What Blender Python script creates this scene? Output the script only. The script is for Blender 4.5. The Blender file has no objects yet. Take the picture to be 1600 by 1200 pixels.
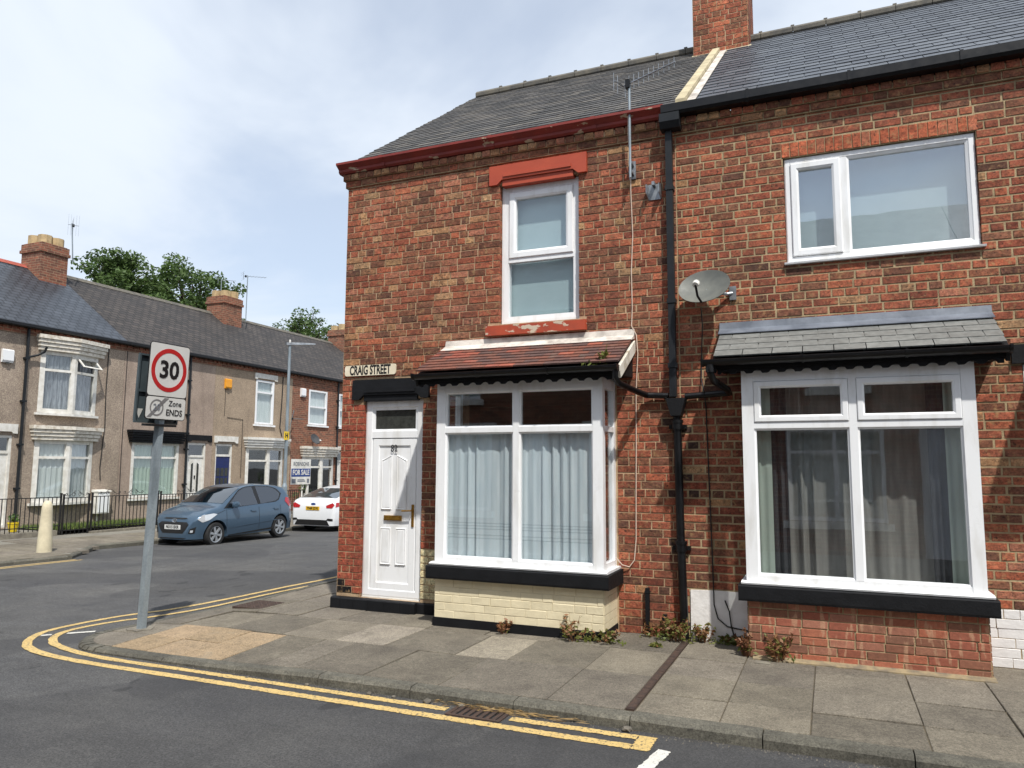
import bpy, bmesh, math, random
from mathutils import Vector, Matrix, Quaternion
R = math.radians
rng = random.Random(82)
scene = bpy.context.scene
col = scene.collection

# ------------------------------------------------------------------ camera, sky, sun, exposure
CAM = Vector((5.602, -7.80, 1.70))
cr = Vector((0.92139949, 0.38858304, 0.00511821))
cu = Vector((0.03766328, -0.10239917, 0.99403012))
cf = Vector((-0.38678734, 0.91570608, 0.10898586))
cd = bpy.data.cameras.new('camera')
cd.sensor_width = 36.0
cd.lens = 1171.29 / 1600 * 36
cd.clip_start = 0.05
cd.clip_end = 2000
cam = bpy.data.objects.new('camera', cd)
m3 = Matrix((cr, cu, -cf)).transposed()
cam.matrix_world = Matrix.Translation(CAM) @ m3.to_4x4()
col.objects.link(cam)
scene.camera = cam

SUN = Vector((0.84, -1.0, 1.97)).normalized()
w = bpy.data.worlds.new('World')
scene.world = w
w.use_nodes = True
nt = w.node_tree
bg = nt.nodes['Background']
sky = nt.nodes.new('ShaderNodeTexSky')
sky.sky_type = 'NISHITA'
sky.sun_disc = False
sky.sun_elevation = math.asin(SUN.z)
sky.sun_rotation = math.atan2(SUN.x, SUN.y)
sky.air_density = 1.0
sky.dust_density = 1.5
sky.ozone_density = 1.5
tc = nt.nodes.new('ShaderNodeTexCoord')
sep = nt.nodes.new('ShaderNodeSeparateXYZ')
nt.links.new(tc.outputs['Generated'], sep.inputs[0])
mz = nt.nodes.new('ShaderNodeMath'); mz.operation = 'MAXIMUM'; mz.inputs[1].default_value = 0.06
nt.links.new(sep.outputs[2], mz.inputs[0])
az = nt.nodes.new('ShaderNodeMath'); az.operation = 'ADD'; az.inputs[1].default_value = 0.18
nt.links.new(mz.outputs[0], az.inputs[0])
dx = nt.nodes.new('ShaderNodeMath'); dx.operation = 'DIVIDE'
dy = nt.nodes.new('ShaderNodeMath'); dy.operation = 'DIVIDE'
nt.links.new(sep.outputs[0], dx.inputs[0]); nt.links.new(az.outputs[0], dx.inputs[1])
nt.links.new(sep.outputs[1], dy.inputs[0]); nt.links.new(az.outputs[0], dy.inputs[1])
cmb = nt.nodes.new('ShaderNodeCombineXYZ')
nt.links.new(dx.outputs[0], cmb.inputs[0]); nt.links.new(dy.outputs[0], cmb.inputs[1])
n1 = nt.nodes.new('ShaderNodeTexNoise'); n1.inputs['Scale'].default_value = 0.9
n1.inputs['Detail'].default_value = 6; n1.inputs['Roughness'].default_value = 0.52; n1.inputs['Distortion'].default_value = 0.5
nt.links.new(cmb.outputs[0], n1.inputs['Vector'])
rmp = nt.nodes.new('ShaderNodeMapRange')
rmp.inputs['From Min'].default_value = 0.38; rmp.inputs['From Max'].default_value = 0.62
rmp.inputs['To Min'].default_value = 0.52; rmp.inputs['To Max'].default_value = 1.0
rmp.interpolation_type = 'SMOOTHSTEP'
nt.links.new(n1.outputs['Fac'], rmp.inputs['Value'])
mixc = nt.nodes.new('ShaderNodeMixRGB')
mixc.inputs['Color2'].default_value = (5.0, 5.45, 6.05, 1)
nt.links.new(rmp.outputs[0], mixc.inputs['Fac'])
nt.links.new(sky.outputs[0], mixc.inputs['Color1'])
nt.links.new(mixc.outputs[0], bg.inputs['Color'])
bg.inputs['Strength'].default_value = 0.10

sd = bpy.data.lights.new('sun', 'SUN')
sd.energy = 3.0
sd.angle = R(1.2)
sd.color = (1.0, 0.965, 0.905)
sun = bpy.data.objects.new('sun', sd)
sun.rotation_euler = SUN.to_track_quat('Z', 'Y').to_euler()
sun.location = (10, -20, 30)
col.objects.link(sun)

vs = scene.view_settings
vs.view_transform = 'Standard'
try: vs.look = 'None'
except Exception: pass
vs.exposure = 0.8
vs.gamma = 1.0
vs.use_curve_mapping = False
scene.cycles.use_denoising = True
scene.cycles.max_bounces = 8
scene.cycles.transparent_max_bounces = 12

# ------------------------------------------------------------------ helpers
def lin(c):
    return tuple(((v / 255) / 12.92 if v / 255 <= 0.04045 else ((v / 255 + 0.055) / 1.055) ** 2.4) for v in c)

def nodes_of(name):
    m = bpy.data.materials.new(name); m.use_nodes = True
    t = m.node_tree; b = t.nodes['Principled BSDF']
    return m, t, b

def pos(t, obj=False):
    if obj:
        n = t.nodes.new('ShaderNodeTexCoord'); return n.outputs['Object']
    n = t.nodes.new('ShaderNodeNewGeometry'); return n.outputs['Position']

def noise(t, vec, scale, detail=4, rough=0.6, stretch=None):
    n = t.nodes.new('ShaderNodeTexNoise'); n.inputs['Scale'].default_value = scale
    n.inputs['Detail'].default_value = detail; n.inputs['Roughness'].default_value = rough
    if stretch:
        mp = t.nodes.new('ShaderNodeMapping'); mp.inputs['Scale'].default_value = stretch
        t.links.new(vec, mp.inputs['Vector']); vec = mp.outputs[0]
    t.links.new(vec, n.inputs['Vector'])
    return n.outputs['Fac']

def ramp(t, fac, a, b, lo=0.0, hi=1.0):
    n = t.nodes.new('ShaderNodeMapRange'); n.inputs['From Min'].default_value = a; n.inputs['From Max'].default_value = b
    n.inputs['To Min'].default_value = lo; n.inputs['To Max'].default_value = hi
    t.links.new(fac, n.inputs['Value']); return n.outputs[0]

def mix(t, fac, a, b, mode='MIX'):
    n = t.nodes.new('ShaderNodeMixRGB'); n.blend_type = mode
    if isinstance(fac, (int, float)): n.inputs['Fac'].default_value = fac
    else: t.links.new(fac, n.inputs['Fac'])
    for k, v in (('Color1', a), ('Color2', b)):
        if isinstance(v, tuple): n.inputs[k].default_value = (*v[:3], 1)
        else: t.links.new(v, n.inputs[k])
    return n.outputs[0]

def bump(t, b, h, strength=0.3, dist=0.01):
    n = t.nodes.new('ShaderNodeBump'); n.inputs['Strength'].default_value = strength; n.inputs['Distance'].default_value = dist
    t.links.new(h, n.inputs['Height']); t.links.new(n.outputs[0], b.inputs['Normal'])

def pm(name, c1, c2=None, scale=8, rough=0.7, bstr=0.0, bscale=60, metallic=0.0, fine=None, spec=0.5, stretch=None, lohi=(0.35, 0.65), bdist=0.01):
    """procedural paint-like material: two tones mixed by noise, optional grain and bump"""
    m, t, b = nodes_of(name)
    p = pos(t)
    c1 = lin(c1); c2 = lin(c2) if c2 else tuple(v * 0.8 for v in c1)
    f = ramp(t, noise(t, p, scale, 5, 0.6, stretch), *lohi)
    c = mix(t, f, c1, c2)
    if fine:
        g = ramp(t, noise(t, p, fine[0], 2, 0.7), 0.3, 0.7, 1 - fine[1], 1 + fine[1])
        c = mix(t, 1.0, c, g, 'MULTIPLY')
    t.links.new(c, b.inputs['Base Color'])
    rr = ramp(t, noise(t, p, scale * 2.3, 3), 0.3, 0.7, max(0.02, rough - 0.08), min(1, rough + 0.08))
    t.links.new(rr, b.inputs['Roughness'])
    b.inputs['Metallic'].default_value = metallic
    b.inputs['Specular IOR Level'].default_value = spec
    if bstr: bump(t, b, noise(t, p, bscale, 4, 0.65), bstr, bdist)
    return m

def vary(c, lo, hi, g=None):
    k = (g or rng).uniform(lo, hi); return tuple(v * k for v in c)
M = {}
def brick_mat(name, src, gloss=0.9):
    m, t, b = nodes_of(name)
    if src == 'obj':
        n = t.nodes.new('ShaderNodeObjectInfo'); c = n.outputs['Color']
    else:
        n = t.nodes.new('ShaderNodeVertexColor'); n.layer_name = 'Col'; c = n.outputs['Color']
    p = pos(t)
    blot = ramp(t, noise(t, p, 15, 4, 0.6, (1, 1, 1.5)), 0.3, 0.72, 0.62, 1.36)
    c = mix(t, 1.0, c, blot, 'MULTIPLY')
    sp = ramp(t, noise(t, p, 48, 4, 0.8), 0.38, 0.62, 0.62, 1.36)
    c = mix(t, 1.0, c, sp, 'MULTIPLY')
    hue = ramp(t, noise(t, p, 26, 3, 0.6), 0.36, 0.66, 0, 0.55)
    c = mix(t, hue, c, mix(t, 1.0, c, (1.2, 0.97, 0.82), 'MULTIPLY'))
    buff = ramp(t, noise(t, p, 15, 5, 0.7), 0.54, 0.66, 0, 0.6)
    c = mix(t, buff, c, lin((168, 136, 96)))
    soot = ramp(t, noise(t, p, 2.1, 6, 0.72), 0.48, 0.74, 0, 0.62)
    c = mix(t, soot, c, lin((62, 48, 42)))
    c = mix(t, ramp(t, noise(t, p, 0.75, 5, 0.6), 0.5, 0.7, 0, 0.34), c, lin((74, 58, 50)))
    pit = ramp(t, noise(t, p, 34, 2, 0.5), 0.63, 0.69, 0, 0.75)
    c = mix(t, pit, c, lin((48, 34, 30)))
    t.links.new(c, b.inputs['Base Color'])
    b.inputs['Roughness'].default_value = gloss
    b.inputs['Specular IOR Level'].default_value = 0.25
    bump(t, b, noise(t, p, 70, 4, 0.7), 0.55, 0.006)
    return m
M['brick_o'] = brick_mat('weathered_brick', 'obj')
def brick_band():
    m, t, b = nodes_of('banded_new_brick'); p = pos(t)
    n = t.nodes.new('ShaderNodeObjectInfo'); c = n.outputs['Color']
    wv = ramp(t, noise(t, p, 9, 2, 0.5, (2.2, 2.2, 0.5)), 0.56, 0.62, 0, 0.62)
    c = mix(t, wv, c, lin((176, 138, 110)))
    c = mix(t, 1.0, c, ramp(t, noise(t, p, 30, 4, 0.8), 0.3, 0.7, 0.75, 1.25), 'MULTIPLY')
    t.links.new(c, b.inputs['Base Color']); b.inputs['Roughness'].default_value = 0.9
    bump(t, b, noise(t, p, 70, 4, 0.7), 0.5, 0.005)
    return m
M['brick_band'] = brick_band()
M['brick_v'] = brick_mat('weathered_brick_field', 'attr')

def paint_brick(name, src):
    m, t, b = nodes_of(name)
    if src == 'obj':
        n = t.nodes.new('ShaderNodeObjectInfo'); c = n.outputs['Color']
    else:
        n = t.nodes.new('ShaderNodeVertexColor'); n.layer_name = 'Col'; c = n.outputs['Color']
    p = pos(t)
    c = mix(t, 1.0, c, ramp(t, noise(t, p, 6, 5, 0.7), 0.3, 0.7, 0.88, 1.06), 'MULTIPLY')
    c = mix(t, ramp(t, noise(t, p, 26, 4, 0.7), 0.66, 0.74, 0, 0.5), c, lin((120, 104, 82)))
    t.links.new(c, b.inputs['Base Color']); b.inputs['Roughness'].default_value = 0.6
    bump(t, b, noise(t, p, 45, 4, 0.7), 0.5, 0.006)
    return m
M['paint_o'] = paint_brick('painted_brick', 'obj')

M['mortar'] = pm('mortar', (190, 164, 132), (138, 114, 90), 5, 0.95, 0.5, 90, fine=(140, 0.2), spec=0.2)
M['mortar_g'] = pm('grey_mortar', (178, 158, 124), (138, 120, 94), 5, 0.95, 0.5, 90, fine=(140, 0.2), spec=0.2)
M['mortar_d'] = pm('pale_paint_joint', (206, 194, 164), (188, 176, 146), 7, 0.7, 0.3, 80)
M['white'] = pm('white_upvc', (228, 229, 230), (198, 196, 190), 4, 0.34, spec=0.5, lohi=(0.5, 0.82), stretch=(1.5, 1.5, 0.35))
M['white_paint'] = pm('white_gloss_paint', (222, 220, 214), (198, 194, 184), 6, 0.5, 0.15, 50)
M['patch_white'] = pm('whitewash', (232, 229, 226), (216, 212, 208), 5, 0.7, 0.5, 18)
M['old_white'] = pm('weathered_white_paint', (214, 208, 196), (160, 146, 124), 9, 0.7, 0.3, 40, lohi=(0.45, 0.75))
M['black_paint'] = pm('black_masonry_paint', (12, 13, 16), (20, 21, 24), 7, 0.65, 0.35, 60, spec=0.25)
M['black_gloss'] = pm('black_plastic', (10, 10, 12), (17, 17, 19), 5, 0.38, spec=0.35)
M['grey_plastic'] = pm('dark_grey_plastic', (30, 33, 37), (24, 27, 30), 5, 0.5, spec=0.3)
M['red_paint'] = pm('orange_red_paint', (172, 72, 44), (160, 64, 40), 5, 0.55, 0.15, 40, lohi=(0.3, 0.7))
def peel(name, c1, c2, under, amount):
    m, t, b = nodes_of(name); p = pos(t)
    c = mix(t, ramp(t, noise(t, p, 4, 4), 0.3, 0.7), lin(c1), lin(c2)); c = mix(t, ramp(t, noise(t, p, 9, 5, 0.7), 0.5, 0.75, 0, 0.35), c, lin((96, 60, 50)))
    pe = ramp(t, noise(t, p, 5.5, 5, 0.6, (0.7, 1, 1.6)), amount, amount + 0.025)
    c = mix(t, pe, c, lin(under))
    t.links.new(c, b.inputs['Base Color']); b.inputs['Roughness'].default_value = 0.6
    bump(t, b, pe, 0.4, 0.004)
    return m
M['red_gutter'] = peel('peeling_dark_red_paint', (134, 44, 34), (112, 36, 30), (176, 160, 134), 0.62)
M['red_sill'] = peel('peeling_orange_red_paint', (174, 74, 46), (162, 66, 42), (196, 180, 158), 0.54)
M['cable_w'] = pm('cream_cable', (206, 186, 170), (190, 170, 152), 9, 0.5)
M['cable_b'] = pm('black_cable', (24, 24, 25), None, 9, 0.5)
M['galv'] = pm('galvanised_steel', (150, 160, 166), (118, 128, 134), 7, 0.45, metallic=0.35, stretch=(1, 1, 0.25), fine=(60, 0.1))
M['steel'] = pm('dull_aluminium', (158, 162, 166), (128, 132, 136), 9, 0.4, metallic=0.6)
M['lead'] = pm('lead_flashing', (112, 118, 128), (82, 88, 98), 5, 0.5, 0.2, 20, lohi=(0.35, 0.7))
M['lead_white'] = pm('whitewashed_flashing', (206, 198, 188), (146, 138, 130), 6, 0.6, 0.3, 25, lohi=(0.42, 0.7))
M['cement'] = pm('cement_fillet', (190, 178, 146), (158, 146, 118), 6, 0.9, 0.4, 50)
M['cement_t'] = pm('tan_cement', (146, 130, 100), (110, 100, 84), 8, 0.95, 0.6, 30, lohi=(0.4, 0.62))
M['cement_g'] = pm('grey_cement', (134, 128, 114), (104, 98, 88), 6, 0.9, 0.4, 50)
M['gold'] = pm('brass', (178, 136, 62), (150, 112, 48), 12, 0.3, metallic=0.8)
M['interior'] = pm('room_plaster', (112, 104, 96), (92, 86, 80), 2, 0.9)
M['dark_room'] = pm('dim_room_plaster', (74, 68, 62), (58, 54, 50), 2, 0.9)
M['blind'] = pm('grey_blue_roller_blind', (168, 188, 191), (160, 180, 184), 2, 0.8)
M['blind_w'] = pm('pale_blind', (188, 194, 194), (170, 178, 178), 2, 0.8)

def cloth(name, c1, c2, transl=0.35):
    m, t, b = nodes_of(name); p = pos(t)
    c = mix(t, ramp(t, noise(t, p, 6, 3, 0.5, (3, 3, 0.4)), 0.3, 0.7), lin(c1), lin(c2))
    t.links.new(c, b.inputs['Base Color']); b.inputs['Roughness'].default_value = 0.9
    tr = t.nodes.new('ShaderNodeBsdfTranslucent'); t.links.new(c, tr.inputs['Color'])
    ms = t.nodes.new('ShaderNodeMixShader'); ms.inputs[0].default_value = transl
    t.links.new(b.outputs[0], ms.inputs[1]); t.links.new(tr.outputs[0], ms.inputs[2])
    t.links.new(ms.outputs[0], t.nodes['Material Output'].inputs['Surface'])
    return m
def net_cloth():
    m = cloth('pale_blue_net_curtain', (228, 236, 240), (210, 222, 228), 0.2); t = m.node_tree; b = t.nodes['Principled BSDF']
    src = b.inputs['Base Color'].links[0].from_socket; sz = t.nodes.new('ShaderNodeSeparateXYZ'); t.links.new(pos(t), sz.inputs[0])
    f = None
    for z in (0.93, 0.965, 1.03, 1.06, 1.09):
        d = t.nodes.new('ShaderNodeMath'); d.operation = 'COMPARE'; d.inputs[1].default_value = z; d.inputs[2].default_value = 0.006
        t.links.new(sz.outputs[2], d.inputs[0])
        if f is None: f = d.outputs[0]
        else:
            a = t.nodes.new('ShaderNodeMath'); a.operation = 'MAXIMUM'; t.links.new(f, a.inputs[0]); t.links.new(d.outputs[0], a.inputs[1]); f = a.outputs[0]
    c = mix(t, f, src, mix(t, 1.0, src, (0.72, 0.76, 0.78), 'MULTIPLY')); t.links.new(c, b.inputs['Base Color'])
    return m
M['net'] = net_cloth()
M['net_plain'] = cloth('pale_blue_net_curtain', (206, 228, 232), (190, 216, 222), 0.25)
M['taupe'] = cloth('taupe_curtain', (146, 143, 138), (122, 119, 115), 0.2)
M['charcoal_cloth'] = cloth('charcoal_curtain', (62, 62, 66), (52, 52, 56), 0.1)
M['mint'] = cloth('pale_mint_lining', (196, 208, 196), (182, 194, 182), 0.35)
M['white_net'] = cloth('white_net_curtain', (234, 238, 236), (216, 224, 222), 0.25)
M['green_net'] = cloth('pale_green_blind', (216, 232, 218), (204, 222, 208), 0.25)
M['stripe'] = cloth('grey_vertical_blind', (168, 172, 178), (60, 62, 68), 0.2)

def glass_mat(name, base_refl=0.09, tint=(0.96, 0.975, 0.975)):
    m = bpy.data.materials.new(name); m.use_nodes = True; t = m.node_tree
    t.nodes.remove(t.nodes['Principled BSDF'])
    tr = t.nodes.new('ShaderNodeBsdfTransparent'); tr.inputs[0].default_value = (*tint, 1)
    gl = t.nodes.new('ShaderNodeBsdfGlossy'); gl.inputs['Roughness'].default_value = 0.012
    gl.inputs['Color'].default_value = (0.95, 0.97, 1, 1)
    p = pos(t)
    bn = t.nodes.new('ShaderNodeBump'); bn.inputs['Strength'].default_value = 0.03; bn.inputs['Distance'].default_value = 0.02
    t.links.new(noise(t, p, 1.6, 2), bn.inputs['Height']); t.links.new(bn.outputs[0], gl.inputs['Normal'])
    fr = t.nodes.new('ShaderNodeLayerWeight'); fr.inputs['Blend'].default_value = 0.5
    pw = t.nodes.new('ShaderNodeMath'); pw.operation = 'POWER'; pw.inputs[1].default_value = 4.0
    t.links.new(fr.outputs['Facing'], pw.inputs[0])
    f = ramp(t, pw.outputs[0], 0.0, 1.0, base_refl, 1.0)
    ms = t.nodes.new('ShaderNodeMixShader'); t.links.new(f, ms.inputs[0])
    t.links.new(tr.outputs[0], ms.inputs[1]); t.links.new(gl.outputs[0], ms.inputs[2])
    t.links.new(ms.outputs[0], t.nodes['Material Output'].inputs['Surface'])
    return m
M['glass'] = glass_mat('window_glass', 0.085)
M['glass_m'] = glass_mat('reflective_double_glazing', 0.2)
def obscure():
    m, t, b = nodes_of('obscured_fanlight_glass'); p = pos(t)
    c = mix(t, ramp(t, noise(t, p, 22, 4, 0.7), 0.3, 0.7), lin((42, 44, 42)), lin((66, 68, 64)))
    t.links.new(c, b.inputs['Base Color']); b.inputs['Roughness'].default_value = 0.15
    bump(t, b, noise(t, p, 40, 3), 0.35, 0.004)
    return m
M['obscure'] = obscure()

def slate_mat(name, src, rough, extra_moss=0.0):
    m, t, b = nodes_of(name); p = pos(t)
    if src == 'obj':
        n = t.nodes.new('ShaderNodeObjectInfo'); c = n.outputs['Color']
    else:
        n = t.nodes.new('ShaderNodeVertexColor'); n.layer_name = 'Col'; c = n.outputs['Color']
    c = mix(t, 1.0, c, ramp(t, noise(t, p, 14, 5, 0.65), 0.3, 0.7, 0.75, 1.25), 'MULTIPLY')
    if extra_moss: c = mix(t, ramp(t, noise(t, p, 5, 6, 0.75), 0.56, 0.72, 0, extra_moss), c, lin((150, 142, 122)))
    t.links.new(c, b.inputs['Base Color']); b.inputs['Roughness'].default_value = rough
    bump(t, b, noise(t, p, 40, 4, 0.6), 0.35, 0.004)
    return m
M['slate_o'] = slate_mat('old_slate', 'obj', 0.75, 0.16)
M['slate_v'] = slate_mat('old_slate_field', 'attr', 0.75, 0.16)
M['slate2_o'] = slate_mat('smooth_slate', 'obj', 0.42)
M['slate2_v'] = slate_mat('smooth_slate_field', 'attr', 0.42)
M['tile_o'] = slate_mat('clay_tile', 'obj', 0.8, 0.18)
M['roof_core'] = pm('roof_underlay', (44, 44, 45), None, 4, 0.9)
M['ridge'] = pm('ridge_tile', (76, 74, 70), (104, 98, 86), 6, 0.8, 0.3, 30)

def band_roof(name, c1, c2, gauge, width, rough):
    """far roofs: courses too small to pick apart, as fine relief"""
    m, t, b = nodes_of(name)
    tcn = t.nodes.new('ShaderNodeTexCoord')
    br = t.nodes.new('ShaderNodeTexBrick'); br.inputs['Scale'].default_value = 1.0
    br.inputs['Brick Width'].default_value = width; br.inputs['Row Height'].default_value = gauge
    br.inputs['Mortar Size'].default_value = 0.022; br.inputs['Color1'].default_value = (*lin(c1), 1)
    br.inputs['Color2'].default_value = (*lin(c2), 1); br.inputs['Mortar'].default_value = (*[v * 0.3 for v in lin(c2)], 1)
    t.links.new(tcn.outputs['UV'], br.inputs['Vector'])
    p = pos(t)
    c = mix(t, 1.0, br.outputs['Color'], ramp(t, noise(t, p, 1.3, 6, 0.7), 0.3, 0.7, 0.7, 1.35), 'MULTIPLY')
    c = mix(t, 1.0, c, ramp(t, noise(t, p, 14, 4, 0.7), 0.3, 0.7, 0.75, 1.3), 'MULTIPLY')
    t.links.new(c, b.inputs['Base Color']); b.inputs['Roughness'].default_value = rough
    bump(t, b, br.outputs['Fac'], -0.6, 0.02)
    return m
M['roof_new'] = band_roof('new_blue_slate_roof', (62, 66, 72), (53, 57, 63), 0.2, 0.3, 0.4)
M['roof_old'] = band_roof('old_brown_slate_roof', (68, 62, 58), (48, 45, 44), 0.19, 0.3, 0.75)

def pebble(name, c1, c2, c3):
    m, t, b = nodes_of(name); p = pos(t)
    v = t.nodes.new('ShaderNodeTexVoronoi'); v.inputs['Scale'].default_value = 75
    t.links.new(p, v.inputs['Vector'])
    hs = t.nodes.new('ShaderNodeSeparateColor'); t.links.new(v.outputs['Color'], hs.inputs[0])
    c = mix(t, hs.outputs[0], lin(c1), lin(c2))
    c = mix(t, ramp(t, hs.outputs[1], 0.7, 0.8), c, lin(c3))
    c = mix(t, 1.0, c, ramp(t, noise(t, p, 0.9, 5, 0.65), 0.3, 0.7, 0.78, 1.14), 'MULTIPLY')
    c = mix(t, ramp(t, noise(t, p, 2.2, 5, 0.7, (1, 1, 0.14)), 0.52, 0.72, 0, 0.42), c, lin((92, 78, 68)))
    t.links.new(c, b.inputs['Base Color']); b.inputs['Roughness'].default_value = 0.95; b.inputs['Specular IOR Level'].default_value = 0.2
    bump(t, b, v.outputs['Distance'], -0.6, 0.012)
    return m
M['peb_a'] = pebble('brown_pebbledash', (156, 141, 127), (128, 114, 103), (178, 164, 145))
M['peb_b'] = pebble('pinkish_pebbledash', (160, 143, 130), (146, 129, 117), (174, 158, 142))
M['peb_c'] = pebble('buff_pebbledash', (160, 143, 124), (138, 122, 106), (178, 160, 137))

def tex_brick(name, c1, c2, mort, w=0.235, h=0.0817):
    m, t, b = nodes_of(name)
    tcn = t.nodes.new('ShaderNodeTexCoord')
    br = t.nodes.new('ShaderNodeTexBrick'); br.inputs['Scale'].default_value = 1.0
    br.inputs['Brick Width'].default_value = w; br.inputs['Row Height'].default_value = h; br.inputs['Mortar Size'].default_value = 0.008
    br.inputs['Bias'].default_value = 0.0
    br.inputs['Color1'].default_value = (*lin(c1), 1); br.inputs['Color2'].default_value = (*lin(c2), 1); br.inputs['Mortar'].default_value = (*lin(mort), 1)
    t.links.new(tcn.outputs['UV'], br.inputs['Vector'])
    p = pos(t)
    c = mix(t, 1.0, br.outputs['Color'], ramp(t, noise(t, p, 7, 5, 0.7), 0.3, 0.7, 0.65, 1.35), 'MULTIPLY')
    t.links.new(c, b.inputs['Base Color']); b.inputs['Roughness'].default_value = 0.92
    bump(t, b, br.outputs['Fac'], -0.5, 0.01)
    return m
M['brick_far'] = tex_brick('far_brickwork', (136, 82, 62), (98, 64, 52), (140, 118, 94))
M['brick_side'] = tex_brick('plain_brickwork', (150, 84, 62), (112, 68, 54), (164, 140, 112))

# ---- mesh builder working in a facade frame: (u along the wall, d outwards, z up)
def F_main(u, d, z): return (u, -d, z)
XT = -15.0
def F_far(u, d, z): return (XT + d, u, z)
YO = -9.4
def F_opp(u, d, z): return (-u, YO + d, z)
def F_world(x, y, z): return (x, y, z)

ORG = {}
class MB:
    def __init__(self, fr=F_world):
        self.v = []; self.f = []; self.fr = fr; self.c = []; self.uv = {}
    def add(self, pts, faces, color=None):
        o = len(self.v)
        self.v += [self.fr(*p) for p in pts]
        for f in faces:
            self.f.append([o + i for i in f])
            self.c.append(color)
    def box(self, u0, u1, d0, d1, z0, z1, color=None):
        self.add([(u0, d0, z0), (u1, d0, z0), (u1, d1, z0), (u0, d1, z0), (u0, d0, z1), (u1, d0, z1), (u1, d1, z1), (u0, d1, z1)],
                 [(0, 1, 2, 3), (4, 5, 6, 7), (0, 1, 5, 4), (1, 2, 6, 5), (2, 3, 7, 6), (3, 0, 4, 7)], color)
    def prism_u(self, u0, u1, prof):      # profile of (d,z) pushed along u
        n = len(prof)
        self.add([(u0, d, z) for d, z in prof] + [(u1, d, z) for d, z in prof],
                 [tuple(range(n)), tuple(range(n, 2 * n))] + [(i, (i + 1) % n, n + (i + 1) % n, n + i) for i in range(n)])
    def prism_d(self, d0, d1, prof):      # profile of (u,z) pushed along d
        n = len(prof)
        self.add([(u, d0, z) for u, z in prof] + [(u, d1, z) for u, z in prof],
                 [tuple(range(n)), tuple(range(n, 2 * n))] + [(i, (i + 1) % n, n + (i + 1) % n, n + i) for i in range(n)])
    def prism_z(self, z0, z1, prof):      # outline of (u,d) pushed along z
        n = len(prof)
        self.add([(u, d, z0) for u, d in prof] + [(u, d, z1) for u, d in prof],
                 [tuple(range(n)), tuple(range(n, 2 * n))] + [(i, (i + 1) % n, n + (i + 1) % n, n + i) for i in range(n)])
    def ring(self, u0, u1, z0, z1, prof): # mitred frame; profile of (inset, d), closed
        loops = [[(u0 + i, d, z0 + i), (u1 - i, d, z0 + i), (u1 - i, d, z1 - i), (u0 + i, d, z1 - i)] for i, d in prof]
        pts = [p for l in loops for p in l]; n = len(prof); fs = []
        for k in range(n):
            a = 4 * k; b = 4 * ((k + 1) % n)
            for j in range(4): fs.append((a + j, a + (j + 1) % 4, b + (j + 1) % 4, b + j))
        self.add(pts, fs)
    def tube(self, path, r, n=8, r1=None, caps=True):
        P = [Vector(self.fr(*p)) for p in path]; o = len(self.v); prev = None
        for i, p in enumerate(P):
            t = (P[min(i + 1, len(P) - 1)] - P[max(i - 1, 0)]).normalized()
            a = prev if prev is not None else (Vector((0, 0, 1)) if abs(t.z) < 0.9 else Vector((1, 0, 0)))
            s = (a - t * a.dot(t)).normalized(); b = t.cross(s); prev = s
            rr = r if r1 is None else r + (r1 - r) * i / (len(P) - 1)
            for k in range(n):
                q = p + (s * math.cos(2 * math.pi * k / n) + b * math.sin(2 * math.pi * k / n)) * rr
                self.v.append(tuple(q))
        for i in range(len(P) - 1):
            for k in range(n):
                self.f.append([o + i * n + k, o + i * n + (k + 1) % n, o + (i + 1) * n + (k + 1) % n, o + (i + 1) * n + k]); self.c.append(None)
        if caps:
            self.f.append([o + k for k in range(n)]); self.c.append(None)
            self.f.append([o + (len(P) - 1) * n + k for k in range(n)]); self.c.append(None)
    def lathe(self, c, prof, n=16):       # prof (r,z) about a vertical axis through c (world frame coords u,d)
        pts = []; 
        for r, z in prof:
            for k in range(n):
                a = 2 * math.pi * k / n; pts.append((c[0] + r * math.cos(a), c[1] + r * math.sin(a), z))
        m = len(prof); fs = [(i * n + k, i * n + (k + 1) % n, (i + 1) * n + (k + 1) % n, (i + 1) * n + k) for i in range(m - 1) for k in range(n)]
        fs += [tuple(range(n)), tuple(range((m - 1) * n, m * n))]
        self.add(pts, fs)
    def mesh(self, name, origin=(0, 0, 0), smooth=False, recalc=True, uvfn=None):
        me = bpy.data.meshes.new(name)
        ox, oy, oz = origin
        me.from_pydata([(x - ox, y - oy, z - oz) for x, y, z in self.v], [], self.f)
        if recalc:
            bm = bmesh.new(); bm.from_mesh(me); bmesh.ops.recalc_face_normals(bm, faces=bm.faces); bm.to_mesh(me); bm.free()
        if any(c is not None for c in self.c):
            ca = me.color_attributes.new('Col', 'FLOAT_COLOR', 'CORNER')
            i = 0; buf = []
            for poly, c in zip(me.polygons, self.c):
                c = c or (0.5, 0.5, 0.5)
                for _ in poly.loop_indices: buf += [c[0], c[1], c[2], 1.0]
            ca.data.foreach_set('color', buf)
        if uvfn:
            uv = me.uv_layers.new(name='UVMap')
            for poly in me.polygons:
                for li in poly.loop_indices:
                    v = me.vertices[me.loops[li].vertex_index].co
                    uv.data[li].uv = uvfn(Vector((v.x + ox, v.y + oy, v.z + oz)), poly.normal)
        if smooth:
            for p in me.polygons: p.use_smooth = True
        me.update()
        return me
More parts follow.
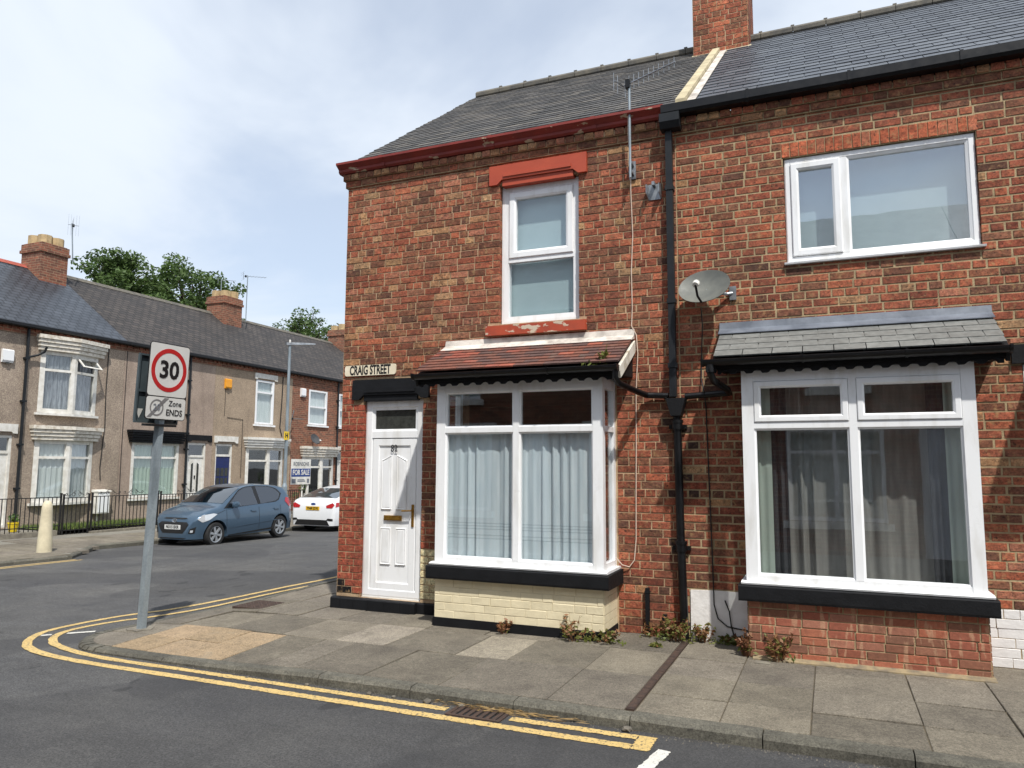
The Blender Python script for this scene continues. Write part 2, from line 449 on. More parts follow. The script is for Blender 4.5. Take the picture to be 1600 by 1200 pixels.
    def build(self, name, mat, parent=None, smooth=False, uvfn=None, local=False):
        org = (0, 0, 0) if (parent is None or local) else ORG.get(parent.name, (0, 0, 0))
        me = self.mesh(name, org, smooth, True, uvfn)
        me.materials.append(M[mat] if isinstance(mat, str) else mat)
        o = bpy.data.objects.new(name, me); col.objects.link(o)
        if parent is not None:
            o.parent = parent
            ORG[o.name] = org
        else: ORG[o.name] = (0, 0, 0)
        if smooth and hasattr(me, 'polygons'):
            try:
                md = o.modifiers.new('edges', 'EDGE_SPLIT'); md.split_angle = R(40)
            except Exception: pass
        return o

def thing(name, loc, label, cat, group=None, rz=0.0):
    o = bpy.data.objects.new(name, None); col.objects.link(o)
    o.empty_display_size = 0.2
    o.location = loc; o.rotation_euler = (0, 0, rz)
    o['label'] = label; o['category'] = cat
    if group: o['group'] = group
    ORG[o.name] = tuple(loc)
    return o
def tag(o, label, cat, group=None):
    o['label'] = label; o['category'] = cat
    if group: o['group'] = group
    return o
def structure(o):
    o['kind'] = 'structure'; return o
def piece(name, me, parent, loc, rot=(0, 0, 0), scale=(1, 1, 1), color=None):
    o = bpy.data.objects.new(name, me); col.objects.link(o)
    o.parent = parent
    g = ORG.get(parent.name, (0, 0, 0))
    o.location = (loc[0] - g[0], loc[1] - g[1], loc[2] - g[2]); o.rotation_euler = rot; o.scale = scale
    if color: o.color = (*color, 1)
    return o
def text_mesh(txt, size, bold=0.0, squeeze=1.0):
    cu_ = bpy.data.curves.new('text', 'FONT'); cu_.body = txt; cu_.size = size; cu_.align_x = 'CENTER'; cu_.align_y = 'CENTER'
    cu_.offset = bold; cu_.extrude = 0.0015; cu_.resolution_u = 3
    o = bpy.data.objects.new('text', cu_); col.objects.link(o)
    dg = bpy.context.evaluated_depsgraph_get()
    me = bpy.data.meshes.new_from_object(o.evaluated_get(dg))
    bpy.data.objects.remove(o); bpy.data.curves.remove(cu_)
    for v in me.vertices: v.co.x *= squeeze
    return me
def text(name, txt, size, parent, world, right, up, mat, bold=0.0, squeeze=1.0):
    """flat lettering: world centre, reading direction 'right', and 'up'"""
    me = text_mesh(txt, size, bold, squeeze); me.materials.append(M[mat] if isinstance(mat, str) else mat)
    o = bpy.data.objects.new(name, me); col.objects.link(o); o.parent = parent
    r_ = Vector(right).normalized(); u_ = Vector(up).normalized(); n_ = r_.cross(u_)
    mw = Matrix.Translation(Vector(world)) @ Matrix((r_, u_, n_)).transposed().to_4x4()
    g = ORG.get(parent.name, (0, 0, 0))
    o.matrix_local = Matrix.Translation(-Vector(g)) @ mw
    return o
M['ink'] = pm('black_lettering', (16, 16, 18), None, 9, 0.5)

# ------------------------------------------------------------------ ground
def zr(x, y):
    s = min(max(-1.3 - x, 0), 9.3); k = min(max(s / 4, 0), 1)
    return -0.088 - 0.0255 * s - 0.013 * max(0, min(y, 40) - 4) * k

def asphalt():
    m, t, b = nodes_of('worn_asphalt'); p = pos(t)
    c = mix(t, ramp(t, noise(t, p, 0.55, 6, 0.6), 0.35, 0.65), lin((68, 68, 69)), lin((83, 82, 80)))
    c = mix(t, 1.0, c, ramp(t, noise(t, p, 70, 4, 0.9), 0.4, 0.6, 0.5, 1.55), 'MULTIPLY')
    c = mix(t, 1.0, c, ramp(t, noise(t, p, 3.2, 5, 0.7, (0.35, 1, 1)), 0.3, 0.7, 0.8, 1.18), 'MULTIPLY')
    c = mix(t, 1.0, c, ramp(t, noise(t, p, 28, 5, 0.9), 0.3, 0.7, 0.7, 1.34), 'MULTIPLY')
    c = mix(t, ramp(t, noise(t, p, 42, 2, 0.5), 0.68, 0.72, 0, 0.5), c, lin((120, 118, 112)))
    pat = ramp(t, noise(t, p, 0.33, 2, 0.4), 0.53, 0.54, 0, 0.38)
    c = mix(t, pat, c, lin((50, 50, 52)))
    sx = t.nodes.new('ShaderNodeSeparateXYZ'); t.links.new(p, sx.inputs[0])
    def lc(a, b_c, c0, wob=0.0):
        m1 = t.nodes.new('ShaderNodeMath'); m1.operation = 'MULTIPLY_ADD'; t.links.new(sx.outputs[0], m1.inputs[0]); m1.inputs[1].default_value = a; m1.inputs[2].default_value = c0
        m2 = t.nodes.new('ShaderNodeMath'); m2.operation = 'MULTIPLY_ADD'; t.links.new(sx.outputs[1], m2.inputs[0]); m2.inputs[1].default_value = b_c; t.links.new(m1.outputs[0], m2.inputs[2])
        if not wob: return m2.outputs[0]
        m3 = t.nodes.new('ShaderNodeMath'); m3.operation = 'MULTIPLY_ADD'; t.links.new(noise(t, p, 4, 4, 0.7), m3.inputs[0]); m3.inputs[1].default_value = wob; t.links.new(m2.outputs[0], m3.inputs[2]); return m3.outputs[0]
    def both(f, g):
        m1 = t.nodes.new('ShaderNodeMath'); m1.operation = 'MULTIPLY'; t.links.new(f, m1.inputs[0]); t.links.new(g, m1.inputs[1]); return m1.outputs[0]
    # newer surfacing laid in the near street, meeting the older surface along a slanting seam
    c = mix(t, ramp(t, lc(0.82, -0.57, -2.0, 0.12), 0.0, 0.05, 0.0, 0.34), c, lin((46, 46, 48)))
    # grit and damp dirt lying in the channel along the kerb
    dirt = both(ramp(t, lc(0, -1, -2.60, 0.16), 0.0, 0.10, 0.75, 0.0), ramp(t, lc(1, 0, 0.6), 0.0, 0.6, 0.0, 1.0))
    c = mix(t, both(dirt, ramp(t, noise(t, p, 18, 5, 0.8), 0.35, 0.6)), c, lin((50, 46, 39)))
    # long wear streaks and joints running up the side street
    c = mix(t, ramp(t, noise(t, p, 1.7, 6, 0.7, (1.6, 0.16, 1)), 0.55, 0.66, 0, 0.3), c, lin((48, 48, 49)))
    c = mix(t, ramp(t, noise(t, p, 2.6, 3, 0.6, (1.0, 0.5, 1)), 0.655, 0.668, 0, 0.55), c, lin((40, 40, 41)))
    crk = t.nodes.new('ShaderNodeTexVoronoi'); crk.feature = 'DISTANCE_TO_EDGE'; crk.inputs['Scale'].default_value = 0.7
    t.links.new(p, crk.inputs['Vector'])
    c = mix(t, ramp(t, crk.outputs['Distance'], 0.0, 0.004, 0.0, 0.0), c, lin((34, 34, 34)))
    t.links.new(c, b.inputs['Base Color']); b.inputs['Roughness'].default_value = 0.88; b.inputs['Specular IOR Level'].default_value = 0.35
    bump(t, b, noise(t, p, 130, 3, 0.8), 0.6, 0.006)
    return m
M['asphalt'] = asphalt()
xs = [-400, -200, -100, -60, -40, -30] + [-24 + i for i in range(0, 36)] + [14, 20, 30, 60, 120, 300]
ys = [-300, -120, -60, -30, -20] + [-14 + i for i in range(0, 60)] + [50, 60, 80, 120, 300]
b_ = MB()
b_.add([(x, y, zr(x, y)) for y in ys for x in xs],
       [(j * len(xs) + i, j * len(xs) + i + 1, (j + 1) * len(xs) + i + 1, (j + 1) * len(xs) + i) for j in range(len(ys) - 1) for i in range(len(xs) - 1)])
road = structure(b_.build('road', 'asphalt', smooth=False))
for p in road.data.polygons: p.use_smooth = True
for md in list(road.modifiers): road.modifiers.remove(md)

def worn_line(name, c1, c2, amount):
    m, t, b = nodes_of(name); p = pos(t)
    c = mix(t, ramp(t, noise(t, p, 5, 4), 0.3, 0.7), lin(c1), lin(c2))
    wr = ramp(t, noise(t, p, 45, 5, 0.8), amount, amount + 0.06)
    c = mix(t, wr, c, lin((74, 72, 68)))
    t.links.new(c, b.inputs['Base Color']); b.inputs['Roughness'].default_value = 0.75
    bump(t, b, noise(t, p, 130, 3, 0.8), 0.4, 0.004)
    return m
M['yellow_line'] = worn_line('yellow_road_paint', (202, 174, 112), (184, 156, 98), 0.54)
M['white_line'] = worn_line('white_road_paint', (206, 204, 196), (190, 188, 180), 0.57)

def smooth_path(pts, n=6):
    out = []
    for i in range(len(pts) - 1):
        p0 = Vector(pts[max(i - 1, 0)]); p1 = Vector(pts[i]); p2 = Vector(pts[i + 1]); p3 = Vector(pts[min(i + 2, len(pts) - 1)])
        for k in range(n):
            s = k / n
            out.append(0.5 * ((2 * p1) + (p2 - p0) * s + (2 * p0 - 5 * p1 + 4 * p2 - p3) * s * s + (3 * p1 - p0 - 3 * p2 + p3) * s ** 3))
    out.append(Vector(pts[-1])); return out
def marking(name, pts, width, mat, label=None, n=6, ragged=0.006):
    P = smooth_path(pts, n); mb = MB(); vv = []
    for i, p in enumerate(P):
        t_ = (P[min(i + 1, len(P) - 1)] - P[max(i - 1, 0)]).normalized(); nn = Vector((-t_.y, t_.x))
        for s in (-1, 1):
            q = p + nn * s * (width / 2 + rng.uniform(-ragged, ragged)); vv.append((q.x, q.y, zr(q.x, q.y) + 0.004))
    mb.add(vv, [(2 * i, 2 * i + 1, 2 * i + 3, 2 * i + 2) for i in range(len(P) - 1)])
    o = mb.build(name, mat, road); 
    return o
def dense(a, b, n=14): return [(a[0] + (b[0] - a[0]) * i / n, a[1] + (b[1] - a[1]) * i / n) for i in range(n + 1)]
outer = dense((4.355, -2.86), (0.55, -2.83), 30)[:-1] + [(0.55, -2.83), (-0.5, -2.83), (-1.15, -2.79), (-1.66, -2.66), (-2.03, -2.43), (-2.28, -2.13), (-2.36, -1.84), (-2.35, -1.4), (-2.26, -0.98), (-2.06, -0.5), (-1.96, 0.4), (-1.92, 1.45), (-1.84, 2.4), (-1.8, 4), (-1.8, 9)]
marking('yellow_line', outer, 0.088, 'yellow_line')
inner = dense((2.93, -2.675), (0.4, -2.65), 22)[:-1] + [(0.4, -2.65), (-0.3, -2.66), (-0.98, -2.62), (-1.52, -2.48), (-1.88, -2.27), (-2.08, -2.02), (-2.13, -1.74), (-2.06, -1.36), (-1.88, -1.0), (-1.72, -0.35), (-1.7, 0.85), (-1.6, 2.1), (-1.58, 4), (-1.58, 9)]
marking('yellow_line', inner, 0.08, 'yellow_line')
marking('yellow_line', dense((4.355, -2.68), (3.44, -2.68), 10), 0.08, 'yellow_line')
marking('yellow_line', dense((4.42, -2.64), (4.42, -2.90), 4), 0.12, 'yellow_line')
marking('white_line', dense((4.57, -2.84), (4.4, -3.9), 8), 0.085, 'white_line')
marking('white_line', dense((-2.16, -2.20), (-2.09, -2.13), 3), 0.07, 'white_line'); marking('white_line', dense((-1.99, -2.03), (-1.78, -1.86), 4), 0.07, 'white_line')
for off in (0.22, 0.42):
    marking('yellow_line', [(-9.4 + off, -4), (-9.4 + off, 0), (-9.36 + off, 2.0), (-9.15 + off * 0.9, 3.35)], 0.09, 'yellow_line')

# near pavement: slabs clipped to the rounded corner
def clip(poly, a, b, c):                  # keep a*x+b*y+c >= 0
    out = []
    for i in range(len(poly)):
        p = poly[i]; q = poly[(i + 1) % len(poly)]
        fp = a * p[0] + b * p[1] + c; fq = a * q[0] + b * q[1] + c
        if fp >= 0: out.append(p)
        if (fp >= 0) != (fq >= 0):
            s = fp / (fp - fq); out.append((p[0] + (q[0] - p[0]) * s, p[1] + (q[1] - p[1]) * s))
    return out
KY = -2.43                                 # inner edge of the kerb
AC = (-0.92, -1.93); AR = 0.50
def inner_edge():                          # polyline of the pavement edge, from the right round the corner to the back
    pts = [(9.0, KY), (-0.92, KY)]
    for k in range(1, 9):
        a = R(270 - k * 10.5); pts.append((AC[0] + AR * math.cos(a), AC[1] + AR * math.sin(a)))
    pts += [(-1.22, 0.2), (-1.2, 2.0), (-1.2, 30)]
    return pts
EDGE = inner_edge()
def clip_corner(poly):
    for i in range(1, 10):
        (x0, y0), (x1, y1) = EDGE[i], EDGE[i + 1]
        if i == 1 and False: pass
        nx, ny = (y1 - y0), -(x1 - x0)     # inside is to the right of travel (towards +x,+y)
        l = math.hypot(nx, ny)
        if l < 1e-6: continue
        poly = clip(poly, nx / l, ny / l, -(nx * x0 + ny * y0) / l)
        if len(poly) < 3: return []
    return clip(poly, 0, 1, -KY)

def slab_mat(name, c1, c2):
    m, t, b = nodes_of(name); p = pos(t)
    oi = t.nodes.new('ShaderNodeObjectInfo')
    c = mix(t, ramp(t, noise(t, p, 2.2, 6, 0.65), 0.32, 0.68), lin(c1), lin(c2))
    c = mix(t, 1.0, c, oi.outputs['Color'], 'MULTIPLY')
    c = mix(t, 1.0, c, ramp(t, noise(t, p, 75, 4, 0.9), 0.4, 0.6, 0.64, 1.38), 'MULTIPLY')
    c = mix(t, 1.0, c, ramp(t, noise(t, p, 24, 5, 0.85), 0.3, 0.7, 0.72, 1.3), 'MULTIPLY')
    c = mix(t, ramp(t, noise(t, p, 5, 6, 0.75), 0.55, 0.7, 0, 0.4), c, lin((134, 128, 114)))
    c = mix(t, ramp(t, noise(t, p, 3.1, 6, 0.75), 0.56, 0.72, 0, 0.5), c, lin((62, 59, 52)))
    c = mix(t, ramp(t, noise(t, p, 19, 2, 0.4), 0.74, 0.76, 0, 0.5), c, lin((54, 52, 50)))
    t.links.new(c, b.inputs['Base Color']); b.inputs['Roughness'].default_value = 0.9; b.inputs['Specular IOR Level'].default_value = 0.3
    bump(t, b, noise(t, p, 110, 3, 0.75), 0.45, 0.005)
    return m
M['slab'] = slab_mat('concrete_flag', (118, 111, 99), (95, 89, 80))
M['slab_buff'] = slab_mat('buff_tactile_flag', (150, 130, 104), (132, 115, 92))
M['joint'] = pm('dirt_joint', (64, 58, 48), (92, 82, 64), 6, 0.95, 0.5, 60)
b_ = MB()
base_poly = [(9, 0.3), (-0.0, 0.3), (-0.0, 30), (-1.2, 30), (-1.2, 2.0)] + [EDGE[i] for i in range(10, 0, -1)] + [(9, KY)]
b_.prism_z(-0.30, -0.058, base_poly); b_.box(2.0, 8.99, KY + 0.001, 0.29, -0.2, -0.011)
pavement = structure(b_.build('pavement', 'joint'))

def zdrop(x, y):
    a = min(max((-1.45 - y) / 0.9, 0), 1); b = min(max((1.9 - x) / 1.5, 0), 1); c_ = min(max((-0.7 - x) / 0.6, 0), 1) * min(max((1.5 - y) / 2.0, 0), 1)
    return -0.042 * max(a * b, c_)
def slab(x0, x1, y0, y1, mat='slab', tint=None, gap=0.006, parent=None, top=0.0, clipf=clip_corner, zfn=None):
    poly = [(x0 + gap * 0.6, y0 + gap * 1.4), (x1 - gap * 0.6, y0 + gap * 1.4), (x1 - gap * 0.6, y1 - gap * 1.4), (x0 + gap * 0.6, y1 - gap * 1.4)]
    if clipf: poly = clipf(poly)
    if len(poly) < 3: return
    ar = 0.5 * abs(sum(poly[i][0] * poly[(i + 1) % len(poly)][1] - poly[(i + 1) % len(poly)][0] * poly[i][1] for i in range(len(poly))))
    if ar < 0.01: return
    cx = sum(p[0] for p in poly) / len(poly); cy = sum(p[1] for p in poly) / len(poly)
    h = rng.uniform(-0.005, 0.005); tx, ty = rng.uniform(-0.007, 0.007), rng.uniform(-0.007, 0.007)
    mb = MB(); n = len(poly); ins = 0.006
    def zz(p): return (zfn(*p) if zfn else zdrop(*p)) + h + tx * (p[0] - cx) + ty * (p[1] - cy)
    low = [(p[0], p[1], zz(p) - 0.07) for p in poly]; mid = [(p[0], p[1], zz(p) - 0.005) for p in poly]
    inn = [(p[0] + (cx - p[0]) * ins / max(0.1, math.hypot(cx - p[0], cy - p[1])), p[1] + (cy - p[1]) * ins / max(0.1, math.hypot(cx - p[0], cy - p[1])), zz(p)) for p in poly]
    mb.add(low + mid + inn, [tuple(range(2 * n, 3 * n))] + [(i, (i + 1) % n, n + (i + 1) % n, n + i) for i in range(n)] + [(n + i, n + (i + 1) % n, 2 * n + (i + 1) % n, 2 * n + i) for i in range(n)])
    me = mb.mesh('paving_slab', (cx, cy, 0)); me.materials.append(M[mat])
    v = tint or rng.uniform(0.76, 1.16)
    piece('paving_slab', me, parent or pavement, (cx, cy, 0), color=(v, v, v * rng.uniform(0.96, 1.02)))
# right of the iron channel: aligned columns
xr = [4.27, 4.85, 5.42, 6.11, 6.68, 7.3, 7.95, 8.6]
for i in range(len(xr) - 1):
    for (ya, yb) in ((-0.77, 0.1), (-1.37, -0.77), (-1.94, -1.37), (KY, -1.94)):
        slab(xr[i], xr[i + 1], ya, yb)
rows = [(-0.68, 0.1, [-1.3, -0.62, -0.05, 0.5, 1.08, 1.63, 2.3, 3.0, 3.62, 4.20]),
        (-1.5, -0.68, [-1.7, -0.95, -0.3, 0.42, 1.07, 1.63, 2.39, 2.9, 3.62, 4.20]),
        (KY, -1.5, [0.5, 0.98, 1.34, 2.02, 2.72, 3.62, 4.20])]
for (ya, yb, xx) in rows:
    for i in range(len(xx) - 1):
        t_ = None
        if yb == -0.68 and (abs(xx[i] - 1.07) < 0.01 or abs(xx[i] - 2.39) < 0.01): t_ = 1.55
        if yb == 0.1 and xx[i] > 3.5: t_ = 0.8
        slab(xx[i], xx[i + 1], ya, yb, tint=t_)
for i in range(3):
    for j in range(2):
        slab(-0.85 + i * 0.45, -0.85 + (i + 1) * 0.45, KY + j * 0.465, KY + (j + 1) * 0.465, 'slab_buff', tint=rng.uniform(0.92, 1.08))
slab(-1.7, -0.85, KY, -1.95); slab(-1.7, -0.85, -1.95, -1.5, tint=1.15)
for k in range(14):
    y0 = 0.1 + k * 0.62
    slab(-1.4, -0.6, y0, y0 + 0.62, clipf=lambda p: clip(p, 1, 0, 1.2)); slab(-0.6, -0.01, y0, y0 + 0.62, clipf=None)

# kerb stones
M['kerb'] = slab_mat('kerb_stone', (100, 97, 88), (74, 72, 66))
kerb = structure(MB().build('kerb', 'kerb')) if False else None
kb = MB(); 
KE = [(8.6, KY)] + EDGE[1:11] + [(-1.2, 4.0)]
def off_line(pts, d):
    out = []
    for i, p in enumerate(pts):
        a = Vector(pts[max(i - 1, 0)]); c_ = Vector(pts[min(i + 1, len(pts) - 1)]); t_ = (c_ - a).normalized(); n_ = Vector((-t_.y, t_.x))
        out.append((p[0] + n_.x * d, p[1] + n_.y * d))
    return out
kerb = structure(MB().build('kerb', 'joint'))
def kerb_run(parent, pts, width, ztop, zbot, side, length=0.9, matn='kerb'):
    """stones end to end along a polyline; side=+1 puts the stone on the left of travel"""
    P = [Vector(p) for p in pts]; segs = []
    for i in range(len(P) - 1):
        L = (P[i + 1] - P[i]).length; n = max(1, round(L / length))
        for k in range(n): segs.append((P[i] + (P[i + 1] - P[i]) * k / n, P[i] + (P[i + 1] - P[i]) * (k + 1) / n))
    for a, b2 in segs:
        t_ = (b2 - a).normalized(); n_ = Vector((-t_.y, t_.x)) * side; g = 0.004
        a2 = a + t_ * g; c2 = b2 - t_ * g; dz = rng.uniform(-0.004, 0.004)
        q = [a2, c2, c2 + n_ * width, a2 + n_ * width]
        cx = sum(v.x for v in q) / 4; cy = sum(v.y for v in q) / 4
        def zt(v): return (ztop(v.x, v.y) if callable(ztop) else ztop) + dz
        def zb(v): return (zbot(v.x, v.y) if callable(zbot) else zbot)
        mb = MB()
        lo = [(v.x, v.y, zb(v)) for v in q]
        hi = [(q[0].x, q[0].y, zt(q[0])), (q[1].x, q[1].y, zt(q[1])),
              (q[2].x - n_.x * 0.025, q[2].y - n_.y * 0.025, zt(q[2]) - 0.003), (q[3].x - n_.x * 0.025, q[3].y - n_.y * 0.025, zt(q[3]) - 0.003),
              (q[2].x, q[2].y, zt(q[2]) - 0.028), (q[3].x, q[3].y, zt(q[3]) - 0.028)]
        mb.add(lo + hi, [(4, 5, 6, 7), (7, 6, 8, 9), (9, 8, 2, 3), (0, 1, 5, 4), (0, 4, 7, 9, 3), (1, 2, 8, 6, 5), (0, 1, 2, 3)])
        me = mb.mesh('kerb_stone', (cx, cy, 0)); me.materials.append(M[matn])
        v = rng.uniform(0.85, 1.1)
        piece('kerb_stone', me, parent, (cx, cy, 0), color=(v, v, v * 0.98))
kerb_run(kerb, KE, 0.125, lambda x, y: zdrop(x, y), lambda x, y: zr(x, y) - 0.1, 1)

# far pavement with its build-out, yards
FK = [(-9.4, -14), (-9.4, 0), (-9.36, 2.2), (-9.15, 3.35), (-10.1, 4.5), (-10.62, 5.1), (-10.62, 24)]
def zp(x, y): return zr(-10.0, y) + 0.09 + 0.035 * max(0, min(3, -10.6 - x))
b_ = MB(); pts = []; nn = 0
M['far_pave'] = pm('far_paving', (126, 122, 112), (104, 100, 92), 1.2, 0.9, 0.3, 50, fine=(90, 0.2))
fy = [-14, -8, 0, 2.2, 3.35, 4.5, 5.1, 7, 9, 11, 13, 15, 18, 24]
def fx(y):
    for i in range(len(FK) - 1):
        if FK[i][1] <= y <= FK[i + 1][1]:
            s = (y - FK[i][1]) / (FK[i + 1][1] - FK[i][1]); return FK[i][0] + (FK[i + 1][0] - FK[i][0]) * s
    return -10.62
for y in fy:
    for k, x in enumerate((fx(y) - 0.125, fx(y) - 1.5, -13.0, -15.2, -30 if y < 3 else -15.3)):
        pts.append((x, y, zp(x, y)))
b_.add(pts, [(5 * j + i, 5 * j + i + 1, 5 * (j + 1) + i + 1, 5 * (j + 1) + i) for j in range(len(fy) - 1) for i in range(4)])
far_pavement = structure(b_.build('far_pavement', 'far_pave'))
for j, (ya) in enumerate([2.0 + 0.75 * k for k in range(18)]):
    off = 0.3 * (j % 2)
    for i in range(3):
        x1 = fx(ya + 0.37) - 0.13 - i * 0.8 ; x0 = x1 - 0.8
        if x0 < -13.0: continue
        slab(x0, x1, ya, ya + 0.75, parent=far_pavement, clipf=None, zfn=lambda x, y: zp(x, y) + 0.012, tint=rng.uniform(0.9, 1.15))
kerb2 = structure(MB().build('far_kerb', 'joint'))
kerb_run(kerb2, [(p[0] - 0.125, p[1]) for p in FK], 0.125, lambda x, y: zp(x, y) + 0.012, lambda x, y: zr(x, y) - 0.08, -1)

# ------------------------------------------------------------------ brick laying
CH = 0.0817
def cut(ints, a, b):
    out = []
    for x0, x1 in ints:
        if b <= x0 or a >= x1: out.append((x0, x1)); continue
        if a > x0: out.append((x0, a))
        if b < x1: out.append((b, x1))
    return out
def lay(u0, u1, z0, z1, holes, r, seed, d=0.0, ch=CH, bw=0.232, hd=6, jg=0.0055):
    rg = random.Random(seed); out = []; k = 0; z = z0
    while z < z1 - 0.02:
        zt = min(z + ch, z1); jobs = []
        ints = [(u0, u1)]
        for (a, b, c, e) in holes:
            if e <= z + 0.004 or c >= zt - 0.004: continue
            ints = cut(ints, a, b)
            if c > z + 0.03: jobs.append((max(a, u0), min(b, u1), z, c))
            if e < zt - 0.03: jobs.append((max(a, u0), min(b, u1), e, zt))
        jobs += [(a, b, z, zt) for a, b in ints]
        header = (k % hd == hd - 1)
        for a, b, za, zb in jobs:
            if b - a < 0.03: continue
            if zb - za < ch * 0.95 and any(h[0] < (a + b) / 2 < h[1] and h[2] - 0.001 < (za + zb) / 2 < h[3] + 0.001 for h in holes): continue
            step = (bw / 2 if header else bw) ; x = a - rg.random() * 0.0 ; 
            first = (step / 2 if k % 2 else step) * rg.uniform(0.92, 1.08)
            e = a
            while e < b - 1e-4:
                wdt = (first if e == a else step * rg.uniform(0.95, 1.05))
                if not header and rg.random() < 0.12: wdt *= 0.5
                f = min(e + wdt, b)
                if b - f < 0.05: f = b
                g = jg * rg.uniform(0.8, 1.4)
                zj = rg.uniform(-0.0006, 0.0006)
                out.append((e + (g if e > a or a == u0 else 0), f - (g if f < b or b == u1 else 0), za + jg + zj, zb - jg + zj, d + rg.uniform(-0.0008, 0.003)))
                e = f
        z += ch; k += 1
    return out
BRICK_ME = {}
def brick_mesh(wd, h, mat):
    key = (round(wd, 2), mat, rng.randrange(4))
    if key not in BRICK_ME:
        w2 = key[0] / 2; h2 = 0.07 / 2; bv = 0.003
        mb = MB()
        rings = [[(-w2, 0.07, -h2), (w2, 0.07, -h2), (w2, 0.07, h2), (-w2, 0.07, h2)],
                 [(-w2, -0.002, -h2), (w2, -0.002, -h2), (w2, -0.002, h2), (-w2, -0.002, h2)],
                 [(-w2 + bv, -0.0055, -h2 + bv), (w2 - bv, -0.0055, -h2 + bv), (w2 - bv, -0.0055, h2 - bv), (-w2 + bv, -0.0055, h2 - bv)]]
        jt = 0.0016
        rings[1] = [(x + rng.uniform(-jt, jt), y, z + rng.uniform(-jt, jt)) for x, y, z in rings[1]]
        rings[2] = [(x + rng.uniform(-jt, jt), y + rng.uniform(-0.002, 0.002), z + rng.uniform(-jt, jt)) for x, y, z in rings[2]]
        mb.add([p for q in rings for p in q], [(4 * k + j, 4 * k + (j + 1) % 4, 4 * k + 4 + (j + 1) % 4, 4 * k + 4 + j) for k in range(2) for j in range(4)] + [(8, 9, 10, 11)])
        me = mb.mesh('brick'); me.materials.append(M[mat]); BRICK_ME[key] = me
    return BRICK_ME[key], key[0]
def put_bricks(bricks, wall, colour, n_single=300, mats=('brick_o', 'brick_v'), stuff_name='brickwork', parent_stuff=None, painted=None):
    bricks = sorted(bricks, key=lambda q: (Vector(((q[0] + q[1]) / 2, -q[4], (q[2] + q[3]) / 2)) - CAM).length)
    rest = MB(F_main)
    for i, (a, b, c, e, d) in enumerate(bricks):
        cc = colour((a + b) / 2, (c + e) / 2)
        mt = mats[0]
        if isinstance(cc, tuple) and len(cc) == 2: cc, mt = cc
        if i < n_single:
            me, w0 = brick_mesh(b - a, e - c, mt)
            piece('brick', me, wall, ((a + b) / 2, -d, (c + e) / 2), (rng.uniform(-0.006, 0.006), rng.uniform(-0.004, 0.004), rng.uniform(-0.004, 0.004)), ((b - a) / w0, 1, (e - c) / 0.07), cc)
        else:
            bv = 0.003; f = d + 0.0055; k = len(rest.v)
            P = [(a, d - 0.07, c), (b, d - 0.07, c), (b, d - 0.07, e), (a, d - 0.07, e), (a, d + 0.002, c), (b, d + 0.002, c), (b, d + 0.002, e), (a, d + 0.002, e),
                 (a + bv, f, c + bv), (b - bv, f, c + bv), (b - bv, f, e - bv), (a + bv, f, e - bv)]
            P = P[:4] + [(q[0] + rng.uniform(-0.0016, 0.0016), q[1] + rng.uniform(-0.001, 0.001), q[2] + rng.uniform(-0.0016, 0.0016)) for q in P[4:]]
            rest.add(P, [(4 * q + j, 4 * q + (j + 1) % 4, 4 * q + 4 + (j + 1) % 4, 4 * q + 4 + j) for q in range(2) for j in range(4)] + [(8, 9, 10, 11)], cc)
    if rest.f:
        o = rest.build(stuff_name, mats[1], parent_stuff or wall); o['kind'] = 'stuff'
PAL = dict(
    orange=[(178, 96, 64), (170, 90, 60), (182, 104, 72)], red=[(156, 82, 58), (148, 77, 55), (162, 87, 62)], deep=[(138, 68, 49), (146, 72, 51), (126, 63, 47)],
    brown=[(128, 84, 62), (116, 76, 57), (134, 92, 70)], dark=[(94, 66, 54), (102, 71, 57), (84, 61, 52)], buff=[(180, 144, 100), (168, 132, 92), (186, 152, 110)], pink=[(176, 116, 90), (170, 110, 86)])
def pick(weights, rg=rng):
    ks = list(weights); x = rg.random() * sum(weights.values())
    for k in ks:
        x -= weights[k]
        if x <= 0: break
    c = lin(rg.choice(PAL[k])); mean = lin((156, 94, 66)); j = rg.uniform(0.74, 1.0); q = rg.uniform(0.12, 0.5)
    c = tuple((v * (1 - q) + m_ * q) * j for v, m_ in zip(c, mean)); g = sum(c) / 3
    return tuple(v * 0.9 + g * 0.1 for v in c)
def wall_panel(mb, u0, u1, z0, z1, holes, thick=0.24, back=0.0, shrink=0.004):
    us = sorted({u0, u1} | {v for h in holes for v in (h[0] - shrink, h[1] + shrink) if u0 < v < u1})
    zs = sorted({z0, z1} | {v for h in holes for v in (h[2] - shrink, h[3] + shrink) if z0 < v < z1})
    for i in range(len(us) - 1):
        for j in range(len(zs) - 1):
            cu_, cz = (us[i] + us[i + 1]) / 2, (zs[j] + zs[j + 1]) / 2
            if any(h[0] - shrink < cu_ < h[1] + shrink and h[2] - shrink < cz < h[3] + shrink for h in holes): continue
            mb.box(us[i], us[i + 1], -thick, back, zs[j], zs[j + 1])

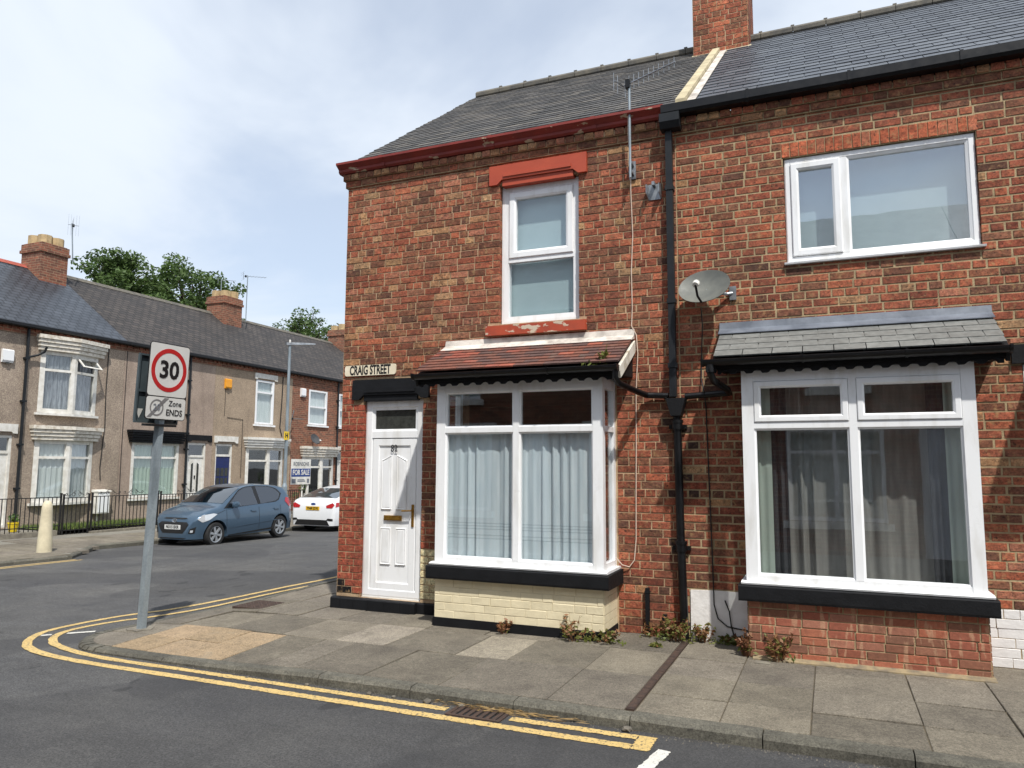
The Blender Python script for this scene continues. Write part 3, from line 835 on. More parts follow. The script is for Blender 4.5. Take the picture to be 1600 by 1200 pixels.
# ------------------------------------------------------------------ windows, doors
FR = [(0, -0.06), (0, 0.0), (0.012, 0.008), (0.045, 0.008), (0.058, -0.004), (0.058, -0.06)]
def scaled(prof, k, d): return [(i * k, x + d) for i, x in prof]
def pane(fr, parent, u0, u1, z0, z1, d, mat='glass', name='pane'):
    mb = MB(fr); mb.box(u0, u1, d - 0.006, d, z0, z1); return mb.build(name, mat, parent)
def sash(fr, parent, u0, u1, z0, z1, d, wd=0.05, proud=0.014, mat='white', glass='glass', name='sash'):
    mb = MB(fr); mb.ring(u0, u1, z0, z1, [(0, d - 0.04), (0, d + proud - 0.006), (0.008, d + proud), (wd * 0.72, d + proud), (wd, d + proud - 0.014), (wd, d - 0.04)])
    o = mb.build(name, mat, parent); pane(fr, parent, u0 + wd - 0.004, u1 - wd + 0.004, z0 + wd - 0.004, z1 - wd + 0.004, d - 0.012, glass)
    return o
def drape(fr, parent, u0, u1, z0, z1, d, mat, pleat=0.09, amp=0.022, name='curtain', seed=1):
    rg = random.Random(seed); n = max(6, int((u1 - u0) / 0.012)); mb = MB(fr); ph = rg.random() * 6; pts = []
    zs = [z0, z0 + (z1 - z0) * 0.35, z0 + (z1 - z0) * 0.7, z1]
    amps = [rg.choice([0.25, 0.6, 1.0, 1.5]) for _ in range(40)]
    for i in range(n + 1):
        u = u0 + (u1 - u0) * i / n
        x = 2 * math.pi * (u - u0) / pleat + 2.1 * math.sin((u - u0) * 4.1 + ph) + 1.2 * math.sin((u - u0) * 11.7 + 2 * ph)
        a = amp * amps[int((u - u0) / pleat) % 40]
        for k, z in enumerate(zs):
            pts.append((u, d + a * math.sin(x + 0.25 * k) * (1 - 0.12 * k) + 0.3 * a * math.sin(2.3 * x + ph), z))
    mb.add(pts, [(4 * i + k, 4 * i + 4 + k, 4 * i + 5 + k, 4 * i + 1 + k) for i in range(n) for k in range(3)])
    o = mb.build(name, mat, parent)
    for p in o.data.polygons: p.use_smooth = True
    return o
def hood(fr, parent, u0, u1, z0, z1, proj, mat, steps=4, vee=0.0, name='hood'):
    """moulded window head: stacked stepped boards growing outwards; vee pushes the middle out"""
    mb = MB(fr); um = (u0 + u1) / 2
    for k in range(steps):
        s = (k + 1) / steps; a = 0.12 * (1 - s); za = z0 + (z1 - z0) * k / steps; zb = z0 + (z1 - z0) * (k + 1) / steps - (0.012 if k < steps - 1 else 0)
        d = proj * (0.35 + 0.65 * s)
        mb.prism_z(za, zb, [(u0 + a, -0.02), (u1 - a, -0.02), (u1 - a, d), (um, d + vee), (u0 + a, d)])
    return mb.build(name, mat, parent)

# ================================================================== house number 82
h1 = thing('end_terrace_house', (2.1, 0, 0), 'red brick end-terrace house number 82 with white door and tiled bay canopy', 'house')
holes1 = [(0.33, 1.16, 0.13, 2.50), (2.14, 3.11, 3.33, 4.99), (1.66, 3.47, 0.0, 2.62)]
skip1 = holes1 + [(0.174, 1.25, 2.50, 2.75), (2.02, 3.215, 4.985, 5.215), (2.0, 3.2, 3.185, 3.33), (-0.01, 1.62, 0.0, 0.135), (1.60, 3.53, 0.0, 2.95)]
mb = MB(F_main); wall_panel(mb, 0.0, 4.2, -0.05, 5.42, holes1)
wall1 = mb.build('wall', 'mortar', h1)
def colour1(u, z):
    if u < 0.34 and z < 2.5:
        if z < 0.36 and rng.random() < (0.9 if u < 0.14 and z < 0.31 else 0.25 if z < 0.22 else 0): return lin((14, 15, 18)), 'paint_o'
        return vary(lin((156, 82, 64)), 0.7, 0.86)
    if 1.15 < u < 1.62 and z < 2.5:
        if z < 0.72: return vary(lin((206, 198, 160)), 0.95, 1.04), 'paint_o'
        return pick(dict(deep=4, dark=3, red=2))
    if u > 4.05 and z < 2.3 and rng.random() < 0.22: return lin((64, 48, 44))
    if z > 5.25: return pick(dict(buff=5, brown=4, dark=2, pink=1)) if z > 5.33 else pick(dict(brown=4, red=3, dark=2, pink=2))
    if z > 3.2 and u < 2.1: return pick(dict(red=5, brown=5, orange=2, buff=1.7, pink=2.5, dark=1.2))
    if z > 2.9: return pick(dict(red=5, brown=4, orange=2, dark=2, buff=0.8, deep=2))
    if u < 2: return pick(dict(orange=4, red=5, brown=2, dark=1, buff=1.0, pink=1))
    return pick(dict(deep=5, red=4, orange=3, dark=2, brown=1.5, buff=0.35))
br = lay(0.0, 4.2, 0.0, 5.255, skip1, rng, 11, jg=0.006)
br += lay(-0.02, 4.2, 5.257, 5.338, [], rng, 12, d=0.03, hd=99) + lay(-0.04, 4.2, 5.338, 5.42, [], rng, 13, d=0.062, hd=1)
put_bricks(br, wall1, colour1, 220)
mb = MB(F_main); mb.box(-0.025, 4.198, -0.06, 0.026, 5.25, 5.335); mb.box(-0.045, 4.198, -0.06, 0.056, 5.339, 5.40)
mb.build('corbel', 'mortar', h1)
# gable, back and inner room
mb = MB(); mb.add([(0.004, 0.24, -0.05), (0.004, 7.0, -0.05), (0.004, 7.0, 5.5), (0.004, 3.45, 7.98), (0.004, 0.0, 5.42), (0.004, 0.24, 5.42),
                   (0.24, 0.24, -0.05), (0.24, 7.0, -0.05), (0.24, 7.0, 5.5), (0.24, 3.45, 7.98), (0.24, 0.0, 5.42), (0.24, 0.24, 5.42)],
                  [(0, 1, 2, 3, 4, 5), (6, 7, 8, 9, 10, 11)] + [(i, (i + 1) % 6, 6 + (i + 1) % 6, 6 + i) for i in range(6)])
mb.box(0.24, 4.2, 6.76, 7.0, -0.05, 5.5)
mb.build('gable_wall', 'brick_side', h1, uvfn=lambda v, n: (v.y + v.x, v.z))
def room(parent, u0, u1, mat='interior', depth=3.4):
    mb = MB(F_main)
    mb.box(u0, u1, -depth - 0.1, -depth, 0, 5.4); mb.box(u0, u1, -depth, -0.25, 2.66, 2.80); mb.box(u0, u1, -depth, -0.25, -0.05, 0.1); mb.box(u0, u1, -depth, -0.25, 5.36, 5.41)
    mb.box(u1 - 0.05, u1, -depth, -0.25, 0.1, 2.66); mb.box(u1 - 0.05, u1, -depth, -0.25, 2.8, 5.36); mb.box(u0, u0 + 0.05, -depth, -0.25, 0.1, 2.66); mb.box(u0, u0 + 0.05, -depth, -0.25, 2.8, 5.36)
    return mb.build('room', mat, parent)
room(h1, 0.25, 4.17)

# roofs
PITCH = math.atan(0.72)
def roof_main(parent, u0, u1, gauge, sw, mats, cols, verge, seed, n_single=300, thick=0.008):
    rg = random.Random(seed)
    mb = MB(); y0, y1, z0 = -0.085, 3.46, 5.57
    zf = lambda y: z0 + 0.72 * (y + 0.05)
    a = u0 + (0.06 if verge else 0)
    mb.add([(a, y0, zf(y0) - 0.03), (u1, y0, zf(y0) - 0.03), (u1, y1, zf(y1) - 0.03), (a, y1, zf(y1) - 0.03), (a, y1 + 3.62, zf(y0) - 0.03), (u1, y1 + 3.62, zf(y0) - 0.03),
            (a, y0, zf(y0) - 0.06), (u1, y0, zf(y0) - 0.06), (u1, y1, zf(y1) - 0.06), (a, y1, zf(y1) - 0.06), (a, y1 + 3.62, zf(y0) - 0.06), (u1, y1 + 3.62, zf(y0) - 0.06)],
           [(0, 1, 2, 3), (3, 2, 5, 4), (6, 7, 8, 9), (9, 8, 11, 10), (0, 1, 7, 6), (4, 5, 11, 10), (0, 3, 9, 6), (3, 4, 10, 9), (1, 2, 8, 7), (2, 5, 11, 8)])
    roof = mb.build('roof', 'roof_core', parent)
    L = (y1 - y0) / math.cos(PITCH); n = int(L / gauge); cells = []
    for k in range(n + 1):
        s = k * gauge; off = (k % 2) * sw / 2; u = u0 - (sw - off if off else 0)
        ln = min(gauge * 2.1, L - s + 0.02)
        while u < u1:
            a_, b_2 = max(u, u0 + (rg.uniform(0.0, 0.05) if verge else 0)), min(u + sw, u1)
            if b_2 - a_ > 0.04:
                yc = y0 + (s + ln / 2) * math.cos(PITCH); cells.append((a_ + 0.004, b_2 - 0.004, s, ln, yc))
            u += sw
    cells.sort(key=lambda c: (Vector(((c[0] + c[1]) / 2, c[4], zf(c[4]))) - CAM).length)
    store = {}; rest = MB()
    lap = math.atan2(thick * 1.6, gauge * 2.1)
    for i, (a_, b_2, s, ln, yc) in enumerate(cells):
        zc = zf(yc) + 0.012 + rg.uniform(-0.001, 0.002)
        cc = vary(lin(rg.choice(cols)), 0.8, 1.2)
        rot = (PITCH - lap + rg.uniform(-0.004, 0.004), rg.uniform(-0.004, 0.004), rg.uniform(-0.006, 0.006) if verge else rg.uniform(-0.003, 0.003))
        if i < n_single:
            key = (round(b_2 - a_, 2), round(ln, 2))
            if key not in store:
                q = MB(); q.box(-key[0] / 2, key[0] / 2, -key[1] / 2, key[1] / 2, -thick / 2, thick / 2); store[key] = q.mesh('slate'); store[key].materials.append(M[mats[0]])
            piece('slate', store[key], roof, ((a_ + b_2) / 2, yc, zc), rot, ((b_2 - a_) / key[0], ln / key[1], 1), cc)
        else:
            mt = Matrix.Translation(((a_ + b_2) / 2, yc, zc)) @ (Matrix.Rotation(rot[2], 4, 'Z') @ Matrix.Rotation(rot[1], 4, 'Y') @ Matrix.Rotation(rot[0], 4, 'X'))
            hw, hl, ht = (b_2 - a_) / 2, ln / 2, thick / 2
            P = [mt @ Vector(p) for p in [(-hw, -hl, -ht), (hw, -hl, -ht), (hw, hl, -ht), (-hw, hl, -ht), (-hw, -hl, ht), (hw, -hl, ht), (hw, hl, ht), (-hw, hl, ht)]]
            rest.add([tuple(p) for p in P], [(0, 1, 2, 3), (4, 5, 6, 7), (0, 1, 5, 4), (1, 2, 6, 5), (2, 3, 7, 6), (3, 0, 4, 7)], cc)
    if rest.f:
        o = rest.build('slating', mats[1], roof); o['kind'] = 'stuff'
    # ridge tiles
    u = u0 + (0.08 if verge else 0); k = 0
    while u < u1 - 0.05:
        e = min(u + 0.45, u1); q = MB()
        prof = [(y1 + 0.13 * math.cos(t_), zf(y1) + 0.0 + 0.09 * math.sin(t_)) for t_ in [R(x) for x in (-20, 15, 50, 90, 130, 165, 200)]]
        prof2 = [(y1 + (p[0] - y1) * 0.85, p[1] - 0.02) for p in reversed(prof)]
        pp = prof + prof2; m_ = len(pp)
        q.add([(u + 0.004, y, z) for y, z in pp] + [(e - 0.004, y, z + (0.0)) for y, z in pp], [tuple(range(m_)), tuple(range(m_, 2 * m_))] + [(i, (i + 1) % m_, m_ + (i + 1) % m_, m_ + i) for i in range(m_)])
        q.box(e - 0.03, e + 0.02, y1 - 0.06, y1 + 0.06, zf(y1) + 0.07, zf(y1) + 0.105)
        q.build('ridge_tile', 'ridge', roof); u = e
    return roof
roof1 = roof_main(h1, 0.10, 4.26, 0.145, 0.26, ('slate_o', 'slate_v'), [(76, 74, 72), (68, 66, 65), (82, 79, 76), (62, 61, 60), (90, 86, 81)], True, 5, thick=0.011)
# chimney
mb = MB(); mb.box(3.95, 4.74, 3.02, 3.92, 7.5, 9.5); mb.box(3.90, 4.79, 2.97, 3.97, 9.5, 9.58); mb.box(3.93, 4.76, 3.0, 3.94, 9.58, 9.7)
ch1 = mb.build('chimney', 'mortar', h1)
bl = lay(3.95, 4.74, 7.62, 9.5, [], rng, 44, hd=5)
put_bricks([(a, b, c, e, -3.02 + 0.0) for a, b, c, e, d in bl], ch1, lambda u, z: pick(dict(orange=4, red=5, brown=2, pink=1, dark=0.6)), 0)
mb = MB(lambda u, d, z: (4.74 + d, u, z))
for (a, b, c, e, d) in lay(3.02, 3.92, 7.62, 9.5, [], rng, 45, hd=5):
    mb.box(a, b, -0.03, 0.008, c, e, pick(dict(red=4, brown=3, dark=3)))
o = mb.build('chimney_side_bricks', 'brick_v', ch1); o['kind'] = 'stuff'
mb = MB(); mb.prism_u(3.93, 4.78, [(2.90, 7.70), (3.03, 7.82), (3.03, 7.6)]); mb.build('flaunching', 'cement', ch1)
for k in range(3):
    mb = MB(); mb.lathe((4.12 + 0.23 * k, 3.47), [(0.12, 9.7), (0.11, 9.8), (0.095, 10.15), (0.11, 10.2), (0.085, 10.2), (0.08, 9.75)], 14); mb.build('chimney_pot', 'cement', ch1, smooth=True)
# party coping and lead soaker between the two roofs
def slope_strip(name, u0, u1, y0, y1, h, mat, parent, base=0.0):
    zf = lambda y: 5.57 + 0.72 * (y + 0.05)
    mb = MB(); mb.add([(u0, y0, zf(y0) + base), (u1, y0, zf(y0) + base), (u1, y1, zf(y1) + base), (u0, y1, zf(y1) + base),
                       (u0, y0, zf(y0) + base + h), (u1, y0, zf(y0) + base + h), (u1, y1, zf(y1) + base + h), (u0, y1, zf(y1) + base + h)],
                      [(0, 1, 2, 3), (4, 5, 6, 7), (0, 1, 5, 4), (1, 2, 6, 5), (2, 3, 7, 6), (3, 0, 4, 7)])
    return mb.build(name, mat, parent)
slope_strip('party_coping', 4.235, 4.335, -0.16, 3.0, 0.085, 'cement', h1)
for k in range(20):
    y = -0.16 + k * 0.157; slope_strip('soaker', 4.345, 4.435, y, y + 0.15, 0.012, 'lead_white', h1, 0.024)
# gutter, lintels, sill
mb = MB(F_main); mb.prism_u(-0.09, 4.10, [(0.0, 5.425), (0.075, 5.425), (0.10, 5.445), (0.10, 5.475), (0.14, 5.505), (0.165, 5.52), (0.165, 5.548), (0.14, 5.548), (0.13, 5.52), (0.0, 5.50)])
gut = mb.build('gutter', 'red_gutter', h1)
for u in (0.55, 2.05, 3.3):
    mb = MB(F_main); mb.prism_u(u, u + 0.05, [(0.02, 5.42), (0.08, 5.42), (0.108, 5.44), (0.108, 5.48), (0.172, 5.518), (0.172, 5.552), (0.02, 5.51)]); mb.build('gutter_joint', 'red_gutter', gut)
def shaped_lintel(parent, u0, u1, z0, z1, mat, proud=0.045, step=0.055):
    mb = MB(F_main); w_ = 0.13
    mb.prism_d(-0.1, proud, [(u0, z0), (u0 + w_ - 0.03, z0), (u0 + w_, z0 + step * 0.5), (u0 + w_ + 0.03, z0 + step), (u1 - w_ - 0.03, z0 + step), (u1 - w_, z0 + step * 0.5), (u1 - w_ + 0.03, z0), (u1, z0), (u1, z1), (u0, z1)])
    mb.prism_d(proud, proud + 0.012, [(u0 + w_ + 0.05, z0 + step + 0.028), (u1 - w_ - 0.05, z0 + step + 0.028), (u1 - w_ - 0.05, z0 + step + 0.06), (u0 + w_ + 0.05, z0 + step + 0.06)])
    mb.prism_d(-0.1, proud - 0.02, [(u0 + w_ + 0.032, z0 - 0.02), (u1 - w_ - 0.032, z0 - 0.02), (u1 - w_ - 0.032, z0 + step - 0.002), (u0 + w_ + 0.032, z0 + step - 0.002)])
    return mb.build('lintel', mat, parent)
shaped_lintel(h1, 2.02, 3.215, 4.985, 5.215, 'red_paint')
shaped_lintel(h1, 0.174, 1.25, 2.505, 2.75, 'black_paint')
# upper window
w1 = MB(F_main); w1.ring(2.145, 3.105, 3.335, 4.985, [(0, -0.16), (0, -0.07), (0.03, -0.07), (0.085, -0.075), (0.085, -0.16)])
w1o = w1.build('window', 'white', h1)
mb = MB(F_main); mb.box(2.225, 3.03, -0.15, -0.07, 4.06, 4.13); mb.build('transom', 'white', w1o)
sash(F_main, w1o, 2.235, 3.02, 4.11, 4.90, -0.085, 0.085, 0.03, glass='glass')
pane(F_main, w1o, 2.226, 3.026, 3.415, 4.065, -0.10, 'glass')
mb = MB(F_main); mb.box(2.2, 3.05, -0.20, -0.19, 3.40, 4.92); mb.build('roller_blind', 'blind', w1o)
mb = MB(F_main); mb.prism_u(2.0, 3.2, [(-0.16, 3.2), (0.07, 3.19), (0.075, 3.30), (-0.16, 3.334)]); mb.build('window_sill', 'red_sill', h1)
# door
df = MB(F_main); df.ring(0.335, 1.157, 0.14, 2.498, [(0, -0.16), (0, -0.045), (0.02, -0.038), (0.085, -0.038), (0.10, -0.052), (0.10, -0.16)])
door_frame = df.build('door_frame', 'white', h1)
mb = MB(F_main); mb.box(0.43, 1.065, -0.13, -0.04, 2.035, 2.115); mb.build('transom', 'white', door_frame)
pane(F_main, door_frame, 0.43, 1.06, 2.11, 2.40, -0.07, 'obscure', 'fanlight')
mb = MB(F_main); mb.ring(0.43, 1.06, 2.113, 2.405, [(0, -0.1), (0, -0.048), (0.03, -0.056), (0.03, -0.1)]); mb.build('bead', 'white', door_frame)
mb = MB(F_main); mb.box(0.437, 1.055, -0.12, -0.062, 0.22, 2.03); door = mb.build('door', 'white', h1)
mb = MB(F_main); mb.ring(0.44, 1.052, 0.225, 2.026, [(0, -0.07), (0, -0.052), (0.008, -0.046), (0.082, -0.046), (0.092, -0.058), (0.092, -0.07)]); mb.build('door_stile', 'white', door)
def moulding(u0, u1, z0, z1, slant=0.0):
    mb = MB(F_main)
    o_ = [(u0, z0), (u1, z0), (u1, z1), (u0, z1 + slant)] if slant <= 0 else [(u0, z0), (u1, z0), (u1, z1 - slant), (u0, z1)]
    def inset(k):
        cx = (u0 + u1) / 2; cz = (z0 + z1) / 2
        return [(p[0] + (k if p[0] < cx else -k), p[1] + (k if p[1] < cz else -k)) for p in o_]
    L = [(inset(0), -0.063), (inset(0.010), -0.046), (inset(0.022), -0.054), (inset(0.032), -0.05)]
    pts = [(p[0], d, p[1]) for q, d in L for p in q]
    mb.add(pts, [(4 * k + j, 4 * k + (j + 1) % 4, 4 * k + 4 + (j + 1) % 4, 4 * k + 4 + j) for k in range(3) for j in range(4)] + [(12, 13, 14, 15)])
    mb.build('door_panel', 'white', door)
moulding(0.565, 0.715, 1.17, 1.83, -0.06); moulding(0.775, 0.925, 1.17, 1.83, 0.06)
moulding(0.565, 0.715, 0.52, 0.96); moulding(0.775, 0.925, 0.52, 0.96)
mb = MB(F_main); mb.box(0.62, 0.86, -0.062, -0.04, 1.045, 1.105); mb.box(0.632, 0.848, -0.04, -0.034, 1.055, 1.095); mb.build('letterbox', 'gold', door)
mb = MB(F_main); mb.box(1.005, 1.035, -0.05, -0.034, 0.98, 1.24); mb.tube([(1.02, -0.034, 1.17), (1.02, 0.012, 1.17), (0.90, 0.014, 1.165)], 0.009, 8); mb.build('door_handle', 'gold', door)
text('house_number', '82', 0.12, door, F_main(0.745, -0.0425, 1.905), (1, 0, 0), (0, 0, 1), 'ink', 0.0, 0.8)
mb = MB(F_main); mb.box(0.34, 1.15, -0.16, -0.03, 0.125, 0.14); mb.build('threshold', 'white_paint', door_frame)
# step of painted blocks
for k, (a, b) in enumerate([(-0.02, 0.12), (0.12, 0.31), (0.31, 0.52), (0.52, 0.74), (0.74, 0.95), (0.95, 1.15), (1.15, 1.36), (1.36, 1.6)]):
    mb = MB(F_main); d1 = 0.10 if k < 6 else 0.05
    mb.prism_u(a + 0.002, b - 0.002, [(-0.2, -0.03), (d1, -0.03), (d1, 0.112), (d1 - 0.012, 0.124), (-0.2, 0.128)]); mb.build('step_block', 'black_paint', h1)

# ---- a bay window on a brick base
def bay(parent, u0, u1, name_glass, painted, top_sash):
    """white glazed box on a brick base; front at d=0.5"""
    D = 0.5; um = (u0 + u1) / 2
    mb = MB(F_main)
    pw = 0.105
    mb.box(u0, u0 + pw, D - 0.09, D, 0.665, 2.60); mb.box(u1 - pw, u1, D - 0.09, D, 0.665, 2.60)        # corner posts
    mb.box(u0 + pw, u1 - pw, D - 0.085, D - 0.004, 0.665, 0.725); mb.box(u0 + pw, u1 - pw, D - 0.085, D - 0.004, 2.50, 2.60)
    mb.box(um - 0.033, um + 0.033, D - 0.085, D - 0.002, 0.725, 2.50)
    for a, b in ((u0 + pw, um - 0.033), (um + 0.033, u1 - pw)): mb.box(a, b, D - 0.085, D - 0.002, 2.06, 2.115)
    for us in (u0, u1):                                                                                  # return sides
        a, b = (us, us + 0.07) if us == u0 else (us - 0.07, us)
        mb.box(a + 0.003, b - 0.003, 0.0, D - 0.09, 0.665, 0.735); mb.box(a + 0.003, b - 0.003, 0.0, D - 0.09, 2.50, 2.60)
        mb.box(a + 0.002, b - 0.002, 0.0, 0.06, 0.735, 2.50); mb.box(a + 0.003, b - 0.003, 0.06, D - 0.09, 2.06, 2.115)
    mb.box(u0 + 0.02, u1 - 0.02, -0.2, D - 0.02, 2.6, 2.64)
    o = mb.build('bay_window', 'white', parent)
    mb = MB(F_main); mb.prism_u(u0 - 0.045, u1 + 0.045, [(0.0, 0.648), (D + 0.045, 0.645), (D + 0.05, 0.66), (D + 0.002, 0.672), (0.0, 0.672)]); mb.build('sub_sill', 'white', o)
    for a, b in ((u0 + pw, um - 0.033), (um + 0.033, u1 - pw)):
        if top_sash:
            sash(F_main, o, a + 0.003, b - 0.003, 2.118, 2.497, D - 0.02, 0.062, 0.03, glass=name_glass)
        else:
            mb = MB(F_main); mb.ring(a, b, 2.115, 2.50, [(0, D - 0.07), (0, D - 0.012), (0.018, D - 0.02), (0.018, D - 0.07)]); mb.build('bead', 'white', o)
            pane(F_main, o, a + 0.01, b - 0.01, 2.125, 2.49, D - 0.04, name_glass)
        mb = MB(F_main); mb.ring(a, b, 0.725, 2.06, [(0, D - 0.07), (0, D - 0.012), (0.018, D - 0.02), (0.018, D - 0.07)]); mb.build('bead', 'white', o)
        pane(F_main, o, a + 0.01, b - 0.01, 0.735, 2.05, D - 0.04, name_glass)
    for us in (u0 + 0.03, u1 - 0.036):
        for za, zb in ((0.735, 2.06), (2.115, 2.50)):
            mb = MB(F_main); mb.box(us, us + 0.006, 0.06, D - 0.09, za, zb); mb.build('side_pane', name_glass, o)
    mb = MB(F_main); mb.prism_u(u0 - 0.07, u1 + 0.07, [(0.0, 0.50), (D + 0.07, 0.50), (D + 0.075, 0.52), (D + 0.075, 0.628), (D + 0.06, 0.638), (0.0, 0.646)])
    mb.build('stone_sill', 'black_paint', o)
    mb = MB(F_main); mb.box(u0 + 0.005, u1 - 0.005, -0.1, D - 0.004, -0.05, 0.50)
    base = mb.build('bay_base', 'mortar_d' if painted else 'mortar_g', parent)
    return o, base
bay1, base1 = bay(h1, 1.62, 3.51, 'glass', True, False)
CREAM = lin((216, 204, 172))
crm = lambda u, z: (vary(CREAM, 0.97, 1.03), 'paint_o')
bb = lay(1.625, 3.505, 0.085, 0.498, [], rng, 21, d=0.497, hd=99)
put_bricks([(a - 0.004, b + 0.004, c - 0.003, e + 0.003, d - 0.004) for a, b, c, e, d in bb], base1, crm, 300)
for (a, b, c, e, d) in lay(0.0, 0.495, 0.085, 0.498, [], rng, 22, hd=99):
    mb = MB(lambda u, d_, z: (3.505 + d_, -u, z)); mb.box(a - 0.003 if a > 0.01 else a, b + 0.003 if b < 0.49 else b, -0.05, 0.006 + rng.uniform(0, 0.002), c - 0.003, e + 0.003)
    o = mb.build('brick', 'paint_o', base1); o.color = (*CREAM, 1)
mb = MB(F_main); mb.box(1.608, 3.519, 0.0, 0.512, -0.03, 0.078); mb.box(1.612, 3.515, 0.0, 0.509, 0.078, 0.092); mb.build('plinth', 'black_paint', base1)
drape(F_main, bay1, 1.73, 3.40, 0.70, 2.075, 0.40, 'net', 0.12, 0.017, seed=3)
mb = MB(F_main); mb.tube([(1.7, 0.37, 2.075), (3.43, 0.37, 2.075)], 0.008, 6); mb.build('curtain_wire', 'white_paint', bay1)

# ---- lean-to canopy over a bay
def canopy(parent, u0, u1, kind, barge, gut_ext, ze=2.70, De=0.70):
    zt = 3.08; sl = math.hypot(De, zt - ze); ang = math.atan2(zt - ze, De)
    mb = MB(F_main)
    mb.prism_u(u0 + 0.02, u1 - 0.02, [(0.0, zt - 0.02), (De - 0.01, ze - 0.025), (De - 0.01, ze - 0.10), (De - 0.06, ze - 0.10), (0.0, 2.645)])
    can = mb.build('canopy', 'black_paint', parent)
    # tiles or slates
    if kind == 'plain': rows_, tw, th = 0, 0.2, 0.01
    elif kind == 'tile':
        rows_, tw, th = 9, 0.166, 0.017
    else:
        rows_, tw, th = 5, 0.262, 0.012
    g = sl / max(1, rows_); store = {}
    for k in range(rows_):
        s = k * g; ln = min(g * 1.9, sl - s + 0.01); off = (k % 2) * tw / 2; u = u0 - off
        while u < u1 - 0.01:
            a, b = max(u, u0 - (rng.uniform(0, 0.012) if kind == 'tile' else 0)), min(u + tw, u1)
            u += tw
            if b - a < 0.03: continue
            key = (round(b - a, 3), round(ln, 3))
            if key not in store:
                q = MB(); q.box(-key[0] / 2 + (0.002 if kind == 'tile' else 0.004), key[0] / 2 - (0.002 if kind == 'tile' else 0.004), -key[1] / 2, key[1] / 2, -th / 2, th / 2); store[key] = q.mesh('tile' if kind == 'tile' else 'slate')
                store[key].materials.append(M['tile_o' if kind == 'tile' else 'slate2_o'])
            m_ = s + ln / 2; d = De + 0.03 - m_ * math.cos(ang) * (De + 0.03) / De; z = ze - 0.005 + m_ * math.sin(ang) + th * 1.1
            if kind == 'tile':
                c = lin(rng.choice([(98, 66, 58), (88, 60, 54), (104, 66, 54), (84, 62, 57), (112, 68, 54)] if not (rng.random() < (0.5 if a < u0 + 0.45 and k > 3 else 0.07)) else [(146, 80, 62), (132, 72, 58)]))
            else:
                c = vary(lin((112, 113, 110)), 0.9, 1.1)
            piece('tile' if kind == 'tile' else 'slate', store[key], can, F_main((a + b) / 2, d, z), (ang - math.atan2(th * 1.3, ln) , rng.uniform(-0.006, 0.006) if kind == 'tile' else 0, rng.uniform(-0.012, 0.012) if kind == 'tile' else 0), (1, 1, 1), c)
    # flashing against the wall
    mb = MB(F_main); mb.prism_u(u0 + (0.02 if kind == 'tile' else -0.01), u1 + 0.005, [(0.009, 3.155), (0.016, 3.165), (0.03, 3.10), (0.15, 3.035), (0.15, 3.028), (0.009, 3.06)])
    mb.build('flashing', 'lead_white' if kind == 'tile' else 'lead', can)
    # gutter: half-round channel with brackets
    gz = ze - 0.045; prof = [(De + 0.055 + 0.055 * math.cos(t_), gz + 0.02 + 0.055 * math.sin(t_)) for t_ in [R(180 + 22.5 * k) for k in range(9)]]
    prof += [(p[0] - (p[0] - De - 0.055) * 0.12, p[1] + 0.004) for p in reversed(prof)]
    mb = MB(F_main); mb.prism_u(u0 - gut_ext[0], u1 + gut_ext[1], prof); gt = mb.build('gutter', 'black_gloss', can)
    for u in (u0 - gut_ext[0], u1 + gut_ext[1] - 0.012, u0 + (u1 - u0) * 0.33, u0 + (u1 - u0) * 0.68):
        mb = MB(F_main); pr = [(De + 0.055 + 0.061 * math.cos(t_), gz + 0.02 + 0.061 * math.sin(t_)) for t_ in [R(180 + 22.5 * k) for k in range(9)]]
        mb.prism_u(u - 0.003, u + 0.018, [(De - 0.006, gz + 0.03)] + pr + [(De + 0.116, gz + 0.03)]); mb.build('gutter_bracket', 'black_gloss', gt)
    # scalloped valance board
    mb = MB(F_main); n = int((u1 - u0 - 0.06) / 0.0143); a0 = u0 + 0.03; top = ze - 0.08; per = 0.143; pts = []
    for i in range(n + 1):
        u = a0 + (u1 - u0 - 0.06) * i / n; x = ((u - a0) % per) / per
        z = ze - 0.152 + (0.028 * math.sqrt(max(0, 1 - ((x - 0.5) / 0.3) ** 2)) if abs(x - 0.5) < 0.3 else 0)
        for d in (De - 0.04, De - 0.022): pts += [(u, d, top), (u, d, z)]
    fs = []
    for i in range(n):
        a = 4 * i; b = a + 4
        fs += [(a, b, b + 1, a + 1), (a + 2, b + 2, b + 3, a + 3), (a + 1, b + 1, b + 3, a + 3), (a, b, b + 2, a + 2)]
    mb.add(pts, fs); mb.build('valance', 'black_paint', can)
    for s, us in ((0, u0), (1, u1)):
        mb = MB(F_main); a, b = (us - 0.012, us + 0.02) if s == 0 else (us - 0.02, us + 0.012)
        mb.prism_u(a, b, [(0.0, zt - 0.035), (De + 0.01, ze - 0.03), (De + 0.01, ze - 0.075), (De - 0.02, ze - 0.14), (De - 0.10, ze - 0.10), (0.0, zt - 0.16)])
        mb.build('bargeboard', barge if s == 1 else 'black_paint', can)
    return can
can1 = canopy(h1, 1.44, 3.725, 'tile', 'old_white', (0.01, 0.0), 2.712, 0.65)

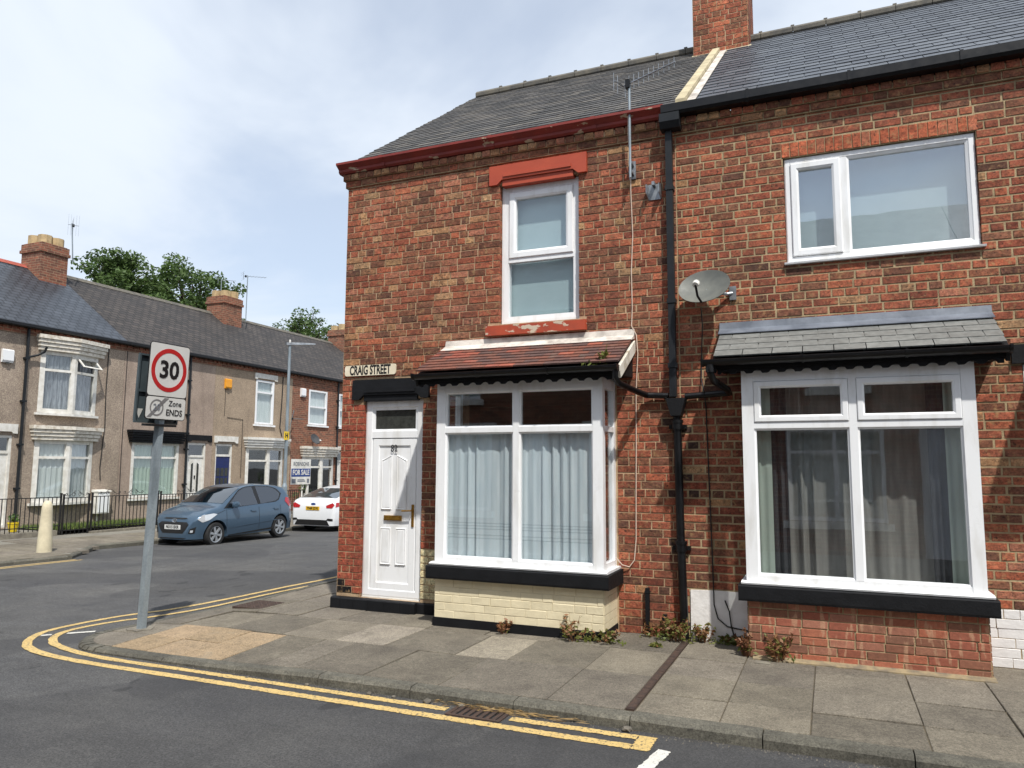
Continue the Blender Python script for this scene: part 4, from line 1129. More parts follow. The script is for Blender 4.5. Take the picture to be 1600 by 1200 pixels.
# ================================================================== neighbouring house
h2 = thing('terrace_house', (6.3, 0, 0), 'mid-terrace brick house with wide first-floor window and slate bay canopy', 'house')
X2 = 8.4
holes2 = [(5.28, 6.96, 3.71, 4.815), (4.90, 6.72, 0.0, 2.62), (7.20, 8.08, 0.12, 2.62)]
skip2 = [holes2[0], (5.262, 6.968, 4.8, 4.975), (4.845, 6.765, 0.0, 2.95), (7.20, 8.08, 0.12, 2.62), (7.12, 8.16, 2.62, 2.80)]
mb = MB(F_main); wall_panel(mb, 4.2, X2, -0.05, 5.42, holes2)
wall2 = mb.build('wall', 'mortar_g', h2)
WHITE = lin((226, 224, 222))
def colour2(u, z):
    if z < 0.487 and (4.27 < u < 4.9 or u > 6.72): return vary(WHITE, 0.97, 1.02), 'paint_o'
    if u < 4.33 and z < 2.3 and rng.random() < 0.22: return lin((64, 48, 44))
    if z > 5.25: return pick(dict(brown=5, red=4, dark=3, buff=1.5))
    if 5.0 < u < 7.2 and z > 4.9: return pick(dict(red=5, orange=5, brown=1.5, dark=0.8, pink=1))
    if z > 3.1: return pick(dict(red=6, orange=3, brown=3, dark=1.6, deep=2, buff=0.5, pink=0.6))
    if u > 6.7: return pick(dict(orange=3, red=4, pink=2, brown=3, buff=1.6, dark=1))
    return pick(dict(deep=4, red=4, brown=3, dark=2.2, orange=1.4, buff=0.6))
br = lay(4.2, X2, 0.0, 5.255, skip2, rng, 31, d=-0.0012, bw=0.238, jg=0.0078)
br += lay(4.2, X2, 5.257, 5.338, [], rng, 32, d=0.03, hd=99) + lay(4.2, X2, 5.338, 5.42, [], rng, 33, d=0.055, hd=1)
# soldier course over the window
u = 5.265
while u < 6.96:
    br.append((u + 0.004, u + 0.078, 4.822, 4.968, 0.002)); u += 0.0818
vis = [q for q in br if q[0] < 7.55]
def c2(u, z):
    if 4.82 < z < 4.97 and 5.26 < u < 6.97: return vary(lin(rng.choice([(174, 98, 70), (164, 90, 64), (172, 106, 80)])), 0.9, 1.1)
    return colour2(u, z)
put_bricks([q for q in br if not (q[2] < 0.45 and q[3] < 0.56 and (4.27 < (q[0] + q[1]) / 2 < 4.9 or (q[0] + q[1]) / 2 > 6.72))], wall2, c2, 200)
# the rendered and whitewashed patches at the foot of the wall
wp = [q for q in br if (q[2] < 0.45 and q[3] < 0.56 and (q[0] + q[1]) / 2 > 6.72)]
put_bricks([(a - 0.006, b + 0.006, c - 0.006, e + 0.006, d - 0.001) for a, b, c, e, d in wp], wall2, lambda u, z: (vary(WHITE, 0.97, 1.02), 'paint_o'), 300)
mb = MB(F_main); mb.prism_d(-0.02, 0.016, [(4.265, -0.02), (4.9, -0.02), (4.9, 0.48), (4.5, 0.486), (4.268, 0.478)]); mb.build('render_patch', 'patch_white', wall2)
mb = MB(F_main); mb.box(4.2, X2, -0.06, 0.024, 5.25, 5.335); mb.box(4.2, X2, -0.06, 0.05, 5.339, 5.40); mb.build('corbel', 'mortar_g', h2)
mb = MB(); mb.box(4.2, X2, 6.76, 7.0, -0.05, 5.5); mb.box(X2 - 0.1, X2, 0.24, 6.76, -0.05, 5.5); mb.build('back_wall', 'brick_side', h2, uvfn=lambda v, n: (v.y + v.x, v.z))
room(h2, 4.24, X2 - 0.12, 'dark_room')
roof2 = roof_main(h2, 4.44, X2, 0.205, 0.305, ('slate2_o', 'slate2_v'), [(74, 78, 84), (68, 72, 78), (80, 84, 89)], False, 6, n_single=250, thick=0.0105)
mb = MB(F_main); mb.prism_u(4.08, X2, [(0.0, 5.43), (0.03, 5.43), (0.032, 5.415), (0.15, 5.42), (0.17, 5.45), (0.17, 5.535), (0.155, 5.54), (0.15, 5.47), (0.0, 5.49)])
g2 = mb.build('gutter', 'black_gloss', h2)
for u in (4.95, 5.9, 6.85, 7.8):
    mb = MB(F_main); mb.prism_u(u, u + 0.03, [(0.02, 5.405), (0.15, 5.41), (0.178, 5.445), (0.178, 5.542), (0.0, 5.545)]); mb.build('gutter_bracket', 'black_gloss', g2)
# wide upper window
w2 = MB(F_main); w2.ring(5.285, 6.955, 3.735, 4.812, [(0, -0.12), (0, -0.03), (0.012, -0.022), (0.05, -0.022), (0.06, -0.034), (0.06, -0.12)])
w2o = w2.build('window', 'white', h2)
mb = MB(F_main); mb.box(5.80, 5.862, -0.1, -0.024, 3.79, 4.755); mb.build('mullion', 'white', w2o)
sash(F_main, w2o, 5.343, 5.80, 3.795, 4.752, -0.035, 0.075, 0.03, glass='glass_m')
mb = MB(F_main); mb.ring(5.862, 6.897, 3.793, 4.754, [(0, -0.09), (0, -0.028), (0.022, -0.04), (0.022, -0.09)]); mb.build('bead', 'white', w2o)
pane(F_main, w2o, 5.87, 6.89, 3.80, 4.745, -0.06, 'glass_m')
mb = MB(F_main); mb.prism_u(5.262, 6.985, [(-0.1, 3.71), (0.045, 3.706), (0.05, 3.722), (0.0, 3.737), (-0.1, 3.737)]); mb.build('window_sill', 'white', w2o)
mb = MB(F_main); mb.box(5.3, 6.94, -0.22, -0.21, 3.74, 4.80); mb.build('roller_blind', 'blind', w2o)
bay2, base2 = bay(h2, 4.86, 6.755, 'glass', False, True)
bb = lay(4.865, 6.75, -0.005, 0.498, [], rng, 41, d=0.497, ch=0.0735, hd=99, bw=0.225)
put_bricks(bb, base2, lambda u, z: (pick(dict(red=4, pink=2, orange=2, brown=3)), 'brick_band'), 300)
for us, sg in ((4.865, -1), (6.75, 1)):
    for (a, b, c, e, d) in lay(0.0, 0.495, -0.005, 0.498, [], rng, 43, hd=99, ch=0.0735):
        mb = MB(lambda u, d_, z: (us + sg * d_, -u, z)); mb.box(a, b, -0.05, 0.007, c, e); o = mb.build('brick', 'brick_o', base2); o.color = (*pick(dict(red=4, pink=3, brown=3)), 1)
drape(F_main, bay2, 4.97, 5.10, 0.70, 2.55, 0.33, 'mint', 0.07, 0.012, seed=5)
drape(F_main, bay2, 5.08, 5.24, 0.70, 2.55, 0.30, 'charcoal_cloth', 0.06, 0.02, seed=6)
drape(F_main, bay2, 5.2, 5.78, 0.70, 2.55, 0.25, 'taupe', 0.13, 0.028, seed=7)
drape(F_main, bay2, 5.86, 6.42, 0.70, 2.55, 0.18, 'taupe', 0.17, 0.02, seed=8)
drape(F_main, bay2, 6.4, 6.55, 0.70, 2.55, 0.28, 'charcoal_cloth', 0.06, 0.02, seed=9)
drape(F_main, bay2, 6.53, 6.66, 0.70, 2.55, 0.33, 'mint', 0.07, 0.012, seed=10)
can2 = canopy(h2, 4.625, 6.99, 'slate', 'black_paint', (0.1, 0.01), 2.722, 0.60)
canopy(h2, 7.42, 9.6, 'plain', 'black_paint', (0.02, 0.01))
# neighbour's door at the edge of the view
mb = MB(F_main); mb.ring(7.205, 8.075, 0.13, 2.615, [(0, -0.14), (0, 0.0), (0.07, 0.0), (0.08, -0.02), (0.08, -0.14)]); o = mb.build('door_frame', 'white', h2)
mb = MB(F_main); mb.box(7.285, 7.995, -0.11, -0.03, 2.06, 2.14); mb.build('transom', 'white', o); pane(F_main, o, 7.28, 8.0, 2.13, 2.54, -0.07, 'obscure', 'fanlight')
mb = MB(F_main); mb.box(7.285, 7.995, -0.1, -0.05, 0.2, 2.06); d2 = mb.build('door', 'white', h2)
for za, zb in ((0.35, 0.95), (1.15, 1.9)):
    for ua in (7.36, 7.68):
        mb = MB(F_main); mb.ring(ua, ua + 0.24, za, zb, [(0, -0.052), (0.012, -0.036), (0.03, -0.046), (0.03, -0.052)]); mb.build('door_panel', 'white', d2)
mb = MB(F_main); mb.box(7.52, 7.76, -0.05, -0.03, 1.02, 1.08); mb.build('letterbox', 'gold', d2)
mb = MB(F_main); mb.box(7.12, 8.16, -0.1, 0.035, 2.625, 2.795); mb.build('lintel', 'black_paint', h2)
mb = MB(F_main); mb.box(7.15, 8.12, -0.1, 0.1, -0.03, 0.125); mb.build('doorstep', 'black_paint', h2)
# mortar skirt at the foot of the bay
mb = MB(F_main); mb.prism_u(4.9, 6.77, [(0.45, 0.02), (0.505, 0.022), (0.585, 0.006), (0.585, -0.01), (0.45, -0.01)]); mb.build('mortar_skirt', 'cement_t', h2)

# ---- downpipe shared at the party wall
dp = thing('downpipe', (4.17, -0.05, 0), 'black downpipe with hopper between the two brick houses', 'downpipe')
mb = MB(F_main); mb.prism_u(4.065, 4.275, [(0.01, 5.43), (0.19, 5.43), (0.19, 5.34), (0.15, 5.275), (0.01, 5.275)]); mb.build('hopper_head', 'grey_plastic', dp)
mb = MB(F_main); mb.box(4.108, 4.176, 0.03, 0.098, 2.42, 5.28); up = mb.build('square_pipe', 'grey_plastic', dp)
for z in (4.62, 3.4, 2.72): 
    mb = MB(F_main); mb.box(4.098, 4.186, 0.012, 0.106, z, z + 0.05); mb.build('pipe_clip', 'grey_plastic', up)
mb = MB(F_main); mb.prism_d(0.012, 0.15, [(4.075, 2.40), (4.275, 2.40), (4.25, 2.31), (4.225, 2.22), (4.125, 2.22), (4.10, 2.31)]); mb.build('hopper', 'black_paint', dp)
mb = MB(F_main); mb.tube([(4.175, 0.07, 2.22), (4.178, 0.07, 2.0), (4.19, 0.07, 1.0), (4.215, 0.07, -0.02)], 0.042, 12); lp = mb.build('round_pipe', 'black_gloss', dp, smooth=True)
for z, uu in ((2.08, 4.177), (0.86, 4.193)):
    mb = MB(F_main); mb.tube([(uu, 0.07, z), (uu, 0.07, z + 0.09)], 0.055, 12); mb.tube([(uu, 0.07, z + 0.07), (uu, 0.07, z + 0.1)], 0.062, 12); mb.box(uu - 0.09, uu + 0.09, 0.01, 0.05, z + 0.01, z + 0.05); mb.build('pipe_collar', 'black_gloss', lp, smooth=True)
mb = MB(F_main); mb.tube([(3.70, 0.705, 2.67), (3.70, 0.705, 2.57), (3.715, 0.65, 2.52), (3.80, 0.30, 2.47), (3.86, 0.07, 2.445), (3.95, 0.06, 2.44), (4.09, 0.06, 2.432)], 0.032, 10); mb.build('branch_pipe', 'black_gloss', dp, smooth=True)
mb = MB(F_main); mb.tube([(4.60, 0.655, 2.68), (4.60, 0.655, 2.58), (4.62, 0.58, 2.51), (4.70, 0.22, 2.46), (4.70, 0.07, 2.44), (4.6, 0.06, 2.438), (4.26, 0.06, 2.42)], 0.033, 10); mb.build('branch_pipe', 'black_gloss', dp, smooth=True)
mb = MB(F_main); mb.tube([(4.60, 0.655, 2.67), (4.60, 0.655, 2.585)], 0.042, 10); mb.build('outlet', 'black_gloss', dp, smooth=True)

# ---- street name plate
sp = thing('street_name_plate', (0.41, -0.02, 2.82), 'cream street name plate reading CRAIG STREET above the white door', 'street sign')
def round_rect(u0, u1, z0, z1, r, n=4):
    out = []
    for cx, cz, a0 in ((u1 - r, z0 + r, 270), (u1 - r, z1 - r, 0), (u0 + r, z1 - r, 90), (u0 + r, z0 + r, 180)):
        out += [(cx + r * math.cos(R(a0 + 90 * k / n)), cz + r * math.sin(R(a0 + 90 * k / n))) for k in range(n + 1)]
    return out
M['plate'] = pm('cream_enamel', (226, 216, 194), (210, 198, 172), 8, 0.5)
mb = MB(F_main); mb.prism_d(0.012, 0.028, round_rect(0.045, 0.785, 2.805, 2.935, 0.03)); mb.build('plate', 'plate', sp)
text('lettering', 'CRAIG STREET', 0.158, sp, F_main(0.415, 0.0295, 2.868), (1, 0, -0.0), (0, 0, 1), 'ink', 0.004, 0.575)

# ---- satellite dish
def dish(name, fr, c, rw, rh, tilt, yaw, label, mat_face, arm=True, size_t=0.02):
    base = fr(*c); t = thing(name, base, label, 'satellite dish', 'satellite dishes on house fronts')
    mb = MB(fr); n = 28; rings_ = 6; pts = [(c[0], c[1] - 0.0, c[2])]
    def P(x, z, dep):
        d = dep; y2 = d * math.cos(tilt) + z * math.sin(tilt) * -1.0; z2 = z * math.cos(tilt) + d * math.sin(tilt)
        x2 = x * math.cos(yaw) + y2 * math.sin(yaw); y3 = -x * math.sin(yaw) + y2 * math.cos(yaw)
        return (c[0] + x2, c[1] + y3, c[2] + z2)
    for side in (0, 1):
        b0 = len(mb.v); pts = [P(0, 0, -0.06 - 0.008 * side)]
        for k in range(1, rings_ + 1):
            s = k / rings_
            for j in range(n):
                a = 2 * math.pi * j / n; pts.append(P(rw * s * math.cos(a), rh * s * math.sin(a), -0.06 * (1 - s * s) - 0.008 * side))
        fs = [(0, 1 + j, 1 + (j + 1) % n) for j in range(n)] + [(1 + (k - 1) * n + j, 1 + (k - 1) * n + (j + 1) % n, 1 + k * n + (j + 1) % n, 1 + k * n + j) for k in range(1, rings_) for j in range(n)]
        mb.add(pts, fs)
    n2 = 1 + rings_ * n
    for j in range(n):
        a = 1 + (rings_ - 1) * n + j; b = 1 + (rings_ - 1) * n + (j + 1) % n
        mb.f.append([a, b, b + n2, a + n2]); mb.c.append(None)
    mb.build('reflector', mat_face, t, smooth=True)
    mb = MB(fr); mb.tube([P(0, -rh * 0.97, -0.01), P(0, -rh * 1.12, 0.12), P(0.0, -rh * 0.86, 0.22)], 0.012, 8); mb.build('feed_arm', 'black_gloss', t)
    q0, q1 = P(0, -rh * 0.88, 0.225), P(0, -rh * 0.7, 0.21)
    mb = MB(fr); mb.tube([q0, q1], 0.03, 10); mb.tube([P(0, -rh * 0.7, 0.21), P(0, -rh * 0.6, 0.17)], 0.036, 10, 0.026); mb.build('receiver', 'white_paint', t, smooth=True)
    mb = MB(fr); mb.tube([P(0, 0, -0.07), (c[0] + rw * 0.75, 0.05, c[2] - 0.06), (c[0] + rw * 0.95, 0.02, c[2] - 0.05)], 0.018, 8); mb.box(c[0] + rw * 0.85, c[0] + rw * 1.1, 0.009, 0.03, c[2] - 0.12, c[2] + 0.02); mb.build('wall_bracket', 'steel', t)
    return t
M['dish'] = pm('grey_mesh_dish', (106, 107, 100), (88, 90, 86), 7, 0.6, fine=(200, 0.1))
M['dish_d'] = pm('dark_mesh_dish', (72, 72, 72), (58, 58, 60), 7, 0.6)
dish('satellite_dish', F_main, (4.50, 0.24, 3.515), 0.262, 0.215, R(30), R(-8), 'oval grey satellite dish beside the downpipe on red brick', 'dish')

# ---- television aerial on a wall-mounted pole
def aerial(name, foot, top, boom_a, boom_b, n_el, el, label, mast_r=0.014, refl=True, vert=True):
    t = thing(name, foot, label, 'aerial')
    mb = MB(); mb.tube([foot, top], mast_r, 8); mb.build('mast', 'galv', t)
    A, B = Vector(boom_a), Vector(boom_b); dr = (B - A).normalized(); sd_ = Vector((0, 0, 1)) if vert else dr.cross(Vector((0, 0, 1))).normalized()
    mb = MB(); mb.tube([tuple(A), tuple(B)], 0.009, 6); bo = mb.build('boom', 'steel', t)
    mb = MB()
    for k in range(n_el):
        p = A + (B - A) * (0.12 + 0.86 * k / max(1, n_el - 1)); h = el * (1 - 0.35 * k / n_el)
        mb.tube([tuple(p - sd_ * h), tuple(p + sd_ * h)], 0.0035, 4)
    mb.build('elements', 'steel', bo)
    if refl:
        sv = dr.cross(sd_).normalized(); mb = MB()
        for s in (-1, 1):
            for q in (0.5, 1.0):
                c = A + sv * (0.11 * s * q * 1.4) - dr * 0.02
                mb.tube([tuple(c - sd_ * el * 1.2), tuple(c + sd_ * el * 1.2)], 0.0035, 4)
        mb.tube([tuple(A - sv * 0.16), tuple(A + sv * 0.16)], 0.008, 5)
        mb.build('reflector', 'steel', bo)
    c = A + (B - A) * 0.1; mb = MB(); mb.box(c.x - 0.025, c.x + 0.025, c.y - 0.03, c.y + 0.03, c.z - 0.05, c.z + 0.04); mb.build('dipole_box', 'black_gloss', bo)
    return t
ta = aerial('television_aerial', (3.735, -0.13, 4.80), (3.735, -0.13, 5.88), (3.66, -0.11, 5.86), (4.27, -0.31, 5.91), 10, 0.085, 'wall-mounted television aerial on a galvanised pole above the eaves')
mb = MB(F_main); mb.box(3.70, 3.77, 0.008, 0.03, 4.82, 5.02); mb.box(3.715, 3.755, 0.03, 0.12, 4.86, 4.89); mb.box(3.715, 3.755, 0.03, 0.12, 4.96, 4.99); mb.build('wall_bracket', 'steel', ta)
lb = thing('empty_bracket', (3.97, 0, 4.66), 'empty grey metal bracket fixed to brick beside the downpipe', 'bracket')
mb = MB(F_main); mb.box(3.955, 3.985, 0.009, 0.09, 4.70, 4.74); mb.prism_u(3.90, 3.908, [(0.009, 4.56), (0.13, 4.60), (0.13, 4.70), (0.009, 4.73)]); mb.prism_u(4.035, 4.043, [(0.009, 4.56), (0.13, 4.60), (0.13, 4.70), (0.009, 4.73)]); mb.box(3.908, 4.035, 0.009, 0.016, 4.56, 4.73); mb.build('bracket', 'steel', lb)

def cable(name, path, r, mat, label):
    P = [tuple(p) for p in path]
    mb = MB(F_main); mb.tube(P, r, 6); o = mb.build(name, mat, smooth=True); tag(o, label, 'cable'); return o
cable('aerial_cable', [(3.72, 0.11, 5.8), (3.715, 0.12, 5.3), (3.72, 0.05, 4.95), (3.71, 0.014, 4.7), (3.725, 0.014, 4.2), (3.705, 0.014, 3.8), (3.71, 0.014, 3.4), (3.70, 0.016, 3.2), (3.75, 0.018, 3.1), (3.765, 0.02, 2.9), (3.74, 0.016, 2.5), (3.735, 0.014, 2.0), (3.725, 0.014, 1.4), (3.72, 0.014, 0.95), (3.70, 0.016, 0.74), (3.65, 0.03, 0.67), (3.58, 0.06, 0.69), (3.53, 0.09, 0.76)], 0.006, 'cable_w', 'cream aerial cable hanging down the brick beside the tiled canopy')
cable('dish_cable', [(4.46, 0.2, 3.30), (4.45, 0.06, 3.15), (4.43, 0.014, 2.9), (4.42, 0.014, 2.6), (4.455, 0.10, 2.46), (4.46, 0.014, 2.3), (4.475, 0.014, 1.5), (4.49, 0.014, 0.7), (4.495, 0.02, 0.35), (4.53, 0.025, 0.22), (4.62, 0.022, 0.15), (4.86, 0.02, 0.12)], 0.0065, 'cable_b', 'thin black cable running down the brick from the grey satellite dish')
cable('loose_cable', [(4.60, 0.025, 0.40), (4.64, 0.03, 0.30), (4.655, 0.03, 0.16), (4.70, 0.035, 0.0)], 0.006, 'cable_b', 'short black cable end curling on the whitewashed wall patch')
for (u, z1, lbl) in ((3.835, 0.47, 'taller black pipe stub at the foot of the brick wall'), (4.01, 0.22, 'shorter black pipe stub at the foot of the brick wall')):
    t = thing('pipe_stub', (u, -0.04, 0), lbl, 'pipe'); mb = MB(F_main); mb.box(u - 0.02, u + 0.02, 0.012, 0.052, -0.02, z1); mb.prism_u(u - 0.024, u + 0.024, [(0.01, z1 - 0.05), (0.056, z1 - 0.05), (0.056, z1 - 0.03), (0.01, z1 - 0.03)]); mb.build('stub', 'black_paint', t)

# ================================================================== far terrace
def gabled_roof(parent, y0, y1, mat, eave=5.60, ridge=8.15, depth=7.0):
    xe, xm, xb = XT + 0.16, XT - depth / 2, XT - depth
    mb = MB(); th = 0.07
    mb.add([(xe, y0, eave - 0.06), (xe, y1, eave - 0.06), (xm, y1, ridge), (xm, y0, ridge), (xb, y1, eave - 0.06), (xb, y0, eave - 0.06)], [(0, 1, 2, 3), (3, 2, 4, 5)])
    mb.add([(xe, y0, eave - 0.06 - th), (xe, y1, eave - 0.06 - th), (xm, y1, ridge - th), (xm, y0, ridge - th), (xb, y1, eave - 0.06 - th), (xb, y0, eave - 0.06 - th)], [(0, 1, 2, 3), (3, 2, 4, 5), (0, 1, 1, 0)][:2])
    o = mb.build('roof', mat, parent, uvfn=lambda v, n: (v.y, math.hypot(v.x - xe, v.z - eave)))
    return o, xm
def chimney_far(parent, y0, y1, x0, x1, z0, z1, pots, mat='brick_far'):
    uvb = lambda v, n: (v.y + v.x, v.z)
    mb = MB(); mb.box(x0, x1, y0, y1, z0, z1 - 0.5); mb.box(x0 - 0.05, x1 + 0.05, y0 - 0.05, y1 + 0.05, z1 - 0.5, z1 - 0.4); mb.box(x0 - 0.02, x1 + 0.02, y0 - 0.02, y1 + 0.02, z1 - 0.4, z1 - 0.2)
    mb.box(x0 + 0.03, x1 - 0.03, y0 + 0.03, y1 - 0.03, z1 - 0.2, z1 - 0.17)
    c = mb.build('chimney', mat, parent, uvfn=uvb)
    for k in range(pots):
        s = (k + 0.5) / pots
        for yy in (y0 + (y1 - y0) * 0.28, y0 + (y1 - y0) * 0.72):
            mb = MB(); xx = x0 + (x1 - x0) * s; r = 0.215
            mb.prism_z(z1 - 0.19, z1 + 0.10 + rng.uniform(-0.03, 0.04), [(xx + r * math.cos(R(45 * q + 22)), yy + r * math.sin(R(45 * q + 22))) for q in range(8)]); mb.build('chimney_pot', 'pot', c)
    mb = MB(); mb.prism_d(x1 - 0.005, x1 + 0.03, [(0, 0)] * 3) if False else None
    return c
M['pot'] = pm('buff_chimney_pot', (184, 160, 120), (152, 130, 96), 7, 0.85)
def far_house(name, y0, y1, wallmat, holes, label, roofmat, brick=False, zbase=-0.6):
    t = thing(name, (XT, (y0 + y1) / 2, 0), label, 'house')
    mb = MB(F_far); wall_panel(mb, y0, y1, zbase, 5.40 if not brick else 5.40, holes, 0.22)
    w = mb.build('wall', wallmat, t, uvfn=lambda v, n: (v.y + v.x, v.z))
    # dentilled brick eaves band
    mb = MB(F_far); mb.box(y0, y1, -0.1, 0.03, 5.30, 5.40); mb.box(y0, y1, -0.1, 0.075, 5.47, 5.56)
    y = y0 + 0.02
    while y < y1 - 0.1: mb.box(y, y + 0.11, -0.05, 0.06, 5.40, 5.47); y += 0.23
    mb.box(y0, y1, -0.1, 0.028, 5.40, 5.47)
    mb.build('eaves_band', 'brick_far', t, uvfn=lambda v, n: (v.y + v.x, v.z))
    mb = MB(F_far); mb.prism_u(y0, y1, [(0.03, 5.47), (0.20, 5.47), (0.22, 5.50), (0.22, 5.575), (0.20, 5.575), (0.19, 5.52), (0.03, 5.56)]); mb.build('gutter', 'black_gloss', t)
    rf, xm = gabled_roof(t, y0, y1, roofmat)
    mb = MB()
    y = y0
    while y < y1 - 0.02:
        e = min(y + 0.48, y1); mb2 = MB(); mb2.prism_d(0, 0, []) if False else None
        mb2.add([(xm - 0.16, y + 0.005, 8.06), (xm, y + 0.005, 8.2), (xm + 0.16, y + 0.005, 8.06), (xm, y + 0.005, 8.12), (xm - 0.16, e - 0.005, 8.06), (xm, e - 0.005, 8.2), (xm + 0.16, e - 0.005, 8.06), (xm, e - 0.005, 8.12)],
                [(0, 1, 5, 4), (1, 2, 6, 5), (2, 3, 7, 6), (3, 0, 4, 7), (0, 1, 2, 3), (4, 5, 6, 7)])
        mb2.build('ridge_tile', 'red_ridge' if roofmat == 'roof_new' else 'ridge', rf); y = e
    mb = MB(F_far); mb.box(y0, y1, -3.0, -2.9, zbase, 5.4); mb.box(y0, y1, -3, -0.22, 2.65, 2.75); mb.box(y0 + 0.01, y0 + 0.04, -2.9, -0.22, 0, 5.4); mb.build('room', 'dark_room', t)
    mb = MB(F_far); mb.box(y0, y1, -7.0, -6.8, zbase, 5.45); mb.build('back_wall', 'brick_far', t, uvfn=lambda v, n: (v.y + v.x, v.z))
    return t
M['red_ridge'] = pm('red_ridge_tile', (160, 82, 66), (142, 70, 58), 7, 0.8)
def far_window(parent, u0, u1, z0, z1, cols_, top, curtain, vee=0.0, frame=0.07, d=-0.02, mat='white_paint', sill=True, dark=False, open_light=False):
    """cols_: number of lights side by side; vee: how far the middle stands out"""
    um = (u0 + u1) / 2
    fr_l = (lambda u, dd, z: F_far(u, dd + vee * (1 - abs(u - um) / (um - u0)), z)) if vee else F_far
    mb = MB(fr_l); 
    edges = [u0 + (u1 - u0) * k / cols_ for k in range(cols_ + 1)]
    for k in range(cols_):
        a, b = edges[k], edges[k + 1]
        mb.box(a, a + frame * (1.3 if k == 0 else 0.9), d - 0.06, d + 0.03, z0, z1); mb.box(b - frame * (1.3 if k == cols_ - 1 else 0.9), b, d - 0.06, d + 0.03, z0, z1)
        a2, b2 = a + frame * 0.9, b - frame * 0.9
        mb.box(a2, b2, d - 0.06, d + 0.022, z0, z0 + frame); mb.box(a2, b2, d - 0.06, d + 0.022, z1 - frame, z1)
        if top: mb.box(a2, b2, d - 0.06, d + 0.028, top - 0.035, top + 0.035)
    o = mb.build('window', mat, parent)
    for k in range(cols_):
        a2, b2 = edges[k] + frame * 0.8, edges[k + 1] - frame * 0.8
        for za, zb in ([(z0 + frame, top - 0.03), (top + 0.03, z1 - frame)] if top else [(z0 + frame, z1 - frame)]):
            if open_light and k == cols_ - 1 and top and za > top:
                c0 = (zb); fr2 = lambda u, dd, z: fr_l(u, dd + (zb - z) * 0.75, z * 1.0 + (zb - z) * 0.32)
                mb = MB(fr2); mb.ring(a2, b2, za, zb, [(0, d - 0.02), (0, d + 0.03), (0.05, d + 0.03), (0.05, d - 0.02)]); op = mb.build('open_light', mat, o)
                mb = MB(fr2); mb.box(a2 + 0.05, b2 - 0.05, d, d + 0.005, za + 0.05, zb - 0.05); mb.build('pane', 'glass', op); continue
            mb = MB(fr_l); mb.box(a2, b2, d - 0.03, d - 0.022, za, zb); mb.build('pane', 'glass', o)
    if curtain:
        mb = MB(fr_l); n = 40; pts = []
        for i in range(n + 1):
            u = u0 + 0.06 + (u1 - u0 - 0.12) * i / n; dd = d - 0.1 + 0.02 * math.sin(i * 1.9)
            pts += [(u, dd, z0 + 0.03), (u, dd, z1 - 0.03)]
        mb.add(pts, [(2 * i, 2 * i + 2, 2 * i + 3, 2 * i + 1) for i in range(n)]); mb.build('curtain', curtain, o)
    if vee:                                  # floor and ceiling closing the shallow bay
        mb = MB(F_far)
        for za, zb in ((z0 - 0.02, z0 + 0.002), (z1 - 0.002, z1 + 0.03)):
            mb.prism_z(za, zb, [(u0, -0.1), (u1, -0.1), (u1, 0.0), (um, vee), (u0, 0.0)])
        mb.build('bay_board', mat, o)
    if sill:
        mb = MB(F_far); mb.prism_z(z0 - 0.09, z0 - 0.022, [(u0 - 0.08, -0.05), (u1 + 0.08, -0.05), (u1 + 0.08, 0.07), (um, 0.07 + vee), (u0 - 0.08, 0.07)]); mb.build('window_sill', mat, o)
    return o
def far_door(parent, u0, u1, z0, z1, leaf_top, mat, lintel_mat, lint, glass_slots=False, grid=False):
    mb = MB(F_far); mb.ring(u0, u1, z0, z1, [(0, -0.12), (0, -0.03), (0.07, -0.03), (0.07, -0.12)]); mb.box(u0 + 0.07, u1 - 0.07, -0.11, -0.035, leaf_top, leaf_top + 0.08)
    f = mb.build('door_frame', 'white_paint', parent)
    pane(F_far, f, u0 + 0.07, u1 - 0.07, leaf_top + 0.08, z1 - 0.07, -0.07, 'glass', 'fanlight')
    mb = MB(F_far); mb.box(u0 + 0.07, u1 - 0.07, -0.1, -0.06, z0 + 0.02, leaf_top); d = mb.build('door', mat, parent)
    um = (u0 + u1) / 2
    if glass_slots:
        for s in (-1, 1):
            mb = MB(F_far); a = um + s * 0.13; mb.prism_d(-0.06, -0.052, [(a - 0.045, z0 + 0.85), (a + 0.045, z0 + 0.85), (a + 0.045, leaf_top - (0.18 if s < 0 else 0.24)), (a - 0.045, leaf_top - (0.24 if s < 0 else 0.18))]); mb.build('door_glass', 'obscure', d)
        mb = MB(F_far); mb.box(um - 0.14, um + 0.14, -0.06, -0.048, z0 + 0.62, z0 + 0.70); mb.box(um - 0.025, um + 0.025, -0.06, -0.045, z0 + 1.3, z0 + 1.42); mb.build('letterbox', 'black_gloss', d)
    if grid:
        for i in range(3):
            for j in range(4):
                a = u0 + 0.12 + i * (u1 - u0 - 0.24) / 3 + 0.02; b = a + (u1 - u0 - 0.24) / 3 - 0.04; za = z0 + 0.35 + j * 0.36
                mb = MB(F_far); mb.box(a, b, -0.062, -0.054, za, min(za + 0.30, leaf_top - 0.08)); mb.build('door_glass', 'obscure', d)
    mb = MB(F_far); l0, l1, lz0, lz1 = lint; mb.prism_d(-0.1, 0.05, [(l0, lz0), (l0 + 0.12, lz0), (l0 + 0.17, lz0 + 0.05), (l1 - 0.17, lz0 + 0.05), (l1 - 0.12, lz0), (l1, lz0), (l1, lz1), (l0, lz1)]); mb.build('lintel', lintel_mat, parent)
